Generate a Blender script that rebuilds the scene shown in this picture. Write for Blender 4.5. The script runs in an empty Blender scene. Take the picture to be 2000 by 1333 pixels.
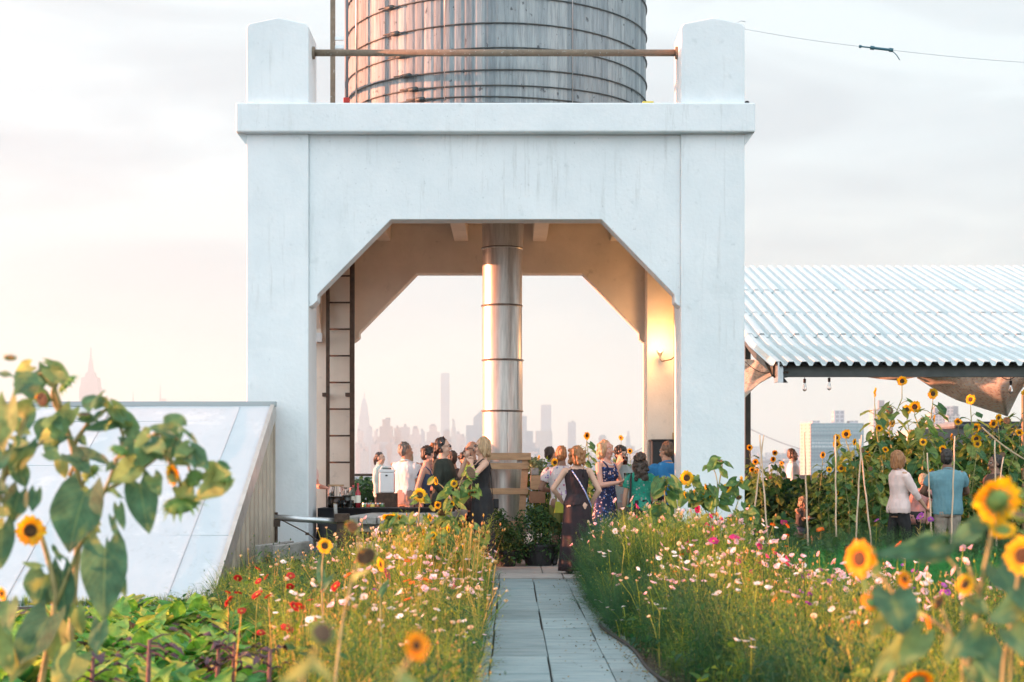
import bpy, math, random
import numpy as np
from mathutils import Vector, Matrix, noise, Quaternion
R = random.Random(11)
NR = np.random.default_rng(5)
F, CZ, HY, XC = 3000.0, 1.36, 920.0, 1000.0
PI = math.pi
sc = bpy.context.scene
COL = sc.collection
def P(px, py, Y): return Vector(((px-XC)*Y/F, Y, CZ-(py-HY)*Y/F))
def PX(px, Y): return (px-XC)*Y/F
def PZ(py, Y): return CZ-(py-HY)*Y/F
# ------------------------------------------------------------------ materials
def nd(nt, t, **kw):
    n = nt.nodes.new(t)
    for k, v in kw.items():
        if k.startswith('i_'):
            n.inputs[int(k[2:]) if k[2:].isdigit() else k[2:].replace('_', ' ')].default_value = v
        else: setattr(n, k, v)
    return n
def c4(c): return (c[0], c[1], c[2], 1.0)
def ramp(nt, stops, fac=None, interp='LINEAR'):
    r = nt.nodes.new('ShaderNodeValToRGB'); e = r.color_ramp.elements; r.color_ramp.interpolation = interp
    while len(e) < len(stops): e.new(0.5)
    for el, (p, c) in zip(e, stops): el.position = p; el.color = c4(c)
    if fac is not None: nt.links.new(fac, r.inputs[0])
    return r
def newmat(name):
    m = bpy.data.materials.new(name); m.use_nodes = True
    nt = m.node_tree; nt.nodes.clear()
    out = nt.nodes.new('ShaderNodeOutputMaterial'); b = nt.nodes.new('ShaderNodeBsdfPrincipled')
    nt.links.new(b.outputs[0], out.inputs[0])
    return m, nt, b, out
def coords(nt, kind='Object', scale=(1,1,1)):
    tc = nt.nodes.new('ShaderNodeTexCoord'); mp = nt.nodes.new('ShaderNodeMapping'); mp.inputs['Scale'].default_value = scale
    nt.links.new(tc.outputs[kind], mp.inputs[0]); return mp.outputs[0]
def mat(name, col, col2=None, rough=0.7, metal=0.0, scale=4.0, stretch=(1,1,1), bump=0.0, bscale=None, spec=None, spots=None, detail=6, lo=.35, hi=.65, alpha=None, coat=0, streak=None):
    m, nt, b, out = newmat(name)
    v = coords(nt, 'Object', stretch)
    n = nd(nt, 'ShaderNodeTexNoise', i_Scale=scale, i_Detail=detail, i_Roughness=.62); nt.links.new(v, n.inputs['Vector'])
    r = ramp(nt, [(lo, col), (hi, col2 or col)], n.outputs[0]); c = r.outputs[0]
    if spots:
        for (scol, ssc, slo, shi, samt) in spots:
            n2 = nd(nt, 'ShaderNodeTexNoise', i_Scale=ssc, i_Detail=8, i_Roughness=.72); nt.links.new(v, n2.inputs['Vector'])
            r2 = ramp(nt, [(slo, (0,0,0)), (shi, (samt,)*3)], n2.outputs[0])
            mx = nd(nt, 'ShaderNodeMix', data_type='RGBA'); nt.links.new(r2.outputs[0], mx.inputs[0]); nt.links.new(c, mx.inputs[6]); mx.inputs[7].default_value = c4(scol)
            c = mx.outputs[2]
    if streak:
        vs_ = coords(nt, 'Object', (5, 5, .35)); n3 = nd(nt, 'ShaderNodeTexNoise', i_Scale=2.2, i_Detail=8, i_Roughness=.7); nt.links.new(vs_, n3.inputs['Vector'])
        r3 = ramp(nt, [(.55, (0,0,0)), (.75, (.55,)*3)], n3.outputs[0]); n4 = nd(nt, 'ShaderNodeTexNoise', i_Scale=.8, i_Detail=3); nt.links.new(v, n4.inputs['Vector']); r4 = ramp(nt, [(.42, (0,0,0)), (.62, (1,1,1))], n4.outputs[0])
        mm = nd(nt, 'ShaderNodeMix', data_type='RGBA', blend_type='MULTIPLY', i_0=1.0); nt.links.new(r3.outputs[0], mm.inputs[6]); nt.links.new(r4.outputs[0], mm.inputs[7])
        mx = nd(nt, 'ShaderNodeMix', data_type='RGBA'); nt.links.new(mm.outputs[2], mx.inputs[0]); nt.links.new(c, mx.inputs[6]); mx.inputs[7].default_value = c4(streak); c = mx.outputs[2]
    nt.links.new(c, b.inputs['Base Color'])
    b.inputs['Roughness'].default_value = rough; b.inputs['Metallic'].default_value = metal
    if spec is not None: b.inputs['Specular IOR Level'].default_value = spec
    if coat: b.inputs['Coat Weight'].default_value = coat
    if bump:
        nb = nd(nt, 'ShaderNodeTexNoise', i_Scale=bscale or scale*6, i_Detail=5); nt.links.new(v, nb.inputs['Vector'])
        bp = nd(nt, 'ShaderNodeBump', i_Strength=bump, i_Distance=.01); nt.links.new(nb.outputs[0], bp.inputs['Height']); nt.links.new(bp.outputs[0], b.inputs['Normal'])
    return m
def leafmat(name, cols, trans=.35, rough=.6, veins=False, attr=True, spotcol=None):
    """foliage: hue from a per-leaf random attribute, thin translucent blade"""
    m, nt, b, out = newmat(name)
    if attr: a = nd(nt, 'ShaderNodeAttribute', attribute_name='rnd'); fac = a.outputs['Fac']
    else: a = nd(nt, 'ShaderNodeObjectInfo'); fac = a.outputs['Random']
    st = [(i/max(1, len(cols)-1), c) for i, c in enumerate(cols)]
    r = ramp(nt, st, fac); c = r.outputs[0]
    n = nd(nt, 'ShaderNodeTexNoise', i_Scale=18.0, i_Detail=3); nt.links.new(coords(nt), n.inputs['Vector'])
    hs = nd(nt, 'ShaderNodeHueSaturation'); mr = nd(nt, 'ShaderNodeMapRange', i_1=.3, i_2=.7, i_3=.65, i_4=1.35)
    nt.links.new(n.outputs[0], mr.inputs[0]); nt.links.new(mr.outputs[0], hs.inputs['Value']); nt.links.new(c, hs.inputs['Color']); c = hs.outputs[0]
    if spotcol:
        n2 = nd(nt, 'ShaderNodeTexNoise', i_Scale=9.0, i_Detail=4); nt.links.new(coords(nt), n2.inputs['Vector'])
        r2 = ramp(nt, [(.56, (0,0,0)), (.68, (1,1,1))], n2.outputs[0]); mx = nd(nt, 'ShaderNodeMix', data_type='RGBA')
        nt.links.new(r2.outputs[0], mx.inputs[0]); nt.links.new(c, mx.inputs[6]); mx.inputs[7].default_value = c4(spotcol); c = mx.outputs[2]
    if veins:
        uv = nd(nt, 'ShaderNodeUVMap'); sp = nd(nt, 'ShaderNodeSeparateXYZ'); nt.links.new(uv.outputs[0], sp.inputs[0])
        ab = nd(nt, 'ShaderNodeMath', operation='ABSOLUTE'); s1 = nd(nt, 'ShaderNodeMath', operation='SUBTRACT', i_1=.5); nt.links.new(sp.outputs[1], s1.inputs[0]); nt.links.new(s1.outputs[0], ab.inputs[0])
        rm = ramp(nt, [(.0, (1,1,1)), (.035, (0,0,0))], ab.outputs[0])
        k = nd(nt, 'ShaderNodeMath', operation='MULTIPLY_ADD', i_1=-.9); nt.links.new(ab.outputs[0], k.inputs[0]); nt.links.new(sp.outputs[0], k.inputs[2])
        k2 = nd(nt, 'ShaderNodeMath', operation='MULTIPLY', i_1=8.0); nt.links.new(k.outputs[0], k2.inputs[0])
        fr = nd(nt, 'ShaderNodeMath', operation='PINGPONG', i_1=.5); nt.links.new(k2.outputs[0], fr.inputs[0])
        rs = ramp(nt, [(.0, (.55,)*3), (.07, (0,0,0))], fr.outputs[0])
        ad = nd(nt, 'ShaderNodeMath', operation='MAXIMUM'); nt.links.new(rm.outputs[0], ad.inputs[0]); nt.links.new(rs.outputs[0], ad.inputs[1])
        mf = nd(nt, 'ShaderNodeMath', operation='MULTIPLY', i_1=.45); nt.links.new(ad.outputs[0], mf.inputs[0])
        mx = nd(nt, 'ShaderNodeMix', data_type='RGBA'); nt.links.new(mf.outputs[0], mx.inputs[0]); nt.links.new(c, mx.inputs[6]); mx.inputs[7].default_value = (.30,.42,.14,1); c = mx.outputs[2]
        bp = nd(nt, 'ShaderNodeBump', i_Strength=.5, i_Distance=.004); nt.links.new(ad.outputs[0], bp.inputs['Height']); nt.links.new(bp.outputs[0], b.inputs['Normal'])
    nt.links.new(c, b.inputs['Base Color']); b.inputs['Roughness'].default_value = rough; b.inputs['Specular IOR Level'].default_value = .3
    t = nt.nodes.new('ShaderNodeBsdfTranslucent'); hs2 = nd(nt, 'ShaderNodeHueSaturation', i_Saturation=1.15, i_Value=1.7); hs2.inputs['Hue'].default_value = .485
    nt.links.new(c, hs2.inputs['Color']); nt.links.new(hs2.outputs[0], t.inputs[0])
    ms = nd(nt, 'ShaderNodeMixShader', i_0=trans); nt.links.new(b.outputs[0], ms.inputs[1]); nt.links.new(t.outputs[0], ms.inputs[2]); nt.links.new(ms.outputs[0], out.inputs[0])
    return m
# ------------------------------------------------------------------ objects
def setp(o, label=None, cat=None, group=None, kind=None):
    if label: o['label'] = label
    if cat: o['category'] = cat
    if group: o['group'] = group
    if kind: o['kind'] = kind
    return o
def empty(name, loc, label=None, cat=None, group=None, rz=0):
    o = bpy.data.objects.new(name, None); COL.objects.link(o); o.location = loc; o.rotation_euler = (0, 0, rz); o.empty_display_size = .1
    return setp(o, label, cat, group)
def copy_tree(o, parent=None):
    c = o.copy(); COL.objects.link(c)
    c.parent = parent
    for ch in list(o.children): copy_tree(ch, c)
    return c
def link(name, me, mats, parent=None, loc=None, smooth=True):
    for m in (mats if isinstance(mats, (list, tuple)) else [mats]): me.materials.append(m)
    if smooth: me.polygons.foreach_set('use_smooth', [True]*len(me.polygons))
    o = bpy.data.objects.new(name, me); COL.objects.link(o)
    if parent is not None: o.parent = parent
    if loc is not None: o.location = loc
    return o
class Geo:
    def __init__(s): s.v = []; s.f = []; s.m = []; s.uv = []; s.r = []; s.rnd = 0.0; s.o = Vector((0,0,0))
    def add(s, vs, fs, m=0, uvs=None):
        b = len(s.v); s.v += [tuple(Vector(q)) for q in vs]; s.f += [tuple(b+i for i in f) for f in fs]; s.m += [m]*len(fs)
        s.uv += uvs if uvs else [(0,0)]*len(vs); s.r += [s.rnd]*len(vs); return b
    def box(s, x0, x1, y0, y1, z0, z1, m=0):
        s.add([(x0,y0,z0),(x1,y0,z0),(x1,y1,z0),(x0,y1,z0),(x0,y0,z1),(x1,y0,z1),(x1,y1,z1),(x0,y1,z1)],
              [(0,3,2,1),(4,5,6,7),(0,1,5,4),(1,2,6,5),(2,3,7,6),(3,0,4,7)], m)
    def obox(s, c, sx, sy, sz, mtx=None, m=0):
        M = mtx or Matrix.Identity(3); c = Vector(c)
        s.add([c+M@Vector((x*sx/2,y*sy/2,z*sz/2)) for z in (-1,1) for x,y in ((-1,-1),(1,-1),(1,1),(-1,1))],
              [(0,3,2,1),(4,5,6,7),(0,1,5,4),(1,2,6,5),(2,3,7,6),(3,0,4,7)], m)
    def bar(s, a, b, w, d, m=0, up=(0,0,1)):
        a = Vector(a); b = Vector(b); L = (b-a).length; z = (b-a).normalized(); x = z.cross(Vector(up))
        if x.length < 1e-4: x = Vector((1,0,0))
        x.normalize(); y = z.cross(x); s.obox((a+b)/2, w, d, L, Matrix((x,y,z)).transposed(), m)
    def prism(s, poly, y0, y1, axis='Y', m=0):
        n = len(poly)
        mk = (lambda p, d: (p[0], d, p[1])) if axis == 'Y' else ((lambda p, d: (d, p[0], p[1])) if axis == 'X' else (lambda p, d: (p[0], p[1], d)))
        vs = [mk(p, y0) for p in poly]+[mk(p, y1) for p in poly]
        s.add(vs, [tuple(range(n))[::-1], tuple(range(n, 2*n))]+[(i, (i+1) % n, n+(i+1) % n, n+i) for i in range(n)], m)
    def tube(s, pts, rad, n=8, m=0, cap=True, squash=None):
        pts = [Vector(p) for p in pts]; k = len(pts)
        if not isinstance(rad, (list, tuple)): rad = [rad]*k
        vs = []; prev = None
        for i, p in enumerate(pts):
            t = (pts[min(i+1, k-1)]-pts[max(i-1, 0)])
            if t.length < 1e-9: t = Vector((0,0,1))
            t.normalize()
            if prev is None: x = t.cross(Vector((0,1,.01)) if abs(t.y) < .9 else Vector((1,0,0)))
            else: x = prev-t*prev.dot(t)
            x.normalize(); prev = x; y = t.cross(x)
            for j in range(n):
                a = 2*PI*j/n; vs.append(p+x*math.cos(a)*rad[i]+y*math.sin(a)*rad[i])
        fs = [(i*n+j, i*n+(j+1) % n, (i+1)*n+(j+1) % n, (i+1)*n+j) for i in range(k-1) for j in range(n)]
        if cap: fs += [tuple(range(n))[::-1], tuple((k-1)*n+j for j in range(n))]
        s.add(vs, fs, m)
    def lathe(s, prof, c, n=24, m=0, mtx=None):
        c = Vector(c); M = mtx or Matrix.Identity(3); vs = []
        for r, z in prof:
            for j in range(n): a = 2*PI*j/n; vs.append(c+M@Vector((r*math.cos(a), r*math.sin(a), z)))
        k = len(prof); s.add(vs, [(i*n+j, i*n+(j+1) % n, (i+1)*n+(j+1) % n, (i+1)*n+j) for i in range(k-1) for j in range(n)], m)
    def ball(s, c, rx, ry=None, rz=None, n=12, k=8, m=0, mtx=None):
        ry = ry or rx; rz = rz or rx; c = Vector(c); M = mtx or Matrix.Identity(3)
        vs = [c+M@Vector((0,0,-rz))]
        for i in range(1, k):
            t = -PI/2+PI*i/k
            for j in range(n): a = 2*PI*j/n; vs.append(c+M@Vector((rx*math.cos(t)*math.cos(a), ry*math.cos(t)*math.sin(a), rz*math.sin(t))))
        vs.append(c+M@Vector((0,0,rz))); T = len(vs)-1
        fs = [(0, 1+(j+1) % n, 1+j) for j in range(n)]
        fs += [(1+i*n+j, 1+i*n+(j+1) % n, 1+(i+1)*n+(j+1) % n, 1+(i+1)*n+j) for i in range(k-2) for j in range(n)]
        fs += [(T, 1+(k-2)*n+j, 1+(k-2)*n+(j+1) % n) for j in range(n)]
        s.add(vs, fs, m)
    def capsule(s, a, b, r0, r1, n=10):
        a = Vector(a); b = Vector(b); s.tube([a, b], [r0, r1], n); s.ball(a, r0, n=n, k=6); s.ball(b, r1, n=n, k=6)
    def grid(s, fn, nu, nv, m=0, uvf=None):
        vs = [fn(i/nu, j/nv) for i in range(nu+1) for j in range(nv+1)]
        uvs = [(i/nu, j/nv) for i in range(nu+1) for j in range(nv+1)]
        s.add(vs, [(i*(nv+1)+j, (i+1)*(nv+1)+j, (i+1)*(nv+1)+j+1, i*(nv+1)+j+1) for i in range(nu) for j in range(nv)], m, uvs)
    def xf(s, M, start=0):
        for i in range(start, len(s.v)): s.v[i] = tuple(M@Vector(s.v[i]))
    def mesh(s, name='m'):
        me = bpy.data.meshes.new(name); me.from_pydata(s.v, [], s.f); me.update()
        if max(s.m, default=0): me.polygons.foreach_set('material_index', s.m)
        if any(u != (0,0) for u in s.uv):
            ul = me.uv_layers.new(name='UVMap'); li = np.empty(len(me.loops), dtype=np.int32); me.loops.foreach_get('vertex_index', li)
            ul.data.foreach_set('uv', np.array(s.uv, dtype=np.float32)[li].ravel())
        if any(s.r):
            a = me.attributes.new('rnd', 'FLOAT', 'POINT'); a.data.foreach_set('value', s.r)
        return me
    def build(s, name, mats, parent=None, loc=None, smooth=False, bevel=0, world=True):
        """vertices are in world space; moved into the parent's frame when the parent sits elsewhere"""
        me = s.mesh(name)
        if parent is not None and world:
            bpy_m = pmat(parent).inverted(); me.transform(bpy_m)
        o = link(name, me, mats, parent, loc, smooth)
        if bevel:
            b = o.modifiers.new('Bevel', 'BEVEL'); b.width = bevel; b.segments = 2; b.limit_method = 'ANGLE'; b.angle_limit = math.radians(40)
        return o
def pmat(o):
    M = Matrix.LocRotScale(o.location, o.rotation_euler, o.scale)
    return pmat(o.parent)@M if o.parent else M
def remesh(g, voxel, smooth=2, fac=.5):
    me = g.mesh('tmp'); o = bpy.data.objects.new('tmp', me); COL.objects.link(o)
    r = o.modifiers.new('r', 'REMESH'); r.mode = 'VOXEL'; r.voxel_size = voxel
    if smooth: sm = o.modifiers.new('s', 'SMOOTH'); sm.iterations = smooth; sm.factor = fac
    dg = bpy.context.evaluated_depsgraph_get(); dg.update()
    out = bpy.data.meshes.new_from_object(o.evaluated_get(dg)); bpy.data.objects.remove(o); bpy.data.meshes.remove(me)
    return out
def ndisp(me, amp, sx, sy, sz, seed=0):
    n = len(me.vertices); co = np.empty(n*3); me.vertices.foreach_get('co', co); co = co.reshape(-1, 3); no = np.empty(n*3); me.vertices.foreach_get('normal', no); no = no.reshape(-1, 3)
    d = np.array([noise.noise((c[0]*sx+seed, c[1]*sy, c[2]*sz)) for c in co])*amp
    me.vertices.foreach_set('co', (co+no*d[:, None]).ravel()); me.update()
# -------- numpy scatter of small prototypes into one mesh (mass vegetation)
def proto(g): return (np.array(g.v, dtype=np.float64), g.f, np.array(g.uv), g.m)
class Scatter:
    def __init__(s): s.V = []; s.L = []; s.C = []; s.M = []; s.U = []; s.Rn = []; s.n = 0
    def put(s, pr, pos, rot, scl, rnd, moff=0):
        """pos (k,3), rot (k,3,3), scl (k,) or (k,3), rnd (k,)"""
        v, f, uv, mi = pr; k = len(pos)
        if k == 0: return
        scl = np.asarray(scl); scl = scl[:, None] if scl.ndim == 1 else scl
        W = np.einsum('kij,knj->kni', rot, v[None]*scl[:, None, :])+pos[:, None, :]
        fl = np.array([i for q in f for i in q]); cn = np.array([len(q) for q in f]); nv = len(v)
        s.V.append(W.reshape(-1, 3)); s.L.append((fl[None]+(np.arange(k)*nv)[:, None]+s.n).ravel()); s.C.append(np.tile(cn, k))
        s.M.append(np.tile(np.array(mi)+moff, k)); s.U.append(np.tile(uv, (k, 1))); s.Rn.append(np.repeat(rnd, nv)); s.n += k*nv
    def mesh(s, name):
        V = np.concatenate(s.V); L = np.concatenate(s.L).astype(np.int32); C = np.concatenate(s.C).astype(np.int32); M = np.concatenate(s.M).astype(np.int32)
        me = bpy.data.meshes.new(name); me.vertices.add(len(V)); me.vertices.foreach_set('co', V.ravel().astype(np.float32))
        me.loops.add(len(L)); me.loops.foreach_set('vertex_index', L); me.polygons.add(len(C))
        st = np.zeros(len(C), dtype=np.int32); st[1:] = np.cumsum(C)[:-1]; me.polygons.foreach_set('loop_start', st); me.polygons.foreach_set('material_index', M)
        me.update(calc_edges=True)
        a = me.attributes.new('rnd', 'FLOAT', 'POINT'); a.data.foreach_set('value', np.concatenate(s.Rn).astype(np.float32))
        U = np.concatenate(s.U)
        if U.any(): ul = me.uv_layers.new(name='UVMap'); ul.data.foreach_set('uv', U[L].astype(np.float32).ravel())
        return me
def rots(k, tilt=.3, yaw=None):
    """random yaw, lean by up to tilt"""
    y = NR.uniform(0, 2*PI, k) if yaw is None else yaw; t = NR.normal(0, tilt, k); a = NR.uniform(0, 2*PI, k)
    cz, sz = np.cos(y), np.sin(y); Z = np.zeros(k); O = np.ones(k)
    Rz = np.stack([cz, -sz, Z, sz, cz, Z, Z, Z, O], 1).reshape(k, 3, 3)
    ax = np.stack([np.cos(a), np.sin(a), Z], 1); K = np.stack([Z, -ax[:, 2], ax[:, 1], ax[:, 2], Z, -ax[:, 0], -ax[:, 1], ax[:, 0], Z], 1).reshape(k, 3, 3)
    s_, c_ = np.sin(t)[:, None, None], np.cos(t)[:, None, None]
    Rt = np.eye(3)[None]+s_*K+(1-c_)*(K@K)
    return Rt@Rz
def place(name, g, loc, **kw): pass
# ------------------------------------------------------------------ camera
cam = bpy.data.cameras.new('camera'); co = bpy.data.objects.new('camera', cam); COL.objects.link(co); sc.camera = co
co.location = (0, 0, CZ); co.rotation_euler = (PI/2, 0, 0); cam.sensor_width = 36; cam.lens = 54.0
cam.shift_y = (HY-666.5)/2000.0; cam.clip_start = .05; cam.clip_end = 40000
cam.dof.use_dof = True; cam.dof.focus_distance = 20.5; cam.dof.aperture_fstop = 2.8
# ------------------------------------------------------------------ light
SUN_EL, SUN_DIR = math.radians(4.2), Vector((-.999, .045, 0)).normalized()
sd = (SUN_DIR*math.cos(SUN_EL)+Vector((0,0,math.sin(SUN_EL))))
sl = bpy.data.lights.new('sun', 'SUN'); so = bpy.data.objects.new('sun', sl); COL.objects.link(so)
so.rotation_mode = 'QUATERNION'; so.rotation_quaternion = sd.to_track_quat('Z', 'Y'); sl.energy = 5.0; sl.angle = math.radians(.6); sl.color = (1.0, .35, .18)
W = bpy.data.worlds.new('World'); sc.world = W; W.use_nodes = True; nt = W.node_tree; nt.nodes.clear()
wo = nt.nodes.new('ShaderNodeOutputWorld'); bg = nt.nodes.new('ShaderNodeBackground'); nt.links.new(bg.outputs[0], wo.inputs[0]); bg.inputs[1].default_value = .1
sky = nt.nodes.new('ShaderNodeTexSky'); sky.sky_type = 'NISHITA'; sky.sun_disc = False; sky.sun_elevation = SUN_EL; sky.sun_rotation = math.atan2(SUN_DIR.x, SUN_DIR.y)
tc = nt.nodes.new('ShaderNodeTexCoord'); sp = nt.nodes.new('ShaderNodeSeparateXYZ'); nt.links.new(tc.outputs['Generated'], sp.inputs[0])
base = ramp(nt, [(0, (3.0, 2.78, 2.5)), (.05, (3.0, 2.88, 2.6)), (.11, (2.5, 2.56, 2.52)), (.2, (2.42, 2.66, 2.77)), (1, (2.45, 2.8, 2.95))], sp.outputs[2])
mp = nt.nodes.new('ShaderNodeMapping'); mp.inputs['Scale'].default_value = (1, 1, 4.5); mp.inputs['Location'].default_value = (3.1, 1.7, .3); nt.links.new(tc.outputs['Generated'], mp.inputs[0])
n1 = nd(nt, 'ShaderNodeTexNoise', i_Scale=3.0, i_Detail=8, i_Roughness=.55, i_Distortion=.6); nt.links.new(mp.outputs[0], n1.inputs['Vector'])
cf = ramp(nt, [(.44, (0,0,0)), (.50, (.45,)*3), (.62, (1,1,1))], n1.outputs[0])
el = ramp(nt, [(.045, (.12,)*3), (.13, (1,1,1))], sp.outputs[2]); mu = nd(nt, 'ShaderNodeMath', operation='MULTIPLY'); nt.links.new(cf.outputs[0], mu.inputs[0]); nt.links.new(el.outputs[0], mu.inputs[1])
mu2 = nd(nt, 'ShaderNodeMath', operation='MULTIPLY', i_1=.62); nt.links.new(mu.outputs[0], mu2.inputs[0])
mx = nd(nt, 'ShaderNodeMix', data_type='RGBA'); nt.links.new(mu2.outputs[0], mx.inputs[0]); nt.links.new(base.outputs[0], mx.inputs[6]); mx.inputs[7].default_value = (1.70, 1.83, 2.00, 1)
# added glow overhead and behind the camera lights the tower, clear sky mixes through it
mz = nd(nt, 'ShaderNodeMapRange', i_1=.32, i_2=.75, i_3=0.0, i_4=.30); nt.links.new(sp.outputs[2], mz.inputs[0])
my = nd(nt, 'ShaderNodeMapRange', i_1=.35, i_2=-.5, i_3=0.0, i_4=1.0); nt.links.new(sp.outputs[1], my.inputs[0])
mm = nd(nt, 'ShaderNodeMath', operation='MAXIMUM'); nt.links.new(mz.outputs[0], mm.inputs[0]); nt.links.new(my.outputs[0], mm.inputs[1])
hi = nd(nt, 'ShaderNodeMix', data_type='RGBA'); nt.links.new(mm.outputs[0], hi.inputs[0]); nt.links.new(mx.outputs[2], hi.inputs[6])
SKY_FILL = (4.75, 5.35, 5.75)
hi.inputs[7].default_value = c4(SKY_FILL)
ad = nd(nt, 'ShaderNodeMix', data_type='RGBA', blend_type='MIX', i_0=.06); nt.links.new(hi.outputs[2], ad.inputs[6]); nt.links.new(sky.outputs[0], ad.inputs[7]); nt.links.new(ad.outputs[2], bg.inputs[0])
sc.view_settings.view_transform = 'Standard'; sc.view_settings.look = 'None'; sc.view_settings.exposure = 1.95; sc.view_settings.gamma = 1
sc.cycles.volume_bounces = 2; sc.cycles.max_bounces = 7; sc.cycles.transparent_max_bounces = 8; sc.cycles.volume_max_steps = 64; sc.cycles.sample_clamp_indirect = 6
sc.cycles.caustics_reflective = False; sc.cycles.caustics_refractive = False
# ================================================================== common materials
M_conc = mat('painted concrete', (.72,.765,.78), (.65,.705,.725), rough=.78, scale=1.3, bump=.45, bscale=20,
             spots=[((.36,.42,.43), 5.5, .60, .76, .5), ((.14,.18,.18), 34, .63, .69, .8), ((.46,.52,.53), 1.1, .56, .78, .4)], streak=(.34,.36,.34))
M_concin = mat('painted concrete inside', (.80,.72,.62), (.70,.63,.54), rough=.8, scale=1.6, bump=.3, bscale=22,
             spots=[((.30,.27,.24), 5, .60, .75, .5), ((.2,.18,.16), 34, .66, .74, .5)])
M_slab = None
M_steel = mat('galvanised steel', (.42,.45,.46), (.55,.57,.58), rough=.35, metal=.85, scale=6, bump=.08)
M_dark = mat('dark iron', (.04,.026,.018), (.09,.055,.038), rough=.6, metal=.5, scale=20, bump=.2)
M_beam = mat('dark painted beam', (.05,.06,.055), (.075,.085,.08), rough=.5, scale=5, bump=.1)
M_rust = mat('rusty rail paint', (.16,.125,.09), (.22,.17,.12), rough=.7, scale=9, bump=.3, spots=[((.45,.5,.5), 26, .60, .66, .8)])
M_wood = mat('weathered wood', (.21,.195,.18), (.34,.32,.30), rough=.8, scale=3, stretch=(6,.6,6), bump=.4, bscale=8, spots=[((.09,.08,.075), 8, .6, .7, .7)])
M_palwood = mat('pallet wood', (.33,.20,.11), (.46,.29,.16), rough=.75, scale=4, stretch=(1.2,1,5), bump=.3, spots=[((.22,.15,.09), 14, .62, .7, .7)])
M_black = mat('black matte', (.012,.012,.014), (.02,.02,.022), rough=.6)
M_soil = mat('soil', (.045,.034,.026), (.10,.078,.06), rough=.95, scale=7, bump=1.0, bscale=30, spots=[((.2,.16,.12), 40, .6, .68, .7)])
M_white = mat('white plastic', (.75,.76,.76), rough=.4)
M_blue = mat('blue plastic', (.02,.07,.30), rough=.4)
M_roof = mat('white metal roof', (.60,.67,.68), (.54,.62,.64), rough=.42, scale=2.2, bump=.05, spots=[((.45,.50,.48), 9, .66, .78, .35)])
M_wedge = mat('white roof coating', (.50,.545,.575), (.455,.505,.54), rough=.75, scale=1.1, bump=.3, bscale=9, streak=(.30,.33,.34), spots=[((.33,.36,.37), 4, .60, .78, .5), ((.62,.64,.65), 1.7, .55, .62, .5)])
M_siding = mat('beige metal siding', (.40,.33,.26), (.50,.42,.33), rough=.5, scale=3, metal=.25, spots=[((.2,.19,.17), 6, .62, .78, .5)])
M_flash = mat('flashing metal', (.50,.46,.42), (.60,.56,.52), rough=.38, metal=.6, scale=4)
def glassmat(name, col, rough=.05, alpha=.35):
    m, nt, b, out = newmat(name); b.inputs['Base Color'].default_value = c4(col); b.inputs['Roughness'].default_value = rough
    b.inputs['Transmission Weight'].default_value = 1.0; b.inputs['IOR'].default_value = 1.2
    return m
M_glass = glassmat('clear glass', (.95,.97,.97))
M_tea = glassmat('amber drink', (.65,.22,.04))
# ================================================================== ground, path, tower floor
def structure(o): o['kind'] = 'structure'; return o
g = Geo(); g.grid(lambda u, v: (-60+120*u, -12+58*v, -.03+.02*noise.noise((u*90, v*60, 0))), 60, 60)
structure(g.build('ground', M_soil, smooth=True))
g = Geo(); g.box(-60, 60, 46.0, 46.4, -45, .35, 0); g.box(-60, 60, -12, -11.6, -45, -.05); g.box(-60, -59.6, -11.6, 46, -45, -.05); g.box(59.6, 60, -11.6, 46, -45, -.05)
setp(g.build('roof_parapet', M_wedge), 'long low white parapet wall closing off the far side of the roof', 'parapet')
def slabmat():
    m, nt, b, out = newmat('concrete paver')
    v = coords(nt, 'Object', (1, 1, 1))
    oi = nd(nt, 'ShaderNodeAttribute', attribute_name='rnd')
    n = nd(nt, 'ShaderNodeTexNoise', i_Scale=2.2, i_Detail=8, i_Roughness=.65); v2 = coords(nt, 'Object', (1, 4, 1)); nt.links.new(v2, n.inputs['Vector'])
    r = ramp(nt, [(.3, (.13,.18,.19)), (.5, (.205,.27,.285)), (.72, (.27,.315,.32))], n.outputs[0])
    hs = nd(nt, 'ShaderNodeHueSaturation'); mr = nd(nt, 'ShaderNodeMapRange', i_1=0.0, i_2=1.0, i_3=.82, i_4=1.12); nt.links.new(oi.outputs['Fac'], mr.inputs[0]); nt.links.new(mr.outputs[0], hs.inputs['Value'])
    nt.links.new(r.outputs[0], hs.inputs['Color'])
    n2 = nd(nt, 'ShaderNodeTexNoise', i_Scale=16.0, i_Detail=8, i_Roughness=.7); nt.links.new(v, n2.inputs['Vector']); r2 = ramp(nt, [(.6, (0,0,0)), (.72, (.6,)*3)], n2.outputs[0])
    mx = nd(nt, 'ShaderNodeMix', data_type='RGBA'); nt.links.new(r2.outputs[0], mx.inputs[0]); nt.links.new(hs.outputs[0], mx.inputs[6]); mx.inputs[7].default_value = (.13,.12,.10,1)
    nt.links.new(mx.outputs[2], b.inputs['Base Color']); b.inputs['Roughness'].default_value = .82
    bp = nd(nt, 'ShaderNodeBump', i_Strength=.5, i_Distance=.006); nt.links.new(n2.outputs[0], bp.inputs['Height']); nt.links.new(bp.outputs[0], b.inputs['Normal'])
    return m
M_slab = slabmat()
g = Geo()
for ci, (x0, x1) in enumerate(((-.55,-.155), (-.145,.255), (.265,.665), (.675,.94))):
    y = -2.0+.12*ci
    while y < 19.1:
        L = .93; y1 = min(y+L, 19.13); g.rnd = R.uniform(.01, 1)
        jz = R.uniform(-.004, .004); jx = R.uniform(-.006, .006)
        g.box(x0+jx, x1+jx, y+.004, y1-.004, -.02, jz+.012); y += L
structure(g.build('path', M_slab, bevel=.006))
g = Geo(); x = -3.4
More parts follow.
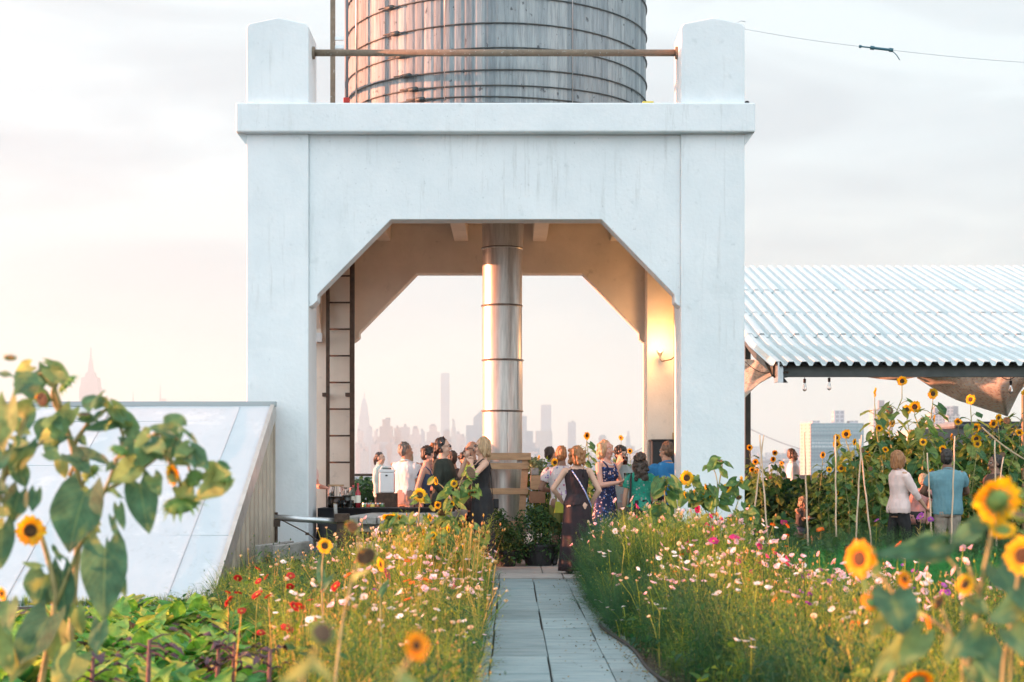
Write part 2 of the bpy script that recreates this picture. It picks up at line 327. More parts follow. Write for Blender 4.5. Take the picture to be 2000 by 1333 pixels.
while x < 3.4:
    g.rnd = R.uniform(.01, 1); g.box(x+.004, x+.80, 19.15, 19.98, -.03, .028); x += .81
x = -3.4
for yy in (19.985, 21.0, 22.0, 23.0, 24.0, 25.0, 26.0):
    x = -3.6
    while x < 3.3: g.rnd = R.uniform(.01, 1); g.box(x+.004, x+.995, yy+.004, yy+.99, -.03, .03); x += 1.0
M_slab2 = mat('pale paving', (.27,.25,.235), (.36,.335,.315), rough=.8, scale=3, bump=.3, spots=[((.16,.15,.14), 9, .58, .72, .6)])
structure(g.build('terrace_floor', M_slab2, bevel=.006))
# paving behind the tower
g = Geo(); g.box(-9, 3.0, 27.1, 33.5, -.03, .012); structure(g.build('rear_terrace_floor', M_slab2))
# city ground far below, river
M_city = mat('city ground', (.26,.24,.25), (.36,.33,.33), rough=.95, scale=.01)
g = Geo(); g.grid(lambda u, v: (-16000+32000*u, -3000+17000*v, -46.0), 8, 8); structure(g.build('city_ground', M_city))
M_water = mat('river water', (.12,.15,.17), (.16,.19,.21), rough=.25, scale=.02)
g = Geo(); g.grid(lambda u, v: (-8000+16000*u, 1900+1500*v, -45.6), 4, 4); structure(g.build('river_water', M_water))
# garden hose along the path
g = Geo(); pts = []
for i in range(60):
    y = 9.0+i*.075; px = .95-(y-9.0)*.055+.025*math.sin(y*2.3); pts.append((px+.07, y, .025))
g.tube(pts, .013, 7)
setp(g.build('irrigation_hose', M_black, smooth=True), 'black irrigation hose lying along the right edge of the paved path', 'hose')
# ================================================================== the white concrete tower
XL, XR, YF, YB = -3.46, 3.03, 20.0, 25.88
PW = .83
tower = empty('water_tank_tower', (0, 23, 0), 'white painted concrete tower with chamfered arches carrying the wooden tank', 'tower')
ZC0, ZC1 = 5.747, 6.127
def archpoly(a, b, z0=0.0, ztop=ZC0, ch=1.0):
    """inverted-U wall outline between a and b with the chamfered opening"""
    return [(a, 3.50), (a, ztop), (b, ztop), (b, 3.50), (b-.035, 3.52), (b-.08, 3.56), (b-.08, 3.66), (b-.08-.95*ch, 4.64), (a+.11+.96*ch, 4.64), (a+.11, 3.66), (a+.11, 3.58), (a+.045, 3.52)]
for (nm, x0, x1, y0, y1) in (('corner_pillar', XL, XL+PW-.02, YF, YF+PW), ('corner_pillar', XR-PW, XR, YF, YF+PW), ('corner_pillar', XL, XL+PW-.02, YB-PW, YB), ('corner_pillar', XR-PW, XR, YB-PW, YB)):
    g = Geo(); g.box(x0, x1, y0, y1, .0, ZC0)
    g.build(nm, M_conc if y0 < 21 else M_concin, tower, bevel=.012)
    g = Geo(); zt, zp = 7.21, 7.375; mx_, my_ = (x0+x1)/2, (y0+y1)/2
    e = .05
    ring = lambda d, z: [(x0+d, y0+d, z), (x1-d, y0+d, z), (x1-d, y1-d, z), (x0+d, y1-d, z)]
    vs = ring(0, ZC1-.01)+ring(0, zt-.04)+ring(e, zt)+[(mx_, my_, zp)]
    fs = [(i, (i+1) % 4, 4+(i+1) % 4, 4+i) for i in range(4)]+[(4+i, 4+(i+1) % 4, 8+(i+1) % 4, 8+i) for i in range(4)]+[(8+i, 8+(i+1) % 4, 12) for i in range(4)]+[(3,2,1,0)]
    g = Geo(); g.prism([(x0, ZC1-.01), (x0, 7.14), (x0+.035, 7.185), (mx_, 7.262), (x1-.035, 7.185), (x1, 7.14), (x1, ZC1-.01)], y0, y1); g.build('parapet_post', M_conc, tower, bevel=.014)
xa, xb = XL+PW-.02, XR-PW
g = Geo(); g.prism(archpoly(xa, xb), YF+.045, YF+.36); g.build('front_arch_wall', M_conc, tower, bevel=.01)
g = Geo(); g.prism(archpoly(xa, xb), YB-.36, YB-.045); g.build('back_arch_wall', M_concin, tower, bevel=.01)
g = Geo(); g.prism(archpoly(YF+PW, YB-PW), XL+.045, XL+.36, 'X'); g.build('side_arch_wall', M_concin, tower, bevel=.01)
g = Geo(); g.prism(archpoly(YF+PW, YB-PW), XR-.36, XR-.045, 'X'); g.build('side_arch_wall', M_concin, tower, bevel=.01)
# cornice ring
g = Geo(); o_ = .12
g.box(XL-o_, XR+o_, YF-o_, YF+.5, ZC0, ZC1); g.box(XL-o_, XR+o_, YB-.5, YB+o_, ZC0, ZC1); g.box(XL-o_, XL+.5, YF+.5, YB-.5, ZC0, ZC1); g.box(XR-.5, XR+o_, YF+.5, YB-.5, ZC0, ZC1)
g.build('cornice', M_conc, tower, bevel=.02)
g = Geo()   # sloping underside below the cornice
def under(x0, x1, y0, y1):
    a = .11; z0 = ZC0-.03; z1 = ZC0
    g.add([(x0,y0,z0),(x1,y0,z0),(x1,y1,z0),(x0,y1,z0),(x0-a,y0-a,z1),(x1+a,y0-a,z1),(x1+a,y1+a,z1),(x0-a,y1+a,z1)], [(0,3,2,1),(0,1,5,4),(1,2,6,5),(2,3,7,6),(3,0,4,7)])
for x0, x1 in ((XL, XL+.02), (XR-.02, XR)):
    g = Geo()
    a = .11; s = -1 if x0 < 0 else 1; xe = XL if s < 0 else XR
    g.add([(xe, YF+.01, 5.60), (xe, YB-.01, 5.60), (xe, YB-.01, ZC0), (xe, YF+.01, ZC0), (xe+s*a, YF-.05, ZC0-.001), (xe+s*a, YB+.05, ZC0-.001)], [(0,1,5,4), (0,4,3), (1,2,5)])
    g.build('cornice_corbel', M_conc, tower)
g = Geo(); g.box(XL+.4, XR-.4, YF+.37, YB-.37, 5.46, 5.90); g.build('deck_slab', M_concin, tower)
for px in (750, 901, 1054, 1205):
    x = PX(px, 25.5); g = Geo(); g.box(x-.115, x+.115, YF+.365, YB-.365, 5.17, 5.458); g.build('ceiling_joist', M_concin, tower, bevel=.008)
# small capital on the rear left pillar
g = Geo(); g.box(-3.45, -3.08, 24.9, 25.045, 3.45, 3.60); g.build('capital', M_conc, tower, bevel=.01)
# rail pipes
def rail(a, b, label):
    e = empty('rail_pipe', (a[0], a[1], a[2]), label, 'rail', 'rail pipes between the parapet posts'); g = Geo(); g.tube([a, b], .046, 12); g.build('pipe', M_rust, e, smooth=True)
    d = (Vector(b)-Vector(a)).normalized()
    for q, s in ((a, 1), (b, -1)):
        g = Geo(); q = Vector(q); g.tube([q, q+d*s*.03], .085, 12); g.build('flange', M_rust, e, smooth=False)
zr = 6.91
rail((XL+PW-.02, YF+.4, zr), (XR-PW, YF+.4, zr), 'brown rusty rail pipe across the front of the wooden tank')
rail((XL+.4, YF+PW, zr), (XL+.4, YB-PW, zr), 'rail pipe beside the sunlit side of the wooden tank')
rail((XR-.4, YF+PW, zr), (XR-.4, YB-PW, zr), 'rail pipe beside the shaded side of the wooden tank')
# ================================================================== wooden tank
def tankmat():
    m, nt, b, out = newmat('tank staves')
    uv = nd(nt, 'ShaderNodeUVMap'); sp = nd(nt, 'ShaderNodeSeparateXYZ'); nt.links.new(uv.outputs[0], sp.inputs[0])
    k = nd(nt, 'ShaderNodeMath', operation='MULTIPLY', i_1=96.0); nt.links.new(sp.outputs[0], k.inputs[0]); fl = nd(nt, 'ShaderNodeMath', operation='FLOOR'); nt.links.new(k.outputs[0], fl.inputs[0])
    wn = nd(nt, 'ShaderNodeTexWhiteNoise', noise_dimensions='1D'); nt.links.new(fl.outputs[0], wn.inputs['W'])
    r = ramp(nt, [(0, (.18,.215,.235)), (.35, (.225,.265,.285)), (.7, (.27,.31,.325)), (1, (.33,.365,.375))], wn.outputs[0])
    v = coords(nt, 'Object', (7, 7, .55)); n = nd(nt, 'ShaderNodeTexNoise', i_Scale=3.2, i_Detail=9, i_Roughness=.7); nt.links.new(v, n.inputs['Vector'])
    r2 = ramp(nt, [(.3, (.55,.56,.58)), (.5, (1,1,1)), (.72, (1.28,1.26,1.24))], n.outputs[0])
    mu = nd(nt, 'ShaderNodeMix', data_type='RGBA', blend_type='MULTIPLY', i_0=1.0); nt.links.new(r.outputs[0], mu.inputs[6]); nt.links.new(r2.outputs[0], mu.inputs[7])
    v3 = coords(nt, 'Object', (1, 1, .7)); n3 = nd(nt, 'ShaderNodeTexNoise', i_Scale=11.0, i_Detail=3); nt.links.new(v3, n3.inputs['Vector']); r3 = ramp(nt, [(.66, (1,1,1)), (.72, (.3,.3,.32))], n3.outputs[0])
    mu2 = nd(nt, 'ShaderNodeMix', data_type='RGBA', blend_type='MULTIPLY', i_0=1.0); nt.links.new(mu.outputs[2], mu2.inputs[6]); nt.links.new(r3.outputs[0], mu2.inputs[7])
    nt.links.new(mu2.outputs[2], b.inputs['Base Color']); b.inputs['Roughness'].default_value = .8
    bp = nd(nt, 'ShaderNodeBump', i_Strength=.6, i_Distance=.01); nt.links.new(n.outputs[0], bp.inputs['Height']); nt.links.new(bp.outputs[0], b.inputs['Normal'])
    return m
TX, TY, TR = -.225, 23.2, 2.24
tank = empty('water_tank', (TX, TY, 6.0), 'round weathered wooden water tank bound with iron hoops on top of the tower', 'water tank')
g = Geo(); NS = 96; vs = []; uvs = []; zs = [6.0, 8.0, 10.6]
for z in zs:
    for i in range(NS*4+1):
        a = 2*PI*i/(NS*4); r = TR-(.010 if i % 4 == 0 else 0)+.004*math.sin((i//4)*12.9)
        vs.append((TX+r*math.cos(a), TY+r*math.sin(a), z)); uvs.append((i/(NS*4)+.0001, z/10))
n_ = NS*4+1
g.add(vs, [(k*n_+i, k*n_+i+1, (k+1)*n_+i+1, (k+1)*n_+i) for k in range(2) for i in range(NS*4)], 0, uvs)
g.build('stave_wall', tankmat(), tank)
g = Geo(); g.lathe([(TR+.15, 10.6), (TR+.15, 10.66), (.05, 12.0)], (TX, TY, 0), 48); g.build('cone_roof', M_wood, tank)
M_hoop = mat('iron hoop', (.05,.07,.08), (.10,.10,.09), rough=.55, metal=.6, scale=12)
for hi_, z in enumerate((6.30, 6.37, 6.47, 6.63, 6.84, 7.13, 7.46, 7.83, 8.25, 8.8, 9.5)):
    g = Geo(); g.tube([(TX+(TR+.012)*math.cos(a), TY+(TR+.012)*math.sin(a), z+.012*math.sin(a*3+hi_)) for a in [2*PI*i/72 for i in range(73)]], .0105, 6, cap=False)
    for a in (math.radians(-119-hi_*3.0+z*1.2), math.radians(8+hi_*2)):
        c = Vector((TX+(TR+.04)*math.cos(a), TY+(TR+.04)*math.sin(a), z+.012*math.sin(a*3+hi_))); t = Vector((-math.sin(a), math.cos(a), 0))
        Mx = Matrix((t, Vector((0,0,1)).cross(t)*-1, Vector((0,0,1)))).transposed(); g.obox(c, .13, .05, .05, Mx)
        g.tube([c-t*.22+Vector((0,0,.016)), c+t*.05+Vector((0,0,.016))], .011, 6); g.tube([c-t*.05-Vector((0,0,.016)), c+t*.2-Vector((0,0,.016))], .011, 6)
    g.build('hoop', M_hoop, tank, smooth=True)
g = Geo(); a = math.radians(-153.5)
for aa in (a, math.radians(-108), math.radians(-62)):
    w = .016 if aa == a else .006
    c = [(TX+(TR+.02)*math.cos(aa), TY+(TR+.02)*math.sin(aa), z) for z in (6.2, 10.5)]; g.tube(c, w, 6)
g.build('riser_cable', M_steel, tank, smooth=True)
# posts and pipes beside the tank
e = empty('steel_post', (PX(650, 21.6), 21.6, 6.0), 'brown upright steel post with brackets at the sunlit side of the tank', 'post')
g = Geo(); g.box(PX(645.5, 21.6), PX(654.5, 21.6), 21.57, 21.63, 5.9, 9.4); g.build('upright', M_rust, e)
for py in (76, 93):
    g = Geo(); z = PZ(py, 21.6); g.box(PX(652, 21.6), PX(672, 21.6), 21.58, 21.62, z-.022, z+.022); g.build('bracket', M_steel, e)
e = empty('drain_pipe', (PX(677, 21.9), 21.9, 6.0), 'thin grey blue drain pipe standing against the sunlit tank edge', 'pipe')
g = Geo(); g.tube([(PX(677, 21.9), 21.9, z) for z in (6.1, 9.4)], .027, 10); g.build('pipe', mat('slate pipe paint', (.14,.17,.20), rough=.5), e, smooth=True)
g = Geo(); z = PZ(197, 21.9); g.obox((PX(677, 21.9), 21.9, z), .085, .085, .075); g.build('red_fitting', mat('red paint', (.45,.03,.02), rough=.5), e, bevel=.008)
g = Geo(); c = P(1265, 203, 20.6); g.obox(c, .15, .12, .04); setp(g.build('valve_block', mat('yellow paint', (.7,.55,.05), rough=.5), bevel=.005), 'small yellow block on the cornice at the foot of the tank', 'block')
g = Geo(); c = P(1459, 204, 20.2); g.lathe([(.0, -.04), (.035, -.03), (.03, .03), (.02, .04), (0, .045)], c, 12); g.obox(c+Vector((-.02,0,-.02)), .08, .06, .04); setp(g.build('cable_clamp', M_black, smooth=False), 'small black clamp beside the right parapet post', 'clamp')
# cable with strain insulator
e = empty('overhead_cable', P(1450, 58, 20.3), 'thin overhead cable with a blue insulator running from the parapet post', 'cable')
A = P(1447, 56, 20.3); B = P(1722, 96, 20.3); C_ = P(2060, 126, 20.3)
g = Geo(); g.tube([A.lerp(B, t/6)+Vector((0,0,-.02*math.sin(PI*t/6))) for t in range(7)], .0035, 5); g.tube([B.lerp(C_, t/6)+Vector((0,0,-.02*math.sin(PI*t/6))) for t in range(7)], .0035, 5)
g.tube([A+Vector((-.03,0,0)), A+Vector((-.04,0,.08)), A+Vector((.0,0,.1)), A+Vector((.06,0,.09))], .005, 5); g.build('wire', M_steel, e, smooth=True)
g = Geo(); d = (C_-A).normalized(); g.tube([B-d*.13, B-d*.11, B+d*.11, B+d*.13], [.018,.018,.018,.018], 8); g.tube([B-d*.15, B-d*.1], .027, 8); g.tube([B+d*.1, B+d*.15], .027, 8)
g.tube([B-d*.3, B-d*.1], .01, 8); g.tube([B-d*.3, B-d*.27], [.02,.02], 8); g.tube([B+d*.13, B+d*.2+Vector((0,0,-.06)), B+d*.24+Vector((0,0,-.12))], .006, 5)
g.build('insulator', mat('teal insulator', (.03,.12,.16), rough=.4), e, smooth=True)
# ================================================================== duct, ladder, lamp
def ductmat():
    m, nt, b, out = newmat('brushed duct steel')
    v = coords(nt, 'Object', (5, 5, .35)); n = nd(nt, 'ShaderNodeTexNoise', i_Scale=4.0, i_Detail=8, i_Roughness=.7); nt.links.new(v, n.inputs['Vector'])
    r = ramp(nt, [(.3, (.36,.34,.32)), (.6, (.60,.57,.53))], n.outputs[0]); nt.links.new(r.outputs[0], b.inputs['Base Color'])
    rr = ramp(nt, [(.3, (.50,)*3), (.7, (.38,)*3)], n.outputs[0]); nt.links.new(rr.outputs[0], b.inputs['Roughness']); b.inputs['Metallic'].default_value = .72
    n2 = nd(nt, 'ShaderNodeTexNoise', i_Scale=2.2, i_Detail=2); nt.links.new(coords(nt, 'Object', (2, 2, .5)), n2.inputs['Vector'])
    bp = nd(nt, 'ShaderNodeBump', i_Strength=.2, i_Distance=.03); nt.links.new(n2.outputs[0], bp.inputs['Height']); nt.links.new(bp.outputs[0], b.inputs['Normal'])
    return m
M_duct = ductmat(); DX, DY = PX(981, 23.0), 23.0
duct = empty('riser_duct', (DX, DY, 0), 'tall shiny round metal duct standing in the middle of the arch', 'duct')
zs = [0, PZ(905, DY), PZ(803, DY), PZ(704, DY), PZ(598, DY), PZ(486, DY), 5.46]
rr = [.305, .300, .299, .296, .297, .297, .33]
for i in range(6):
    g = Geo(); off = (.006*((i*7) % 3-1), .0); r0 = rr[i]; ztop = zs[i+1]
    prof = [(r0, zs[i]+.001), (r0, zs[i]+.02), (r0, zs[i]+.3), (r0, ztop-.3), (r0, ztop-.03), (r0, ztop-.013), (r0+.014, ztop-.012), (r0+.014, ztop+.008), (r0-.002, ztop+.008)]
    if i == 5: prof = [(.30, zs[i]+.01), (.325, ztop)]
    g.lathe(prof, (DX+off[0], DY, 0), 48)
    g.tube([(DX+off[0]+(r0+.003)*math.cos(-1.9+i*.6), DY+(r0+.003)*math.sin(-1.9+i*.6), z) for z in (zs[i]+.02, ztop-.02)], .004, 5)
    g.build('duct_section', M_duct, duct, smooth=True)
    if i < 5:
        g = Geo(); g.lathe([(r0+.016, ztop-.008), (r0+.019, ztop-.004), (r0+.016, ztop+.001)], (DX+off[0], DY, 0), 48); g.build('seam_ring', M_dark, duct, smooth=True)
LY = 24.85
lad = empty('steel_ladder', (PX(663, LY), LY, 0), 'tall dark iron ladder fixed to the rear left pillar', 'ladder')
xl_, xr_ = PX(640.5, LY), PX(688, LY)
for x, w in ((xl_, .055), (xr_, .075)):
    g = Geo(); g.box(x-w/2, x+w/2, LY-.04, LY+.02, .2, 5.4); g.build('side_rail', M_dark, lad)
k = 0
for py in range(540, 1100, 52):
    z = PZ(py-.5, LY); g = Geo(); g.tube([(xl_, LY-.01, z), (xr_, LY-.01, z)], .014, 6); g.build('rung', M_dark, lad, smooth=True)
for x, d in ((xl_, -.09), (xr_, -.11)):
    g = Geo(); z = PZ(770, LY); g.box(min(x, x+d), max(x, x+d), LY-.03, 25.02, z-.04, z+.02); g.build('wall_bracket', M_dark, lad)
lamp = empty('wall_lamp', (2.66, 25.0, 3.2), 'small lit wall lamp with bell shade glowing upward on the rear right pillar', 'lamp')
LP_ = P(1289, 688, 24.8)
g = Geo(); g.obox((2.665, 24.8, LP_.z-.04), .05, .08, .11); g.build('back_box', M_steel, lamp, bevel=.008)
g = Geo(); g.tube([(2.65, 24.8, LP_.z-.05), (2.57, 24.8, LP_.z-.12), (LP_.x+.03, 24.8, LP_.z-.15), (LP_.x, 24.8, LP_.z-.11)], .010, 6); g.build('arm', M_dark, lamp, smooth=True)
g = Geo(); g.lathe([(.015, -.12), (.02, -.07), (.045, -.02), (.062, .02), (.058, .02), (.04, -.02), (.012, -.06)], LP_, 20); g.build('shade', M_steel, lamp, smooth=True)
m_, nt_, b_, o_u = newmat('lit bulb'); b_.inputs['Emission Color'].default_value = (1, .62, .25, 1); b_.inputs['Emission Strength'].default_value = 20; b_.inputs['Base Color'].default_value = (1,.8,.5,1)
g = Geo(); g.ball(LP_+Vector((0,0,.02)), .028, n=12, k=8); g.build('bulb', m_, lamp, smooth=True)
pl = bpy.data.lights.new('lamp_glow', 'POINT'); po = bpy.data.objects.new('lamp_glow', pl); COL.objects.link(po); po.location = LP_+Vector((-.02, -.17, .10)); pl.energy = 13; pl.color = (1, .47, .16); pl.shadow_soft_size = .09
# dark cabinet and conduit by the lamp
g = Geo(); g.box(2.24, 2.60, 24.55, 25.02, .03, PZ(862, 24.55)); g.box(2.22, 2.62, 24.53, 25.03, PZ(862, 24.55), PZ(862, 24.55)+.03)
setp(g.build('cabinet', M_black, bevel=.01), 'tall black cabinet against the rear right pillar below the lamp', 'cabinet')
g = Geo(); g.tube([(2.64, 24.9, z) for z in (.03, 5.1)], .02, 8); g.obox((2.64, 24.9, 1.9), .08, .06, .16); setp(g.build('conduit', mat('old brass paint', (.45,.33,.15), (.3,.2,.1), rough=.5, scale=9), smooth=False), 'vertical electrical conduit with a box near the lit lamp', 'conduit')
# ================================================================== bulkhead (sloping white roof) on the left
WX, WY0, WY1, WZ1 = PX(535, 19.85), 15.75, 19.85, PZ(790, 19.85)
bulk = empty('roof_bulkhead', (WX-2, 18, 0), 'sloping white roof hatch building with beige ribbed metal side wall', 'bulkhead')
sl_ = (WZ1-.03)/(WY1-WY0)
g = Geo(); nx = 60
def wsurf(u, v):
    x = -11+(WX+11)*u; y = WY0-.05+(WY1+.05-WY0)*v
    return (x, y, .03+sl_*(y-WY0)+.012*noise.noise((x*.8, y*.9, 3)))
g.grid(wsurf, 60, 30); g.add([(-11, WY0-.05, -.05), (WX, WY0-.05, -.05), (WX, WY0-.05, .03), (-11, WY0-.05, .03)], [(0,1,2,3)])
g.build('sloping_roof', M_wedge, bulk, smooth=True)
g = Geo()
for yy in (16.9, 18.35, 19.4):
    z = .03+sl_*(yy-WY0); g.bar((-11, yy, z+.004), (WX-.02, yy+.02, z+.004), .016, .010)
for xx in (-3.55, -5.2, -7.0): g.bar((xx, WY0, .03+.006), (xx+.05, WY1, WZ1+.006), .012, .008)

g.build('roof_seam', mat('seam grey', (.40,.44,.47), rough=.6), bulk)
g = Geo(); g.box(-11, WX+.03, WY1-.06, WY1+.05, WZ1-.03, WZ1+.035); g.build('ridge_flashing', mat('blue grey trim', (.33,.37,.38), rough=.5, metal=.3), bulk, bevel=.006)
g = Geo(); y = WY0; X0 = WX+.0   # ribbed side: trapezoid corrugation
prof = []; per = .30
yy = WY0
while yy < WY1:
    for d, o in ((0, 0), (.13, 0), (.16, .045), (.26, .045), (.295, 0)):
        if yy+d < WY1: prof.append((yy+d, o))
    yy += per
prof.append((WY1, 0))
for i in range(len(prof)-1):
    (a, oa), (b, ob) = prof[i], prof[i+1]
    za, zb = sl_*(a-WY0)+.0, sl_*(b-WY0)+.0
    g.add([(X0+oa-.05, a, -.05), (X0+ob-.05, b, -.05), (X0+ob-.05, b, zb), (X0+oa-.05, a, za)], [(0,1,2,3)])
g.build('ribbed_side_wall', M_siding, bulk)
g = Geo(); g.box(WX-.06, WX+.012, WY1+.0, WY1+.05, -.05, WZ1-.04); g.box(-11, WX-.061, WY1+.0, WY1+.04, -.05, WZ1-.04); g.build('rear_wall', M_siding, bulk)
# edge flashing: wide strip down the slope
g = Geo(); nrm = Vector((0, -sl_, 1)).normalized(); al = Vector((0, 1, sl_)).normalized()
a = Vector((WX+.015, WY0-.1, .03-.05)); b = Vector((WX+.015, WY1+.04, WZ1+.02))
k = 14
for i in range(k):
    p, q = a.lerp(b, i/k), a.lerp(b, (i+1)/k-.002); h = .19
    g.add([p+nrm*.025, q+nrm*.025, q-nrm*h, p-nrm*h, p+nrm*.025-Vector((.05,0,0)), q+nrm*.025-Vector((.05,0,0))], [(0,1,2,3), (0,4,5,1)])
g.build('edge_flashing', M_flash, bulk)
# ================================================================== corrugated canopy on the right
can = empty('metal_canopy', (8, 29, 0), 'long canopy with white corrugated metal roof on dark steel beams beside the tower', 'canopy')
CY0, CZ_0 = 24.0, PZ(709, 24.0); CY1, CY2 = 26.1, 34.4; CZ_1 = PZ(673, CY1); CZ_2 = PZ(521, CY2)
CX0, CX1, per = PX(1503, 24.0), 13.8, .2035
def czat(y): return CZ_0+(CZ_1-CZ_0)*(y-CY0)/(CY1-CY0) if y < CY1 else CZ_1+(CZ_2-CZ_1)*(y-CY1)/(CY2-CY1)
prof = []; x = CX0
while x < CX1:
    prof += [(x, -.03), (x+.05, -.03), (x+.083, .032), (x+.165, .032)]; x += per
laps = [(CY0-.06, 26.9), (26.8, 28.9), (28.8, 31.3), (31.2, CY2)]
for k, (ya, yb) in enumerate(laps):
    g = Geo(); ys = [ya]+([CY1] if ya < CY1 < yb else [])+[yb]; vs = []; jag = [R.uniform(-.03, .03) for _ in prof]
    for j, y in enumerate(ys):
        for i, (px_, o) in enumerate(prof):
            lift = (.014 if j == 0 and k else 0)+k*.0-(.0 if j == 0 else .0)
            yy = y+(jag[i//4] if j == 0 and k else 0)
            vs.append((px_, yy, czat(y)+o*(1+.05*jag[i//4])+lift-(.004 if j == len(ys)-1 else 0)))
    n_ = len(prof); g.add(vs, [(j*n_+i, j*n_+i+1, (j+1)*n_+i+1, (j+1)*n_+i) for j in range(len(ys)-1) for i in range(n_-1)])
    # turned lip at the lower end gives the sheets a visible thickness
    vs = []
    for i, (px_, o) in enumerate(prof):
        yy = ya+(jag[i//4] if k else 0); z = czat(ya)+o*(1+.05*jag[i//4])+(.014 if k else 0); vs += [(px_, yy, z), (px_, yy+.002, z-.009)]
    g.add(vs, [(2*i, 2*i+1, 2*i+3, 2*i+2) for i in range(n_-1)])
    g.build('roof_sheet', M_roof, can)
g = Geo(); g.grid(lambda u, v: (CX0+.01+(CX1-CX0)*u, CY0+(CY2-CY0)*v, czat(CY0+(CY2-CY0)*v)-.045), 4, 20); g.build('roof_lining', M_beam, can)
zb = PZ(713, 24.15); zb2 = PZ(735, 24.15)
g = Geo(); xb0 = PX(1527, 24.15); g.box(xb0, CX1, 24.15, 24.165, zb2, zb+.02); g.box(xb0, CX1, 24.10, 24.25, zb2-.012, zb2); g.box(xb0, CX1, 24.10, 24.25, zb+.0, zb+.012)
g.build('eave_beam', M_beam, can)
g = Geo(); g.box(PX(1516, 24.1), PX(1519, 24.1), 23.95, 24.3, PZ(747, 24.1), zb+.03); g.box(PX(1519, 24.1), PX(1529, 24.1), 24.06, 24.075, PZ(748, 24.1), zb+.02)
g.add([P(1507, 735, 24.2), P(1527, 748, 24.2), P(1539, 748, 24.3), P(1519, 722, 24.4), P(1492, 706, 24.6)], [(0,1,2,3,4)]); g.build('bracket_plate', M_steel, can)
g = Geo(); 
for q in ((1520.5, 714), (1520.5, 721), (1532, 717), (1538, 717), (1532, 728), (1538, 728)): g.ball(P(q[0], q[1], 24.05), .02, n=8, k=6)
g.build('bolt', M_dark, can)
g = Geo()   # raking side beam that continues behind the tower, with braces
for yy0, yy1 in ((24.2, 34.2),):
    g.bar((CX0+.12, yy0, czat(yy0)-.13), (CX0+.12, CY1, czat(CY1)-.13), .07, .18); g.bar((CX0+.12, CY1, czat(CY1)-.13), (CX0+.12, yy1, czat(yy1)-.13), .07, .18)
g.build('side_beam', M_beam, can)
for yy in (26.8, 29.5, 32.2):
    g = Geo(); g.box(CX0+.2, CX1, yy-.04, yy+.04, czat(yy)-.20, czat(yy)-.06); g.build('purlin', M_beam, can)
for xx, yy in ((CX0+.1, 29.5), (11.6, 24.3), (11.6, 33.5), (5.2, 33.9)):
    g = Geo(); z1 = czat(yy)-.2; g.box(xx-.06, xx+.06, yy-.06, yy+.06, 0, z1); g.box(xx-.12, xx+.12, yy-.12, yy+.12, 0, .02); g.build('post', M_beam, can)
M_canvas = leafmat('tan canvas', [(.74,.70,.62), (.74,.70,.62)], trans=.5, rough=.85)
def canvas(label, top, bot, Y0, Y1, sag):
    """cloth sheet between an upper and a lower pixel polyline; folds run through it"""
    g = Geo(); nt_ = len(top)
    def pt(u, v):
        f = u*(nt_-1); i = min(int(f), nt_-2); t = f-i; tt = t*t*(3-2*t)*.5+t*.5
        a = Vector(top[i]).lerp(Vector(top[i+1]), tt); b = Vector(bot[i]).lerp(Vector(bot[i+1]), tt); q = a.lerp(b, v)
        Y = Y0+(Y1-Y0)*v+sag*math.sin(v*PI)+.12*math.sin(u*9+v*3)
        return P(q.x, q.y, Y)
    g.grid(pt, 40, 14); return setp(g.build('canvas_sheet', M_canvas, smooth=True), label, 'canvas', 'canvas sheets under the canopy')
canvas('tan canvas sheet sagging under the canopy next to the tower', [(1440,702),(1475,703),(1500,712),(1512,720)], [(1440,790),(1457,775),(1480,752),(1513,733)], 27, 25.5, .4)
canvas('narrow tan canvas fold hanging along the middle of the canopy beam', [(1675,728),(1720,728),(1760,728),(1792,728)], [(1676,735),(1720,741),(1755,744),(1790,737)], 26.4, 26, .2)
canvas('large tan canvas corner drooping to a point at the right end of the canopy', [(1790,728),(1840,728),(1900,728),(1950,728),(2060,728)], [(1791,739),(1820,758),(1868,782),(1968,814),(2003,742)], 26.8, 25.6, .5)
def bulbo(px, py, label, Y=24.6):
    e = empty('string_bulb', P(px, py-12, Y), label, 'light bulb', 'clear bulbs hanging below the canopy'); c = P(px, py, Y)
    g = Geo(); g.tube([c+Vector((0,0,.16)), c+Vector((0,0,.08))], .005, 5); g.lathe([(.005,.09),(.022,.085),(.022,.03),(.016,.02)], c, 10); g.build('socket', M_black, e, smooth=True)
    g = Geo(); g.lathe([(.012,.02),(.028,-.03),(.036,-.07),(.028,-.10),(0,-.115)], c, 12); g.build('glass_bulb', M_glass, e, smooth=True)
    g = Geo(); g.tube([c+Vector((.004*(-1)**k, 0, .0-k*.018)) for k in range(5)], .003, 5); g.build('filament', mat('filament', (.8,.45,.25), rough=.4), e)
bulbo(1571.5, 751, 'clear bulb nearest the canopy bracket'); bulbo(1619.5, 749, 'clear bulb hanging below the middle of the canopy beam'); bulbo(1974, 755, 'clear bulb hanging before the large canvas corner', 24.4)
g = Geo(); pts = []
for k in range(25): t = k/24; pts.append(P(1455+72*t, 707+22*math.sin(PI*t*.9), 25.0))
g.tube(pts, .006, 5); pts = [P(1955+50*t/8, 736+6*math.sin(t*.7), 24.4) for t in range(9)]; g.tube(pts, .006, 5); pts = [P(1530+16*t/8, 738-4*(t/8)**2, 24.2) for t in range(9)]; g.tube(pts, .005, 5)
setp(g.build('string_light_wire', M_black), 'thin black wire of the string lights under the canopy', 'wire')
g = Geo(); g.box(PX(1996, 23.6), PX(2004, 23.6), 23.57, 23.63, 0, PZ(772, 23.6)); setp(g.build('timber_post', M_palwood), 'pale timber post at the right end of the canopy', 'post')
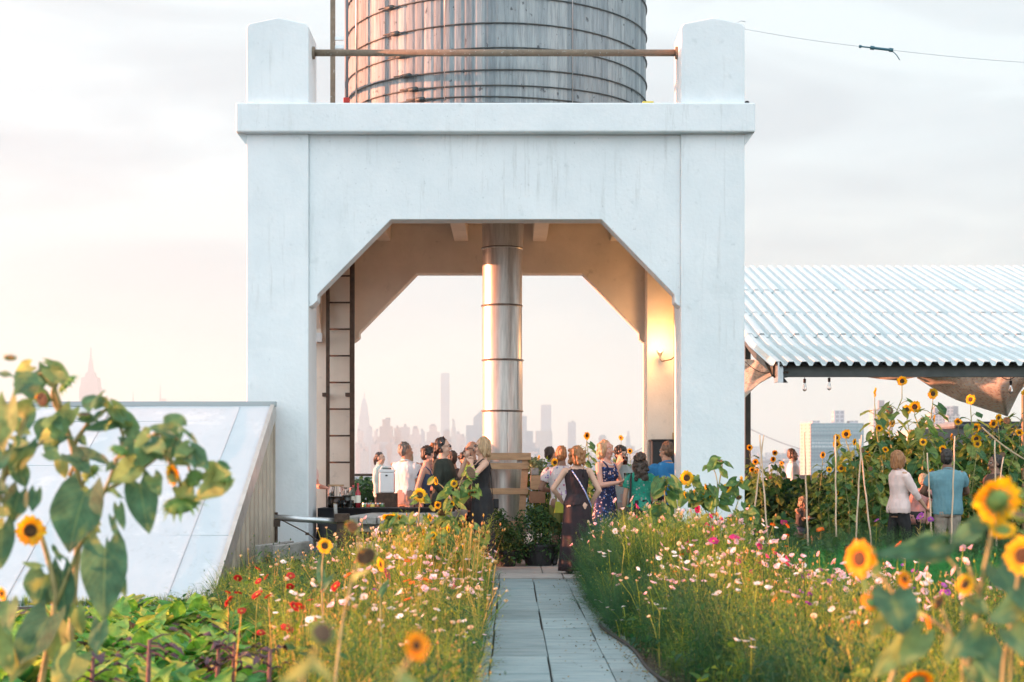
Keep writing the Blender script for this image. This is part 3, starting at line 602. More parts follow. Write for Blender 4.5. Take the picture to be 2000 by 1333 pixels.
g = Geo(); pts = [P(1918+82*t/20, 835+62*(t/20)-14*math.sin(PI*t/20)*-.3, 22.4) for t in range(21)]; g.tube(pts, .012, 6); setp(g.build('tie_rope', mat('rope', (.5,.38,.24), rough=.9)), 'slack tan rope running down to the timber post', 'rope')
# ================================================================== furniture at the left of the arch
tab = empty('picnic_table', (PX(740, 19), 19.0, 0), 'heavy weathered plank table at the left of the arch', 'table')
tz = .80; A0 = Vector((PX(667, 18.5), 18.5, tz)); dirY = Vector((.10, 1, 0)).normalized(); dirX = Vector((1, -.04, 0)).normalized()
for k in range(5):
    g = Geo(); a = A0+dirX*(.215*k+.1)+Vector((0, R.uniform(-.03, .03), -.04)); g.bar(a, a+dirY*3.6, .205, .09, up=(0,0,1)); g.build('plank', M_wood, tab, bevel=.012)
g = Geo(); a = A0+Vector((0,.12,-.13)); g.bar(a+dirX*.0, a+dirX*1.06, .06, .09); g.build('cross_beam', M_wood, tab); g = Geo(); a = a+dirY*3.2; g.bar(a, a+dirX*1.06, .06, .09); g.build('cross_beam', M_wood, tab)
for q in (.14, 3.3):
    for s in (.1, .95):
        g = Geo(); a = A0+dirX*s+dirY*q+Vector((0,0,-.17)); g.box(a.x-.045, a.x+.045, a.y-.045, a.y+.045, 0, a.z); g.build('leg', M_dark, tab)
def bench(label, a, b, w, z, legs=True):
    e = empty('plank_bench', (a[0], a[1], 0), label, 'bench'); a = Vector((a[0], a[1], z)); b = Vector((b[0], b[1], z)); d = (b-a).normalized(); n = Vector((-d.y, d.x, 0))
    for k in (-1, 1):
        g = Geo(); g.bar(a+n*k*w/4, b+n*k*w/4, .07, w/2-.01); g.build('plank', M_wood, e, bevel=.01)
    for t in (.12, .88):
        q = a.lerp(b, t); g = Geo(); g.obox((q.x, q.y, (z-.035)/2), .09, .09, z-.04, Matrix.Rotation(math.atan2(d.y, d.x), 3, 'Z')); g.build('leg', M_dark, e)
bench('low plank bench beside the ribbed bulkhead wall', (PX(520, 17.3), 17.3), (PX(590, 18.6), 18.4), .42, .42)
bench('plank bench along the right side of the heavy table', (PX(745, 18.0), 18.2), (PX(800, 20.5), 21.2), .34, .45)
e = empty('pipe_barrier', P(540, 1012, 18.4), 'horizontal galvanised pipe on a post between bulkhead and table', 'barrier')
a = P(536, 1011, 18.2); b = P(658, 1019, 18.2); g = Geo(); g.tube([a, b], .038, 12); g.build('pipe', M_steel, e, smooth=True)
g = Geo(); c = P(537, 1018, 18.2); g.tube([a+Vector((.02,.0,.06)), (a.x+.02, a.y, .0)], .02, 8); g.obox(a+Vector((.03,-.0,-.07)), .07,.07,.08); g.build('post', M_dark, e)
g = Geo(); g.tube([P(550, 1016, 18.15), P(600, 1042, 18.1), P(640, 1070, 18.0)], .008, 5); g.obox(P(600, 1043, 18.1), .04,.03,.03); g.build('stay_cable', M_dark, e)
g = Geo(); g.box(PX(658, 18.2), PX(678, 18.2), 18.17, 18.29, 0, PZ(1006, 18.2)); g.obox(P(668, 1012, 18.2), .17, .14, .10); g.build('square_post', M_dark, e, bevel=.006)
g = Geo(); g.tube([P(655, 985, 18.3), P(656, 1013, 18.3)], .022, 8); g.build('round_handle', M_wood, e, smooth=True)
# bar table with dark cloth
bar = empty('bar_table', (PX(650, 21), 21, 0), 'bar table under a dark cloth standing behind the plank table', 'table')
g = Geo(); x0, x1, y0, y1, z = PX(622, 20.4), PX(622, 20.4)+1.55, 20.4, 21.05, .86
g.box(x0, x1, y0, y1, z-.03, z); g.build('tabletop', M_wood, bar)
g = Geo(); n_ = 60; vs = []
per_ = [(x0-.01, y0-.01), (x1+.01, y0-.01), (x1+.01, y1+.01), (x0-.01, y1+.01)]
for lev, zz in enumerate((z+.004, z-.2, z-.45)):
    for k in range(n_):
        t = k/n_*4; i = int(t); u = t-i; a = Vector(per_[i]+(0,)); b = Vector(per_[(i+1) % 4]+(0,)); q = a.lerp(b, u); w = .02*lev*math.sin(k*1.9)
        c = Vector(((x0+x1)/2, (y0+y1)/2, 0)); d = (q-c).normalized(); vs.append((q+d*w).to_tuple()[:2]+(zz,))
fs = [(l*n_+k, l*n_+(k+1) % n_, (l+1)*n_+(k+1) % n_, (l+1)*n_+k) for l in range(2) for k in range(n_)]+[tuple(range(n_))]
g.add(vs, fs); g.build('cloth', M_black, bar, smooth=True)
for sx in (x0+.08, x1-.08):
    for sy in (y0+.08, y1-.08): g = Geo(); g.box(sx-.02, sx+.02, sy-.02, sy+.02, .03, z-.03); g.build('leg', M_dark, bar)
BZ = z+.006
def pz_on(px, Y): return Vector((PX(px, Y), Y, BZ))
e = empty('drink_jar', pz_on(656, 20.7), 'glass dispenser jar half full of amber iced tea on the bar table', 'jar'); c = pz_on(656, 20.7)
g = Geo(); g.lathe([(0,0),(.105,0),(.115,.03),(.12,.22),(.10,.27),(.10,.30)], c, 20); g.build('glass_body', M_glass, e, smooth=True)
g = Geo(); g.lathe([(0,.012),(.098,.012),(.106,.03),(.11,.15),(0,.15)], c, 20); g.build('amber_tea', mat('amber tea', (.50,.14,.02), rough=.2), e, smooth=True)
g = Geo(); g.lathe([(.0,.31),(.108,.31),(.108,.285),(.10,.285)], c, 20); g.obox(c+Vector((0,-.125,.05)), .03,.05,.03); g.build('lid_and_tap', M_palwood, e)
e = empty('ice_jar', pz_on(678, 20.8), 'clear glass jar of water beside the amber drink jar', 'jar'); c = pz_on(678, 20.8)
g = Geo(); g.lathe([(0,0),(.09,0),(.10,.03),(.10,.2),(.08,.24),(.08,.27)], c, 18); g.build('glass_body', M_glass, e, smooth=True); g = Geo(); g.lathe([(0,.012),(.085,.012),(.09,.16),(0,.16)], c, 18); g.build('pale_water', mat('pale drink', (.6,.55,.45), rough=.2), e, smooth=True)
def bottle(px, Y, h, col, label, r=.037, z0=None):
    c = pz_on(px, Y)
    if z0 is not None: c.z = z0
    e = empty('bottle', c, label, 'bottle', 'bottles on the tables'); m = mat('bottle glass', col, rough=.15)
    g = Geo(); g.lathe([(0,0),(r,0),(r,h*.6),(r*.35,h*.75),(r*.33,h*.97),(0,h*.97)], c, 14); g.build('body', m, e, smooth=True)
    g = Geo(); g.lathe([(r*.4,h*.9),(r*.4,h),(0,h)], c, 10); g.build('cap', mat('bottle cap', (.45,.05,.05), rough=.5), e)
    g = Geo(); g.lathe([(r+.002,h*.2),(r+.002,h*.5)], c, 14); g.build('label_band', mat('paper label', (.7,.66,.55)), e, smooth=True)
bottle(690, 20.75, .30, (.02,.05,.02), 'dark green wine bottle beside the clear jar'); bottle(699, 20.6, .33, (.35,.03,.04), 'red glass bottle on the bar table, tallest in its row'); bottle(683, 20.9, .26, (.5,.45,.35), 'pale glass bottle just behind the clear jar')
TZ = tz+.008
for px, col, lb in ((712, (.10,.22,.08), 'small jar of green pickles on the plank table'), (719, (.45,.06,.03), 'small jar of red sauce on the plank table'), (727, (.62,.50,.12), 'small jar of yellow relish on the plank table'), (737, (.25,.08,.03), 'small brown jar on the plank table'), (746, (.06,.12,.04), 'small jar of dark green pickles on the plank table')):
    Y = 21.2; c = Vector((PX(px, Y), Y, TZ)); e = empty('food_jar', c, lb, 'jar', 'small food jars in a row')
    g = Geo(); g.lathe([(0,0),(.036,0),(.036,.085),(.03,.095)], c, 12); g.build('jar_body', mat('jar contents', col, rough=.25, scale=40, col2=tuple(q*1.6 for q in col)), e, smooth=True)
    g = Geo(); g.lathe([(.033,.09),(.033,.108),(0,.108)], c, 12); g.build('lid', M_steel, e)
for k, px in enumerate((666, 671, 686)):
    c = pz_on(px, 20.55); g = Geo(); g.lathe([(.012,0),(.03,.0),(.036,.10),(.033,.10),(.028,.005)], c, 10); setp(g.build('plastic_cup', M_glass, smooth=True), ['clear cup just left of the clear water jar', 'clear cup before the clear water jar', 'clear cup beside the dark wine bottle'][k], 'cup', 'clear cups on the bar table')
e = empty('drinks_cooler', (PX(756, 21.6), 21.6, 0), 'white drinks cooler with handle standing beyond the end of the plank table', 'cooler')
c = P(756, 943, 21.6); g = Geo(); g.obox(c, .215, .2, .29); g.build('tank', M_white, e, bevel=.02)
g = Geo(); g.obox((c.x, c.y, c.z+.165), .22, .21, .04); g.tube([c+Vector((-.1,-.0,.17)), c+Vector((-.07,-.0,.225)), c+Vector((.07,0,.225)), c+Vector((.1,0,.17))], .013, 6); g.build('lid', M_white, e, bevel=.012)
g = Geo(); g.obox((c.x, c.y-.0, c.z+.192), .12, .1, .02); g.obox((c.x, c.y-.104, c.z+.10), .03, .01, .02); g.build('dark_catch', M_black, e)
g = Geo(); g.box(c.x-.14, c.x+.14, c.y-.13, c.y+.13, .72, c.z-.148)
for sx in (-.11, .11):
    for sy in (-.1, .1): g.box(c.x+sx-.02, c.x+sx+.02, c.y+sy-.02, c.y+sy+.02, .03, .72)
setp(g.build('cooler_stand', M_dark), 'dark stand carrying the white drinks cooler', 'stand')
e = empty('storage_tub', (PX(660, 20.3), 20.2, .03), 'blue plastic tub on the floor below the tables', 'tub'); cx = PX(662, 20.1)
g = Geo(); g.add([(cx-.24,19.95,.03),(cx+.24,19.95,.03),(cx+.24,20.3,.03),(cx-.24,20.3,.03),(cx-.30,19.9,.34),(cx+.30,19.9,.34),(cx+.30,20.35,.34),(cx-.30,20.35,.34)], [(0,3,2,1),(0,1,5,4),(1,2,6,5),(2,3,7,6),(3,0,4,7)]); g.build('tub_body', M_blue, e)
g = Geo()
for a, b in (((-.31,19.89),(.31,19.89)),((.31,19.89),(.31,20.36)),((.31,20.36),(-.31,20.36)),((-.31,20.36),(-.31,19.89))): g.bar((cx+a[0],a[1],.34),(cx+b[0],b[1],.34),.03,.03)
g.build('tub_rim', M_blue, e)
# ================================================================== pallet, crates, planters
pal = empty('wooden_pallet', (PX(990, 22.3), 22.3, 0), 'upright wooden pallet trellis leaning before the round metal duct', 'pallet')
Yp = 22.35
for py0, py1, xa_, xb_ in ((885, 899, 934, 1037), (905, 917, 940, 1036), (954, 966, 945, 1032), (1018, 1031, 950, 1027)):
    g = Geo(); g.box(PX(xa_, Yp), PX(xb_, Yp), Yp-.03, Yp, PZ(py1, Yp), PZ(py0, Yp)); g.build('slat_board', M_palwood, pal, bevel=.004)
for (xt, xb_, w, m_) in ((1027, 1018, 13, M_palwood), (946, 948, 10, M_palwood)):
    g = Geo(); a = P(xt, 892, Yp+.05); b = Vector((PX(xb_-5, Yp), Yp+.05, .03)); g.bar(a, b, w*Yp/F, .09, up=(0,1,0)); g.build('stringer', m_, pal, bevel=.004)
g = Geo(); g.box(PX(1010, Yp), PX(1022, Yp), Yp+.01, Yp+.10, PZ(905, Yp), PZ(898, Yp)); g.build('spacer_block', M_wood, pal)
def crate(label, px0, px1, py0, py1, Y, m_):
    x0, x1, z0, z1 = PX(px0, Y), PX(px1, Y), PZ(py1, Y), PZ(py0, Y); d = .25
    e = empty('wooden_crate', ((x0+x1)/2, Y, z0), label, 'crate', 'wooden planter crates hung on the pallet'); g = Geo(); g.box(x0, x1, Y, Y+.015, z0, z1); g.box(x0, x1, Y+d-.015, Y+d, z0, z1); g.build('front_board', m_, e, bevel=.004)
    g = Geo(); g.box(x0, x0+.015, Y+.016, Y+d-.016, z0, z1); g.box(x1-.015, x1, Y+.016, Y+d-.016, z0, z1); g.box(x0+.016, x1-.016, Y+.016, Y+d-.016, z0, z0+.015); g.build('side_board', m_, e)
crate('light plywood crate hanging on the pallet below the small grey box', 1036, 1067, 929, 957, 22.2, M_palwood)
crate('darker brown crate hanging lowest on the pallet', 1034, 1065, 960, 983, 22.2, mat('dark crate', (.22,.11,.06), (.30,.16,.09), rough=.8))
crate('small grey box with succulents at the pallet corner', 1037, 1052, 914, 928, 22.25, M_wood)
# ================================================================== distance: skyline
def facade(name, wall, glass, sx=1/4., sz=1/3.5, mort=.35, rough=.7):
    m, nt, b, out = newmat(name); tc = nt.nodes.new('ShaderNodeTexCoord'); sp = nt.nodes.new('ShaderNodeSeparateXYZ'); nt.links.new(tc.outputs['Object'], sp.inputs[0])
    ad = nd(nt, 'ShaderNodeMath', operation='ADD'); nt.links.new(sp.outputs[0], ad.inputs[0]); nt.links.new(sp.outputs[1], ad.inputs[1])
    masks = []
    for src, s in ((ad.outputs[0], sx), (sp.outputs[2], sz)):
        mu = nd(nt, 'ShaderNodeMath', operation='MULTIPLY', i_1=s); nt.links.new(src, mu.inputs[0]); fr = nd(nt, 'ShaderNodeMath', operation='FRACT'); nt.links.new(mu.outputs[0], fr.inputs[0])
        gt = nd(nt, 'ShaderNodeMath', operation='GREATER_THAN', i_1=mort); nt.links.new(fr.outputs[0], gt.inputs[0]); masks.append(gt)
    mm = nd(nt, 'ShaderNodeMath', operation='MULTIPLY'); nt.links.new(masks[0].outputs[0], mm.inputs[0]); nt.links.new(masks[1].outputs[0], mm.inputs[1])
    mx = nd(nt, 'ShaderNodeMix', data_type='RGBA'); nt.links.new(mm.outputs[0], mx.inputs[0]); mx.inputs[6].default_value = c4(wall); mx.inputs[7].default_value = c4(glass); nt.links.new(mx.outputs[2], b.inputs['Base Color']); b.inputs['Roughness'].default_value = rough
    return m
FM = {'pink': facade('pink masonry facade', (.58,.47,.45), (.30,.26,.27)), 'grey': facade('grey masonry facade', (.48,.47,.50), (.27,.27,.30)), 'brown': facade('brown masonry facade', (.46,.34,.31), (.24,.19,.19)),
      'blue': facade('blue glass facade', (.20,.27,.33), (.10,.16,.22), rough=.3), 'white': facade('white masonry facade', (.55,.52,.5), (.2,.19,.21)), 'plain': mat('roof grey far', (.25,.24,.26), rough=.9, scale=.05)}
GZ = -46.0
def far_building(name, label, cat, px0, px1, py, Y, kind='pink', style=0, group=None, depth=None, parts=True):
    x0, x1, z1 = PX(px0, Y), PX(px1, Y), PZ(py, Y); w = x1-x0; d = depth or max(20, w*.8); h = z1-GZ
    e = empty(name, ((x0+x1)/2, Y, GZ), label, cat, group); g = Geo()
    if style == 0: g.box(x0, x1, Y, Y+d, GZ, z1)
    elif style == 1: zt = z1-(z1+20)*.25; g.box(x0, x1, Y, Y+d, GZ, zt); g.box(x0+w*.2, x1-w*.2, Y+d*.15, Y+d*.85, zt, z1)
    elif style == 2: zt = z1-(z1+20)*.3; zu = z1-(z1+20)*.12; g.box(x0, x1, Y, Y+d, GZ, zt); g.box(x0+w*.12, x1-w*.12, Y+d*.1, Y+d*.9, zt, zu); g.box(x0+w*.28, x1-w*.28, Y+d*.2, Y+d*.8, zu, z1)
    elif style == 3: g.add([(x0,Y,GZ),(x1,Y,GZ),(x1,Y+d,GZ),(x0,Y+d,GZ),(x0,Y,z1-w*.9),(x1,Y,z1),(x1,Y+d,z1),(x0,Y+d,z1-w*.9)], [(0,3,2,1),(4,5,6,7),(0,1,5,4),(1,2,6,5),(2,3,7,6),(3,0,4,7)])
    g.build('wall', FM[kind], e)
    if parts:
        g = Geo(); q = R.uniform(.15, .5); g.box(x0+w*q, x0+w*(q+.28), Y+d*.3, Y+d*.6, z1+.01, z1+R.uniform(5, 10)); g.build('roof_plant', FM['plain'], e)
    return e
# art deco tower with mast (upper left)
def spire_tower(label, px, ytop, Y, cols, prof, mat_):
    """prof: (half width px, y px) pairs from the ground up"""
    e = empty('spire_tower', (PX(px, Y), Y, GZ), label, 'skyscraper'); x = PX(px, Y); k = Y/F
    for i in range(len(prof)-1):
        (w0, y0), (w1, y1) = prof[i], prof[i+1]; g = Geo(); z0 = GZ if i == 0 else PZ(y0, Y); z1 = PZ(y1, Y); a, b = w0*k, w1*k
        g.add([(x-a,Y-a*.8,z0),(x+a,Y-a*.8,z0),(x+a,Y+a*.8,z0),(x-a,Y+a*.8,z0),(x-b,Y-b*.8,z1),(x+b,Y-b*.8,z1),(x+b,Y+b*.8,z1),(x-b,Y+b*.8,z1)], [(0,3,2,1),(4,5,6,7),(0,1,5,4),(1,2,6,5),(2,3,7,6),(3,0,4,7)])
        g.build('tier' if w0 > 2.5 else 'mast', mat_, e)
spire_tower('tall pinkish art deco tower with stepped top and needle mast', 177.5, 680, 5600, 0, [(26,920),(26,815),(19,815),(19,758),(17,758),(15.5,738),(10,738),(8.5,728),(5,728),(3.4,706),(2.2,706),(.5,678)], FM['pink'])
spire_tower('slim tower with curved tapering crown and needle beside the ladder pillar', 711.5, 765, 6200, 0, [(12,920),(12,832),(9.5,832),(9,812),(8.2,812),(6.2,795),(6.2,795),(3.2,780),(1.6,780),(.4,765)], FM['grey'])
e = far_building('slender_tower', 'very tall slender square tower rising in the middle of the skyline', 'skyscraper', 861, 877.5, 729, 6700, 'grey', 0, parts=False)
Yt = 6700
for py in (757, 785, 812, 840): g = Geo(); g.box(PX(861, Yt)+1, PX(877.5, Yt)-1, Yt-.5, Yt, PZ(py+1.2, Yt), PZ(py, Yt)); g.build('open_floor_band', FM['plain'], e)
far_building('glass_tower', 'pale tower with slanted roof just left of the duct', 'skyscraper', 924.5, 950, 793, 5600, 'blue', 3, parts=False)
far_building('glass_slab', 'wide pale blue slab left of the duct', 'building', 910, 946, 831, 5200, 'blue', 0, parts=False)
far_building('dark_slab_tower', 'dark flat topped slab tower right of the duct', 'skyscraper', 1056.5, 1076.5, 791, 5300, 'grey', 0, parts=False)
far_building('narrow_tower', 'narrow flat topped tower right of the dark slab tower', 'skyscraper', 1109, 1125, 825, 5000, 'grey', 0, parts=True)
far_building('glass_tower', 'pale narrow tower peeking out behind the right edge of the duct', 'skyscraper', 1016, 1029, 813, 5600, 'blue', 0, parts=False)
far_building('glass_block', 'broad blue grey block right of the duct below the dark slab', 'building', 1021, 1046, 842, 4800, 'blue', 1, parts=False)
far_building('glass_block', 'pale wide block in front of the dark slab tower', 'building', 1046, 1079, 842, 4600, 'white', 0, parts=False)
e = far_building('domed_building', 'distant domed hall right of the narrow tower', 'building', 1165, 1190, 862, 5200, 'grey', 1, parts=False)
g = Geo(); g.ball((PX(1177, 5200), 5215, PZ(857, 5200)), 14, n=14, k=8); g.build('dome', FM['plain'], e, smooth=True)
far_building('stepped_tower', 'slim stepped tower at the right of the arch view', 'skyscraper', 1222, 1232, 842, 5200, 'grey', 2, parts=False)
# left row seen through the arch
sk = [(694,712,842),(712,730,836),(726,742,842),(737,770,819),(770,784,836),(783,800,834),(797,826,838),(820,832,842),(829,862,832),(858,886,842),(880,892,822),(886,904,848),(896,912,853),(905,925,858)]
kinds = ['pink', 'grey', 'pink', 'brown', 'white', 'pink']
for i, (a, b, y) in enumerate(sk):
    far_building('skyline_building', None, None, a, b, y, R.uniform(4700, 5600), kinds[i % 6], R.choice((0, 1, 0, 2)) if b-a < 25 else 2, 'skyline blocks seen through the arch')
for i in range(46):
    a = R.uniform(690, 935); w = R.uniform(9, 24); y = R.uniform(858, 893); far_building('skyline_building', None, None, a, a+w, y, 3700+(900-y)*20+R.uniform(0, 120), R.choice(kinds), R.choice((0, 0, 1)), 'skyline blocks seen through the arch', parts=i < 20)
for i in range(34):
    a = R.uniform(1018, 1262); w = R.uniform(8, 22); y = R.uniform(868, 893)+(12 if 1125 < a < 1160 else 0); far_building('skyline_building', None, None, a, a+w, y, 3700+(900-y)*20+R.uniform(0, 120), R.choice(['grey', 'blue', 'white', 'pink']), R.choice((0, 0, 1)), 'skyline blocks right of the duct', parts=False)
for i in range(26):
    a = R.uniform(1440, 1580); w = R.uniform(9, 24); y = R.uniform(884, 903); far_building('skyline_building', None, None, a, a+w, y, 3700+(900-y)*20+R.uniform(0, 120), R.choice(['grey', 'blue', 'pink']), R.choice((0, 1)), 'skyline blocks behind the garden', parts=False)
for a, b, y in ((1462,1490,872),(1490,1530,884),(1528,1575,877)): far_building('skyline_building', None, None, a, b, y, 4500+a*.3, 'grey', 1, 'skyline blocks behind the garden', parts=False)
for o in [o for o in sc.objects if o.name.startswith('skyline_building')]:
    col = None
    for ch in o.children:
        if ch.name.startswith('wall'): col = ch.data.materials[0].name.split()[0]; dims = ch.dimensions
    px = XC+o.location.x*F/o.location.y; top = HY-(dims.z+GZ-CZ)*F/o.location.y
    where = 'between ladder and slender tower' if px < 858 else 'between slender tower and duct' if px < 945 else 'behind duct' if px < 1020 else 'right of duct' if px < 1110 else 'near right pillar' if px < 1300 else 'behind bamboo poles'
    hgt = 'tall stepped' if top < 850 else 'mid height' if top < 872 else 'low' if top < 886 else 'very low'
    o['label'] = '%s %s block in the hazy skyline %s' % (hgt, col, where); o['category'] = 'building'; o['group'] = '%s %s skyline blocks %s' % (hgt, col, where)
for px, y in ((260, 766), (313, 752)):
    g = Geo(); Y = 5000; x = PX(px, Y); g.tube([(x, Y, GZ), (x, Y, PZ(790, Y)), (x, Y, PZ(y, Y))], [6, 2.5, .7], 6); setp(g.build('radio_mast', FM['plain']), ['thin far mast nearer the art deco tower', 'thin far mast nearer the white tower pillar'][px > 300], 'mast', 'far radio masts above the bulkhead')
far_building('low_building', 'small far building at the foot of the radio mast above the bulkhead', 'building', 312, 325, 779, 5050, 'pink', 1, parts=False)
# nearer apartment block on the right with ribbon windows
Yb_ = 1300; x0, x1 = PX(1583, Yb_), PX(1687, Yb_); z1 = PZ(827, Yb_); e = empty('apartment_block', ((x0+x1)/2, Yb_, GZ), 'blue green glazed apartment block with pink side wall behind the garden', 'building')
xs = PX(1569, Yb_)
M_teal = facade('teal panel wall', (.12,.24,.28), (.06,.14,.18), sx=1/2.6, sz=1/2.9, mort=.3, rough=.35)
g = Geo(); g.box(x0, x1, Yb_, Yb_+18, GZ, z1); g.build('wall', M_teal, e)
g = Geo(); g.add([(xs, Yb_+14, GZ), (x0-.02, Yb_-.05, GZ), (x0-.02, Yb_-.05, z1+.5), (xs, Yb_+14, z1+.5)], [(0,1,2,3)]); g.build('side_wall', facade('pink side wall', (.62,.42,.34), (.40,.27,.22), sx=1/3., sz=1/2.9, mort=.4), e)
fl = 2.95
for k in range(13):
    z = z1-1.2-k*fl; g = Geo(); xx = x0+1
    while xx < x1-1.5: w = R.choice((1.3, 2.2, 2.8)); g.box(xx, min(xx+w, x1-.8), Yb_-.15, Yb_-.02, z-1.5, z); xx += w+.5
    g.build('window_row', mat('window glass far', R.choice([(.35,.45,.48), (.10,.18,.22), (.22,.32,.36)]), rough=.25), e)
g = Geo()
for a, b, y in ((1588, 1602, 822), (1630, 1650, 802), (1660, 1677, 822)): g.box(PX(a, Yb_), PX(b, Yb_), Yb_+2, Yb_+12, z1+.01, PZ(y, Yb_))
g.build('roof_plant', FM['grey'], e)
for k, (a, b, y, Y, kd, st, lb) in enumerate(((1706, 1744, 799, 1700, 'pink', 0, 'pink tower block partly behind the tallest sunflower'), (1818, 1846, 806, 1600, 'pink', 0, 'pink tower block beneath the large canvas corner, left half'), (1846, 1884, 809, 1650, 'white', 1, 'paler pink stepped block beneath the large canvas corner'), (1760, 1830, 858, 1500, 'white', 0, 'low pale block behind the tall sunflowers'))):
    far_building('housing_block', lb, 'building', a, b, y, Y, kd, st)
g = Geo(); g.box(PX(1845, 1650), PX(1862, 1650), 1650, 1660, PZ(812, 1650), PZ(794, 1650)); g.box(PX(1830, 1500)-0, PX(1832, 1500), 1499, 1499.5, 0, 1); 
setp(g.build('rooftop_block', FM['pink']), 'pink rooftop block standing on the stepped housing block', 'rooftop')
# bridge
br = empty('suspension_bridge', (PX(1400, 2600), 2600, GZ), 'distant suspension bridge whose cables slope down on both sides of the right pillar', 'bridge')
Yb2 = 2600; k = Yb2/F
g = Geo(); tp = P(1345, 760, Yb2)
for dy in (0, 14):
    g.tube([P(1345+(1600-1345)*t/16, 766+ (880-766)*(1-(1-t/16)**1.5)*1.03, Yb2+dy) for t in range(17)], .9, 6)
    g.tube([P(1345-(1345-1195)*t/16, 766+(892-766)*(1-(1-t/16)**2.2), Yb2+dy) for t in range(17)], .9, 6)
g.build('main_cable', FM['plain'], br, smooth=True)
g = Geo()
for dy in (0, 14):
    g.box(tp.x-3, tp.x+3, Yb2+dy-3, Yb2+dy+3, GZ, tp.z)
g.box(tp.x-3, tp.x+3, Yb2+3, Yb2+11, tp.z-14, tp.z-6); g.box(tp.x-3, tp.x+3, Yb2+3, Yb2+11, -5, 2); g.build('bridge_tower', FM['plain'], br)
g = Geo(); g.box(PX(1150, Yb2), PX(1640, Yb2), Yb2, Yb2+14, PZ(905, Yb2), PZ(900, Yb2)); g.build('bridge_deck', FM['plain'], br)
# white van-like low roof behind the garden, low white wall
e = empty('shed', (PX(1920, 31), 31, 0), 'low white shed with flat dark edged roof behind the tall sunflowers', 'shed')
g = Geo(); g.box(PX(1800, 31), PX(2030, 31), 31, 33, 0, PZ(838, 31)); g.build('wall', M_wedge, e); g = Geo(); g.box(PX(1860, 30.9), PX(1996, 30.9), 30.8, 33.2, PZ(838, 31), PZ(824, 31)); g.build('flat_roof', mat('shed roof', (.20,.24,.27), (.28,.32,.35), rough=.3, metal=.4), e, bevel=.05)
g = Geo(); g.box(PX(1500, 34), PX(1760, 34), 34, 34.3, 0, PZ(931, 34)); g.box(PX(1500, 34), PX(1760, 34), 33.97, 34.33, PZ(931, 34), PZ(928, 34)); setp(g.build('low_wall', M_wedge), 'low white wall behind the garden rows and bamboo poles', 'wall')
# railing with planter behind the terrace
e = empty('railing', (-1.5, 36, 0), 'dark railing with thin posts behind the far guests', 'railing'); g = Geo(); g.tube([(-6, 36, PZ(928, 36)), (3, 36, PZ(928, 36))], .03, 6); g.build('top_rail', M_dark, e)
for k in range(10): g = Geo(); g.tube([(-6+k, 36, 0), (-6+k, 36, PZ(920, 36))], .022, 6); g.build('post', M_dark, e)
g = Geo(); g.box(-8, 4, 37.0, 37.5, 0, PZ(931, 37)); setp(g.build('far_wall', M_wedge), 'pale low wall behind the dark railing', 'wall')
# haze
g = Geo(); g.box(-1750, 1900, -300, 7800, -47.5, 470); hz = g.build('haze', []); hm = bpy.data.materials.new('haze air'); hm.use_nodes = True; hn = hm.node_tree; hn.nodes.clear()
ho = hn.nodes.new('ShaderNodeOutputMaterial'); hv = hn.nodes.new('ShaderNodeVolumePrincipled'); hn.links.new(hv.outputs[0], ho.inputs['Volume']); hv.inputs['Color'].default_value = (.88,.97,.96,1); hv.inputs['Density'].default_value = 1.7e-4; hv.inputs['Anisotropy'].default_value = .75
hz.data.materials.append(hm); hz['kind'] = 'stuff'
# ================================================================== vegetation
G_BED = [(.045,.105,.03), (.09,.17,.035), (.17,.22,.05), (.26,.27,.07), (.36,.27,.10)]
M_bed = leafmat('bed greens', [(.025,.085,.04), (.06,.15,.045), (.17,.27,.05), (.40,.42,.07)], trans=.42)
M_stemdry = leafmat('dry stems', [(.14,.22,.05), (.38,.38,.09), (.60,.44,.12), (.66,.38,.15)], trans=.35)
M_dark_leaf = leafmat('dark garden leaves', [(.018,.05,.022), (.03,.08,.03), (.05,.12,.04), (.08,.15,.04)], trans=.3)
M_carrot = leafmat('bright carrot tops', [(.02,.15,.045), (.04,.23,.06), (.08,.32,.08)], trans=.3)
M_dill = leafmat('feathery dill green', [(.016,.065,.035), (.03,.10,.045), (.06,.16,.05)], trans=.35)
M_sunleaf = leafmat('sunflower leaf', [(.045,.12,.05), (.08,.18,.065), (.16,.26,.08), (.34,.36,.10)], trans=.4, veins=True)
M_sunleaf_fg = leafmat('large sunflower leaf', [(.06,.14,.085), (.10,.20,.11), (.16,.27,.11), (.34,.38,.13)], trans=.40, veins=True, spotcol=(.24,.29,.10))
M_sunstem = leafmat('sunflower stalk', [(.30,.32,.12), (.42,.34,.16)], trans=.15)
M_petal = leafmat('yellow petals', [(.72,.38,.015), (.80,.52,.02), (.85,.62,.04)], trans=.4, rough=.5)
M_petal_or = leafmat('orange yellow petals', [(.78,.33,.01), (.85,.45,.015)], trans=.4, rough=.5)
M_disc = mat('seed disc', (.035,.018,.010), (.12,.06,.02), rough=.9, scale=60, bump=.8, bscale=90)
M_discb = mat('brown seed head', (.09,.05,.028), (.18,.11,.06), rough=.9, scale=40, bump=1, bscale=70)
M_bract = leafmat('green bracts', [(.16,.30,.08), (.28,.42,.12)], trans=.3)
def ribbon(pts, w, m=0, g=None, taper=True):
    g = g or Geo(); n = len(pts); vs = []
    for i, p in enumerate(pts):
        t = i/(n-1); ww = w*((1-t)**.6 if taper else 1)+.0006; vs += [(p[0]-ww/2, p[1], p[2]), (p[0]+ww/2, p[1], p[2])]
    g.add(vs, [(2*i, 2*i+1, 2*i+3, 2*i+2) for i in range(n-1)], m); return g
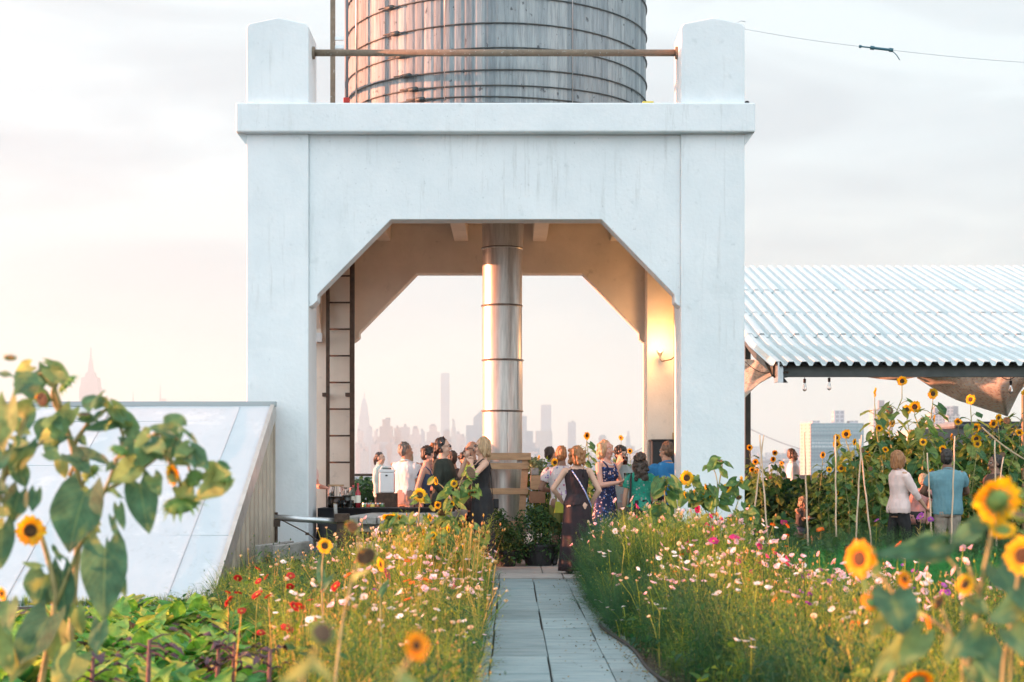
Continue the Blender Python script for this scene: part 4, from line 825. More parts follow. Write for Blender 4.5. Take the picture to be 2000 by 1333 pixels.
def leafgeo(L=1, Wd=.8, nu=7, nv=4, heart=.35, fold=.25, droop=.35, wav=.04, seed=0, g=None):
    """blade in local space: base at origin, runs +x, width y, normal z"""
    g = g or Geo(); rr_ = random.Random(seed)
    ph = rr_.uniform(0, 6)
    def fn(u, v):
        s = (v-.5)*2; wu = (math.sin(PI*min(1, (u*.96+.04))**.62))**.8 if u < 1 else 0
        lobe = -heart*.32*abs(s)**1.5*max(0, 1-u*3.2)
        x = (u+lobe)*L; y = s*wu*Wd*.5*L
        z = -droop*L*u*u+fold*abs(y)+wav*L*math.sin(u*9+ph+s*2)*abs(s)
        return (x, y, z)
    g.grid(fn, nu, nv); return g
stemP = [proto(ribbon([(0,0,0), (R.uniform(-.05,.05), R.uniform(-.05,.05), .4), (R.uniform(-.14,.14), R.uniform(-.14,.14), .75), (R.uniform(-.28,.28), R.uniform(-.28,.28), 1.0)], .008)) for _ in range(6)]
def budstem():
    g = Geo()
    for q in range(3):
        b = Vector((R.uniform(-.05,.05), R.uniform(-.05,.05), R.uniform(.35,.6))) if q else Vector((0,0,0)); t = Vector((R.uniform(-.33,.33), R.uniform(-.33,.33), R.uniform(.8, 1.05)))
        ribbon([tuple(b), tuple(b.lerp(t, .4)-Vector((t.x,t.y,0))*.15), tuple(b.lerp(t, .75)), tuple(t)], .007, g=g); r_ = .010
        g.add([(t.x-r_,t.y,t.z),(t.x,t.y-r_,t.z),(t.x+r_,t.y,t.z),(t.x,t.y+r_,t.z),(t.x,t.y,t.z-.02),(t.x,t.y,t.z+.025)], [(0,1,5),(1,2,5),(2,3,5),(3,0,5),(1,0,4),(2,1,4),(3,2,4),(0,3,4)])
    return proto(g)
stemP[4:] = [budstem() for _ in range(2)]
def tuft(n, L, w, spread, seg=2, up=.6):
    g = Geo()
    for _ in range(n):
        a = R.uniform(0, 2*PI); t = R.uniform(.1, spread); l = L*R.uniform(.5, 1.1); z0 = R.uniform(0, .8)*up
        d = Vector((math.cos(a)*math.sin(t), math.sin(a)*math.sin(t), math.cos(t)))
        p0 = Vector((R.uniform(-.03,.03), R.uniform(-.03,.03), z0)); pts = [p0+d*l*k/seg+Vector((0,0,-.12*l*(k/seg)**2)) for k in range(seg+1)]
        g.rnd = 0; ribbon([tuple(q) for q in pts], w, g=g)
    return proto(g)
def plume():
    g = Geo(); n = 54; bx, by = R.uniform(-.12, .12), R.uniform(-.12, .12)
    ribbon([(0,0,0), (bx*.3,by*.3,.5), (bx,by,1)], .006, g=g)
    for k in range(n):
        z = .12+.88*k/n; c = Vector((bx*z*z, by*z*z, z)); a = k*2.4; l = .17*(1.15-z*.75)*R.uniform(.7,1.2); d = Vector((math.cos(a), math.sin(a), R.uniform(.2,.9)))
        m_ = c+d*l*.6; ribbon([tuple(c), tuple(m_), tuple(c+d*l+Vector((0,0,-.02)))], .0045, g=g)
        if k % 2: e_ = Vector((math.cos(a+1), math.sin(a+1), .5)); ribbon([tuple(m_), tuple(m_+e_*l*.45)], .0045, g=g)
    return proto(g)
feath = [plume() for _ in range(4)]
grassP = [tuft(26, .34, .007, .9, 3, .05) for _ in range(3)]
leafS = [proto(leafgeo(1, .55, 3, 2, 0, .3, .5, .05, s)) for s in range(3)]
leafB = [proto(leafgeo(1, .8, 5, 4, .4, .25, .5, .05, s+9)) for s in range(4)]
def area(n, x0, x1, y0, y1, keep=None):
    x = NR.uniform(x0, x1, n); y = NR.uniform(y0, y1, n)
    if keep is not None: k = keep(x, y); x, y = x[k], y[k]
    return x, y
def hnoise(x, y, f=1.1, s=0): return np.array([noise.noise((a*f+s, b*f, s)) for a, b in zip(x, y)])
def leaves_cloud(S, protos, X, Y, Z, size, rnd=None, tilt=.9, moff=0):
    k = len(X); 
    if k == 0: return
    which = NR.integers(0, len(protos), k); rot = rots(k, tilt); sz = NR.uniform(size[0], size[1], k); rnd = NR.uniform(.01, 1, k) if rnd is None else rnd
    pos = np.stack([X, Y, Z], 1)
    for w in range(len(protos)):
        q = which == w; S.put(protos[w], pos[q], rot[q], sz[q], rnd[q], moff)
def stuff(name, S, mats): o = link(name, S.mesh(name), mats, smooth=False); o['kind'] = 'stuff'; return o
# ---- left bed -----------------------------------------------------
def rx0(y): return np.where(y > 13.2, .80, .80+(13.2-y)*.075)
def left_keep(x, y): return (x < np.where(y < 13, -.215, -.26)) & (x > np.where(y > 15.4, -2.95+(y-15.6)*.10, np.where(y > 12.0, -2.9-(15.5-y)*.12, -1.17-(y-8)*.22))) & ~((y > 16.9) & (x < -1.55)) & ~((y > 18.6))
def left_h(x, y):
    h = .50+.24*hnoise(x, y, 1.5)
    h = np.where((x > -1.5) & (x < -.75) & (y > 13.0) & (y < 16.5), h+.14, h); h = np.where((x > -.75) & (y > 12), np.minimum(h, .42), h)
    return np.where(x < -2.6+.08*(15-y), h*np.clip(.45+.0*x, 0, 1), h)*np.clip((x*-1-.0)/.35+.35, .45, 1)
S = Scatter()
def bed(S, x0, x1, y0, y1, keep, hf, n, leanmax=.16, dry=.5, leafn=1.0):
    x, y = area(n, x0, x1, y0, y1, keep); h = hf(x, y)*NR.uniform(.55, 1.18, len(x)); k = len(x); wh = NR.integers(0, 6, k); rot = rots(k, leanmax)
    rn = lambda a, b, m=.5: np.clip(m+.07+1.0*hnoise(a, b, 1.7, 21)+NR.normal(0, .17, len(a))+np.where(a < -1.5, -.25, 0)-np.where((a > .5) & (a < rx0(b)+.42), .4, 0), .01, 1)  # darker green along the right bed's path edge is partly painted side shading
    R1 = rn(x, y)
    isdry = (NR.uniform(0, 1, k) < dry*np.where((x < -1.6) | ((x > .5) & (x < rx0(y)+.4)), .25, 1)*(.4+.9*np.clip(hnoise(x, y, .7, 7)+.5, 0, 1)))
    for w in range(6):
        for d in (0, 1):
            q = (wh == w) & (isdry == bool(d)); sc_ = np.stack([h[q]*NR.uniform(.7, 1.5, q.sum()), h[q], h[q]], 1); S.put(stemP[w], np.stack([x[q], y[q], np.zeros(q.sum())], 1), rot[q], sc_, R1[q], d)
    nf = int(n*.17); x, y = area(nf, x0, x1, y0, y1, keep); h = hf(x, y); kk = len(x); rot = rots(kk, .2); wh = NR.integers(0, 4, kk)
    for w in range(4):
        q = wh == w; S.put(feath[w], np.stack([x[q], y[q], NR.uniform(-.08, .02, q.sum())], 1), rot[q], np.stack([NR.uniform(.7,1.3,q.sum())]*2+[h[q]*NR.uniform(.8,1.25,q.sum())], 1), rn(x[q], y[q], .46), 0)
    nl = int(n*.8*leafn); x, y = area(nl, x0, x1, y0, y1, keep); h = hf(x, y); leaves_cloud(S, leafS, x, y, h*NR.uniform(.05, .85, len(x)), (.03, .085), rnd=rn(x, y, .3), tilt=.8)
bed(S, -4.2, -.16, 6.0, 18.6, left_keep, left_h, 15000, dry=.62)
x, y = area(1600, -.3, .02, 7, 18.9); q = (NR.uniform(0, 1, len(x)) < .6) & (x < -.20); x, y = x[q], y[q]; rot = rots(len(x), .5); S.put(grassP[0], np.stack([x-.05, y, np.zeros(len(x))], 1), rot, NR.uniform(.25, .6, len(x)), NR.uniform(.01, 1, len(x)), 0)
x, y = area(500, -8.5, -3.0, 15.3, 15.68); S.put(grassP[1], np.stack([x, y, np.zeros(len(x))], 1), rots(len(x), .3), NR.uniform(.15, .4, len(x)), NR.uniform(.01, 1, len(x)), 0)
x, y = area(700, -3.1, -1.5, 15.6, 18.6); S.put(grassP[2], np.stack([x, y, np.zeros(len(x))], 1), rots(len(x), .3), NR.uniform(.5, 1.3, len(x)), NR.uniform(.01, .6, len(x)), 0)
x, y = area(75, -1.15, -.36, 13.6, 15.6); S.put(feath[0], np.stack([x, y, np.zeros(75)], 1), rots(75, .14), NR.uniform(.66, .98, 75), NR.uniform(.6, 1, 75), 0); S.put(stemP[5], np.stack([x+.05, y, np.zeros(75)], 1), rots(75, .2), NR.uniform(.7, 1.0, 75), NR.uniform(.3, 1, 75), 1)
stuff('flower_bed_greenery', S, [M_bed, M_stemdry])
# ---- right bed ----------------------------------------------------

def right_keep(x, y): return (x > rx0(y)) & (x < np.where(y > 13.8, 2.75, 2.9+(13.8-y)*.34))
def right_h(x, y):
    h = .56+.26*hnoise(x, y, 1.4, 3); h = np.where((y > 14), h+.20, h); h = np.where((x > 2.3) & (y > 11), h*.75, h)
    return h*np.clip((x-rx0(y))/.4+.3, .3, 1)
S = Scatter(); bed(S, .8, 5.6, 6.0, 19.2, right_keep, right_h, 24000, dry=.42, leafn=.7)
x, y = area(170, 1.12, 2.1, 13.8, 17.0); S.put(feath[1], np.stack([x, y, np.zeros(170)], 1), rots(170, .14), NR.uniform(.72, 1.0, 170), NR.uniform(.55, 1, 170), 0)
stuff('flower_bed_greenery', S, [M_bed, M_stemdry])
# dill hedge beside the path end
S = Scatter(); n = 4200; x = NR.uniform(.88, 1.42, n); y = NR.uniform(14.8, 19.0, n); h = (.90+.12*hnoise(x, y, 2.2, 5))*np.clip((x-.85)/.2, .6, 1); z = NR.uniform(-.1, .50, n)*h
rot = rots(n, .45); wh = NR.integers(0, 4, n)
for w in range(4): q = wh == w; S.put(feath[w], np.stack([x[q], y[q], z[q]], 1), rot[q], NR.uniform(.32, .5, q.sum()), NR.uniform(.01, 1, q.sum()), 0)
x, y = area(1300, .80, 1.35, 12.6, 16.4); h = .32+.2*hnoise(x, y, 2, 9); rot = rots(len(x), .5); S.put(feath[1], np.stack([x, y, NR.uniform(-.1, .12, len(x))], 1), rot, NR.uniform(.28, .5, len(x)), NR.uniform(.01, 1, len(x)), 0)
stuff('dill_greenery', S, [M_dill])
S = Scatter(); x = np.concatenate([NR.uniform(.74, 1.15, 2600), NR.normal(.62, .18, 260), NR.normal(-.22, .07, 420)]); y = NR.uniform(8.5, 19.1, len(x)); x = np.where(x > .5, x+np.clip(13.2-y, 0, 9)*.03, x); leaves_cloud(S, leafS, x, y, np.full(len(x), .022), (.008, .028), tilt=.5)
stuff('fallen_leaves', S, [leafmat('fallen bits', [(.07,.05,.03), (.16,.11,.06), (.30,.24,.14), (.10,.13,.04)], trans=.1)])
# bright carrot rows
S = Scatter(); n = 5200; x = NR.uniform(2.55, 9.2, n); y = NR.uniform(15.3, 17.4, n); z = NR.uniform(-.12, .10, n)+.05*hnoise(x, y, 2, 4); rot = rots(n, .4); wh = NR.integers(0, 4, n)
for w in range(4): q = wh == w; S.put(feath[w], np.stack([x[q], y[q], z[q]], 1), rot[q], NR.uniform(.36, .50, q.sum()), NR.uniform(.01, 1, q.sum()), 0)
stuff('carrot_rows', S, [M_carrot])
# darker garden rows behind
S = Scatter()
def leafy(S, n, x0, x1, y0, y1, hbase, hamp, size, seed, lo=.05, keep=None, tilt=.9):
    x, y = area(n, x0, x1, y0, y1, keep); h = hbase+hamp*hnoise(x, y, .9, seed); z = h*(lo+(1-lo)*NR.uniform(0, 1, len(x))**.6); leaves_cloud(S, leafB, x, y, z, size, tilt=tilt)
leafy(S, 5200, 2.6, 9.5, 17.7, 21.2, .42, .14, (.05,.12), 2)
n = 2600; x = NR.uniform(2.6, 9.6, n); y = NR.uniform(17.6, 20.6, n); rot = rots(n, .4); S.put(feath[2], np.stack([x, y, NR.uniform(0, .18, n)], 1), rot, NR.uniform(.35, .62, n), NR.uniform(.01, 1, n), 0)
stuff('garden_row_greenery', S, [M_dark_leaf])
S = Scatter(); leafy(S, 6500, 3.2, 6.4, 27.6, 32.5, 1.05, .25, (.10,.26), 5); leafy(S, 1800, 3.3, 4.3, 23.2, 26.0, .55, .15, (.06,.16), 6)
leafy(S, 1800, 5.3, 7.5, 27.2, 29.5, .85, .2, (.08,.2), 8)
stuff('squash_patch', S, [leafmat('squash leaves', [(.02,.065,.035), (.035,.11,.045), (.06,.16,.05), (.14,.21,.05)], trans=.3)])
# hedge behind the terrace, seen through the arch
S = Scatter(); leafy(S, 5200, -6.5, -.4, 34.4, 35.6, 1.12, .10, (.07,.15), 12); leafy(S, 2200, .6, 3.4, 34.4, 35.6, 1.15, .2, (.07,.15), 13); stuff('terrace_hedge', S, [M_dark_leaf])
# beet and chard greens at the lower left
beetm = leafmat('beet leaf', [(.04,.15,.045), (.07,.26,.06), (.16,.34,.07), (.30,.40,.10), (.09,.06,.05)], trans=.35, veins=True)
beets = Geo()
def leafy_plant(name, n, L, Wd, stem_m, leaf_m, label=None, group=None, upr=.9, seed=0, cat='plant'):
    rr_ = random.Random(seed); root = empty(name, (0,0,0), label, cat, group); g = Geo(); gs = Geo()
    for i in range(n):
        a = i*2.4+rr_.uniform(-.4, .4); t = rr_.uniform(.25, 1.0)*upr; l = L*rr_.uniform(.7, 1.15); d = Vector((math.cos(a)*math.sin(t), math.sin(a)*math.sin(t), math.cos(t)))
        p1 = d*l*.55; gs.tube([(0,0,0), tuple(d*l*.3+Vector((0,0,.02))), tuple(p1)], [.006,.005,.003], 4); st = len(g.v); g.rnd = rr_.uniform(.05, 1)
        leafgeo(l*.75, Wd, 6, 4, .3, .3, .55, .09, seed*9+i, g)
        x = d; z = Vector((0,0,1))-x*x.z
        z.normalize(); yv = z.cross(x); M = Matrix((x, yv, z)).transposed().to_4x4(); M.translation = p1; g.xf(M, st)
    g.build('foliage', leaf_m, root, smooth=True, world=False); gs.build('stems', stem_m, root, smooth=True, world=False); return root
M_redstem = mat('red stem', (.25,.03,.05), rough=.5)
bp_ = [leafy_plant('beet_plant', 12, .24, .72, M_redstem, beetm, seed=s) for s in (1, 2, 3, 4)]
def put_tree(src, first, loc, rz, s, label, cat, group):
    o = src if first else copy_tree(src)
    o.location = loc; o.rotation_euler = (0, 0, rz); o.scale = (s, s, s); o['label'] = label; o['category'] = cat; o['group'] = group
    return o
n = 0
for i in range(125):
    Y = R.uniform(6.9, 12.6); px = R.uniform(-30, 545-max(0, (Y-9))*34); X = PX(px, Y)
    if X < -4.6: continue
    k = n % 4; put_tree(bp_[k], n < 4, (X, Y, 0), R.uniform(0, 6), R.uniform(.75, 1.3), 'low leafy beet plant with red stems in the bed before the white bulkhead', 'plant', 'beet plants in the lower left bed'); n += 1
# brown kale-like stalks standing in it
M_stalk = mat('purple brown stalk', (.16,.07,.07), (.30,.15,.12), rough=.8, scale=30, bump=1)
for px, py0, py1, Y, lb in ((292, 1250, 1400, 7.6, 'thick purple stalk with side shoots, middle of the beet bed'), (427, 1265, 1400, 8.0, 'paired purple stalk, left of two close together'), (458, 1255, 1400, 8.1, 'paired purple stalk, right of two close together'), (182, 1285, 1400, 7.5, 'short purple stalk half behind the big sunflower leaves'), (528, 1270, 1400, 7.8, 'purple stalk beside the red zinnias')):
    g = Geo(); a = P(px, py0, Y); g.tube([(a.x+.02, Y, 0), (a.x-.008, Y, a.z*.5), (a.x, Y, a.z)], [.017, .014, .009], 8)
    e = empty('purple_stalk', (a.x, Y, 0), lb, 'plant', 'purple stalks in the beet bed'); g.build('stalk', M_stalk, e, smooth=True); g = Geo()
    for k in range(9):
        an = R.uniform(0, 6.3); l = R.uniform(.05, .13); d = Vector((math.cos(an), math.sin(an), R.uniform(-.2, .7))); b = a+Vector((0, 0, -R.uniform(0, .12))); g.tube([b, b+d*l*.6, b+d*l+Vector((0,0,-.02))], [.006,.005,.003], 5)
        st = len(g.v); leafgeo(l*.9, .6, 4, 2, 0, .4, .6, .1, k, g); M = Matrix.Rotation(an, 4, 'Z')@Matrix.Rotation(-.3, 4, 'Y'); M.translation = b+d*l; g.xf(M, st)
    g.build('side_shoots', mat('dark purple shoots', (.06,.03,.045), (.12,.06,.07), rough=.8), e)
# ================================================================== flowers
def blossom(r, n, mats_, cup=.35, inner=.22, twolayer=False, droop=0, seed=0, wid=.9):
    """petals + centre, facing +z"""
    rr_ = random.Random(seed); g = Geo()
    for lay in range(2 if twolayer else 1):
        for k in range(n):
            a = 2*PI*(k+.5*lay)/n+rr_.uniform(-.08, .08); st = len(g.v); L = r*rr_.uniform(.85, 1.05)*(1-.15*lay); cp = cup+rr_.uniform(-.15, .15)+lay*.25; g.rnd = rr_.uniform(.05, 1)
            w = L*wid*PI*1.5/n
            def fn(u, v):
                s = (v-.5)*2; wu = math.sin(PI*min(1, .12+u*.84))**.7; return (inner*r+u*(L-inner*r), s*w*wu, .04*r+math.sin(u*1.5)*cp*r*.6+.05*r*s*s-droop*u*u*r)
            g.grid(fn, 3, 2); g.xf(Matrix.Rotation(a, 4, 'Z'), st)
    return g
def sunhead(r, kind='open', seed=0, petal=None):
    """returns list of (part name, geo, mat): facing +z"""
    rr_ = random.Random(seed); out = []
    if kind in ('open', 'back', 'side'):
        g = blossom(r, 15, None, .12 if kind != 'back' else -.1, .38, True, .12, seed, .8); out.append(('petals', g, petal or M_petal))
        d = Geo(); d.lathe([(r*.44, .01*r), (r*.43, .10*r), (r*.3, .15*r), (r*.1, .12*r), (0, .12*r)], (0,0,0), 16); out.append(('seed_disc', d, M_disc))
        c = Geo()
        for k in range(14):
            a = 2*PI*k/14+rr_.uniform(-.1, .1); st = len(c.v); c.rnd = rr_.uniform(.05, 1); ribbon([(0,.3*r,-.06*r), (0,.5*r,-.05*r), (0,.70*r,-.10*r)], .17*r, g=c); c.xf(Matrix.Rotation(a, 4, 'Z'), st)
        c.lathe([(0,-.26*r), (.15*r,-.22*r), (.42*r,-.06*r), (.44*r,.0)], (0,0,0), 14); out.append(('calyx', c, M_bract))
    else:
        dm = M_discb if kind == 'brown' else M_bract
        d = Geo(); d.lathe([(0,-.34*r), (.2*r,-.30*r), (.66*r,-.16*r), (.82*r,.02*r), (.74*r,.16*r)], (0,0,0), 18); d.rnd = .6; out.append(('calyx', d, M_bract if kind == 'green' else M_discb))
        e = Geo(); e.lathe([(.74*r,.15*r), (.5*r,.20*r), (.2*r,.13*r), (0,.11*r)], (0,0,0), 18); out.append(('seed_disc', e, M_discb))
        c = Geo()
        for k in range(26):
            a = 2*PI*k/13+rr_.uniform(-.15, .15); st = len(c.v); c.rnd = rr_.uniform(.05, 1); L = rr_.uniform(.9, 1.25); zz = -.2 if k < 13 else -.02
            ribbon([(0,.55*r,zz*r), (0,.85*r,(zz+.10)*r), (0,L*r,(zz+.42)*r)], .24*r, g=c); c.xf(Matrix.Rotation(a, 4, 'Z'), st)
        out.append(('bracts', c, M_bract))
        if kind == 'brown' or seed % 2:
            p = Geo()
            for k in range(9):
                a = rr_.uniform(0, 6.28); st = len(p.v); p.rnd = rr_.uniform(.05, 1); ribbon([(0,.7*r,.1*r), (0,.75*r,.3*r), (0,rr_.uniform(.6,.8)*r,rr_.uniform(.4,.65)*r)], .07*r, g=p); p.xf(Matrix.Rotation(a, 4, 'Z'), st)
            out.append(('withered_petals', p, M_petal_or))
    return out
def orient(pos, d, roll=0):
    z = Vector(d).normalized(); x = z.cross(Vector((0,0,1)) if abs(z.z) < .95 else Vector((0,1,0))).normalized(); y = z.cross(x); M = Matrix((x, y, z)).transposed().to_4x4()@Matrix.Rotation(roll, 4, 'Z'); M.translation = Vector(pos); return M
KD = {'open': (0, -1, .12), 'back': (.3, .9, .35), 'side': (.9, -.35, .2), 'sidel': (-.9, -.35, .2), 'green': (.15, -.35, -.9), 'brown': (.2, -.75, -.6), 'bud': (.1, -.3, .8)}
def add_head(root, pos, r, kind, d=None, seed=0, petal=None):
    k0 = {'sidel': 'side', 'bud': 'green'}.get(kind, kind); M = orient(pos, d or KD[kind], seed*.7); parts = sunhead(r, k0, seed, petal); Mi = pmat(root).inverted()@M; hd = None
    main = [p for p in parts if p[0] in ('petals', 'bracts')][0]
    me = main[1].mesh(); me.transform(Mi); hd = link('flower_head', me, main[2], root, smooth=True)
    for nm, g, m_ in parts:
        if nm == main[0]: continue
        me = g.mesh(); me.transform(Mi); link(nm, me, m_, hd, smooth=True)
    return hd
def add_leaf(g, base, tip, wid, rnd=.5, face=(0,-1,.25), seed=0, droop=.12, fold=.22):
    b = Vector(base); t = Vector(tip); x = t-b; L = x.length; x.normalize(); f = Vector(face); z = (f-x*f.dot(x)).normalized(); y = z.cross(x); st = len(g.v); g.rnd = max(.02, rnd)
    leafgeo(L, wid/L, 9, 6, .9, fold, droop, .05, seed, g); M = Matrix((x, y, z)).transposed().to_4x4(); M.translation = b; g.xf(M, st)
def px_sunflower(label, Y, stalks, leaves, heads, cat='sunflower', group=None, name='sunflower', lw=1.0, stalkr=.011, petal=None, leafm=None, lj=.12, extra=0):
    x0 = stalks[0][0][0]; root = empty(name, (PX(x0, Y), Y, 0), label, cat, group); rr_ = random.Random(int(x0*7+Y))
    for i, st in enumerate(stalks):
        g = Geo(); g.rnd = rr_.uniform(.1, 1); pts = [P(a, b, Y+(.02*((k*5+i) % 3))) for k, (a, b) in enumerate(st)]
        if i == 0 or st[0][1] > 1250: pts = [Vector((pts[0].x, pts[0].y, 0))]+pts if pts[0].z > .05 else pts
        # smooth through midpoints
        q = [pts[0]]
        for k in range(len(pts)-1): q += [pts[k].lerp(pts[k+1], .33), pts[k].lerp(pts[k+1], .67)]
        q.append(pts[-1]); r0 = stalkr*(1 if i == 0 else .62); g.tube(q, [r0*(1-.45*k/len(q)) for k in range(len(q))], 7); g.build('stalk', M_sunstem, root, smooth=True)
    if extra:
        sm = [(a, b) for st in stalks for a, b in st if b < 1320]
        for q in range(extra):
            a, b = rr_.choice(sm); sg = rr_.choice((-1, 1)); L = rr_.uniform(24, 58); a += rr_.uniform(-8, 8); b += rr_.uniform(-25, 25); leaves = leaves+[(a, b, a+sg*L*rr_.uniform(.3, 1), b+L*rr_.uniform(-.1, .9), L*rr_.uniform(.5, .9), rr_.uniform(.1, 1))]
    for i, lf in enumerate(leaves):
        (bx, by, tx, ty, w) = lf[:5]; rn = lf[5] if len(lf) > 5 else rr_.uniform(.1, .85); dy = rr_.uniform(-lj, lj); g = Geo()
        fc = (rr_.uniform(-.45, .45), -1, rr_.uniform(-.1, .7)); add_leaf(g, P(bx, by, Y+dy*.3), P(tx, ty, Y+dy-.05), w*Y/F*lw*1.12, rn, fc, i, rr_.uniform(.0, .2), rr_.uniform(.1, .4))
        g.build('leaf', leafm or M_sunleaf_fg, root, smooth=True)
    for i, h in enumerate(heads):
        (hx, hy, r, kd) = h[:4]; d = h[4] if len(h) > 4 else None; add_head(root, P(hx, hy, Y-.03), r*Y/F, kd, d, i, h[5] if len(h) > 5 else petal)
    return root
FG = 'large sunflowers in the foreground before the bulkhead'
px_sunflower('foreground sunflower with hanging heart leaves and a wide open yellow flower', 5.6,
  [[(70,1400),(88,1290),(112,1180),(100,1110),(72,1020),(62,1040)], [(110,1180),(150,1080),(205,960),(228,900),(233,882)], [(205,960),(265,925),(325,880),(335,915)], [(225,900),(262,862),(300,850),(345,842),(365,900),(372,925)], [(325,880),(350,930),(354,965)], [(365,885),(410,912),(432,928)], [(300,850),(330,840)]],
  [(165,962,130,1078,95,.15),(90,1122,72,1190,66,.1),(122,1115,126,1216,46,.02),(205,1070,202,1210,80,.2),(222,1072,242,1166,30,.35),(95,1205,38,1302,82,.2),(196,1217,190,1282,42,.3),(112,1232,134,1335,56,.85),(272,945,290,1040,56,.2),(268,868,262,925,50,.4),(345,848,318,905,52,.3),(292,862,276,912,46,.5),(350,835,320,812,40,.5),(336,846,292,834,28,.25),(372,880,404,914,38,.35),(352,838,382,854,11,.5),(232,990,240,1032,20,.45),(220,1012,224,1046,14,.4),(300,932,310,966,30,.6),(78,1108,43,1099,13,.3),(120,1090,100,1066,18,.3),(150,1280,100,1340,60,.7),(60,1260,20,1330,44,.9),(235,968,215,956,16,.2),(180,1100,160,1075,14,.3),(150,1190,160,1240,30,.75)],
  [(60,1037,30,'open',(.15,-1,.1)),(233,880,21,'green',(-.4,.3,-.8)),(354,985,42,'green',(.15,.42,-.9)),(335,928,22,'side'),(378,934,22,'green',(.3,.7,-.3)),(436,930,21,'green',(-.5,.5,-.8))], 'sunflower', FG, stalkr=.014, extra=16)
px_sunflower('foreground sunflower with pale thick stalk and several drooping green seed heads', 5.9,
  [[(128,1400),(140,1200),(158,1000),(150,900),(125,820),(100,775),(110,750)], [(150,900),(135,930)], [(140,880),(160,840),(200,800),(225,800),(243,860)], [(150,960),(172,930)], [(120,800),(95,725),(60,735)]],
  [(62,728,54,775,56,.4),(96,830,78,868,44,.15),(52,800,44,850,34,.1),(190,775,168,798,40,.5),(198,782,220,796,17,.95),(230,826,160,840,20,.3),(155,886,208,894,28,.05),(215,800,244,830,14,.4),(110,845,80,860,30,.85),(120,820,104,872,34,.6),(140,800,118,840,36,.9),(118,900,128,935,24,.9),(100,860,98,900,26,.4),(160,815,190,822,20,.5),(90,706,118,716,12,.6)],
  [(130,750,26,'green',(.6,.3,-.6)),(84,780,18,'green',(-.3,-.8,-.1)),(176,922,23,'green',(.4,.5,-.7)),(135,948,18,'back',(-.6,.2,.2)),(165,812,15,'bud')], 'sunflower', FG, stalkr=.016, extra=26)
px_sunflower('leafy sunflower cut by the left edge of the picture', 5.4,
  [[(-30,1400),(-20,1100),(0,940),(30,870),(60,790)], [(-15,1000),(0,850),(40,735)], [(0,940),(40,900),(85,860)]],
  [(15,790,2,885,52,.9),(55,868,28,924,42,.15),(38,962,20,1024,58,.1),(4,1028,0,1112,46,.1),(30,830,60,850,20,.5),(10,880,-20,930,40,.4),(70,960,62,1000,26,.1),(20,1180,10,1240,40,.6),(-5,1230,20,1320,50,.8),(0,730,30,735,12,.3)],
  [(2,1160,13,'side'),(20,700,14,'bud')], 'sunflower', FG, stalkr=.014, extra=20)
# centre foreground, strongly out of focus
px_sunflower('pale green seed head very close to the camera', 2.5, [[(560,1420),(590,1330),(618,1270),(626,1250)]], [(600,1300,545,1340,22,.95),(610,1290,650,1330,18,.9)], [(628,1238,30,'green',(.3,-.6,.4))], stalkr=.006, group='blurred flowers close to the camera', lj=.03)
px_sunflower('orange and brown spent flower very close to the camera', 2.5, [[(745,1420),(775,1330),(806,1280)]], [(780,1320,835,1360,20,.9)], [(812,1262,28,'side',(.5,-.7,.2))], stalkr=.006, group='blurred flowers close to the camera', lj=.03, petal=M_petal_or)
px_sunflower('dry bent sunflower stem with two dark brown heads', 5.0, [[(650,1400),(662,1250),(685,1140),(700,1110),(712,1095)], [(675,1190),(690,1120),(704,1060),(696,1035)]], [(690,1130,716,1112,12,.95)], [(714,1086,24,'brown',(.3,-.7,-.4)),(688,1028,15,'brown',(-.2,-.8,-.3))], stalkr=.006, group='withered flowers in the left bed')
px_sunflower('small yellow sunflower standing before the tables', 9.0, [[(636,1330),(630,1200),(628,1110),(634,1072)]], [(628,1130,622,1085,16,.3),(632,1150,650,1120,12,.4)], [(634,1067,16,'open',(.3,-1,.3))], stalkr=.007, group='small sunflowers in the left bed')
px_sunflower('half hidden yellow flower beside the dark brown heads', 8.0, [[(745,1330),(744,1200),(741,1120)]], [(744,1160,760,1130,12,.4)], [(742,1103,14,'side')], stalkr=.006, group='small sunflowers in the left bed')
# foreground right
FR = 'large orange yellow sunflowers in the right foreground'
px_sunflower('big double yellow sunflower seen from behind on a forked green stalk', 4.0,
  [[(1880,1420),(1895,1300),(1912,1160),(1938,1040),(1945,1000)], [(1905,1200),(1885,1130),(1840,1075),(1815,1070)], [(1912,1160),(1890,1100)]],
  [(1835,1064,1716,1086,40,.15),(1845,1062,1796,1100,44,.2),(1900,1035,1862,1062,38,.25),(1925,1020,1868,1040,30,.2),(1920,1240,1860,1280,60,.3),(1950,1110,1990,1170,60,.1),(1920,1260,1960,1330,60,.4),(1900,1180,1930,1200,30,.5)],
  [(1948,978,50,'back',(-.1,.8,.3)),(1958,1036,27,'back',(.1,.5,-.7)),(1886,1143,22,'side',(-.7,-.6,.4))], group=FR, stalkr=.008, petal=M_petal, lj=.05, extra=5)
px_sunflower('orange sunflower turned sideways with a broad leaf under it', 4.0,
  [[(1700,1440),(1740,1330),(1775,1230),(1760,1180),(1725,1130),(1700,1100)], [(1760,1180),(1720,1180),(1704,1175)]],
  [(1742,1160,1765,1240,84,.1),(1775,1235,1700,1335,46,.85),(1800,1240,1760,1300,50,.75),(1710,1120,1706,1070,14,.9),(1740,1180,1700,1260,24,.95),(1690,1160,1690,1120,14,.6)],
  [(1681,1092,37,'open',(-.75,-.65,.05)),(1700,1178,22,'back',(-.2,.5,-.6)),(1766,1132,17,'side',(.4,-.8,.2))], group=FR, stalkr=.008, petal=M_petal_or, lj=.05)
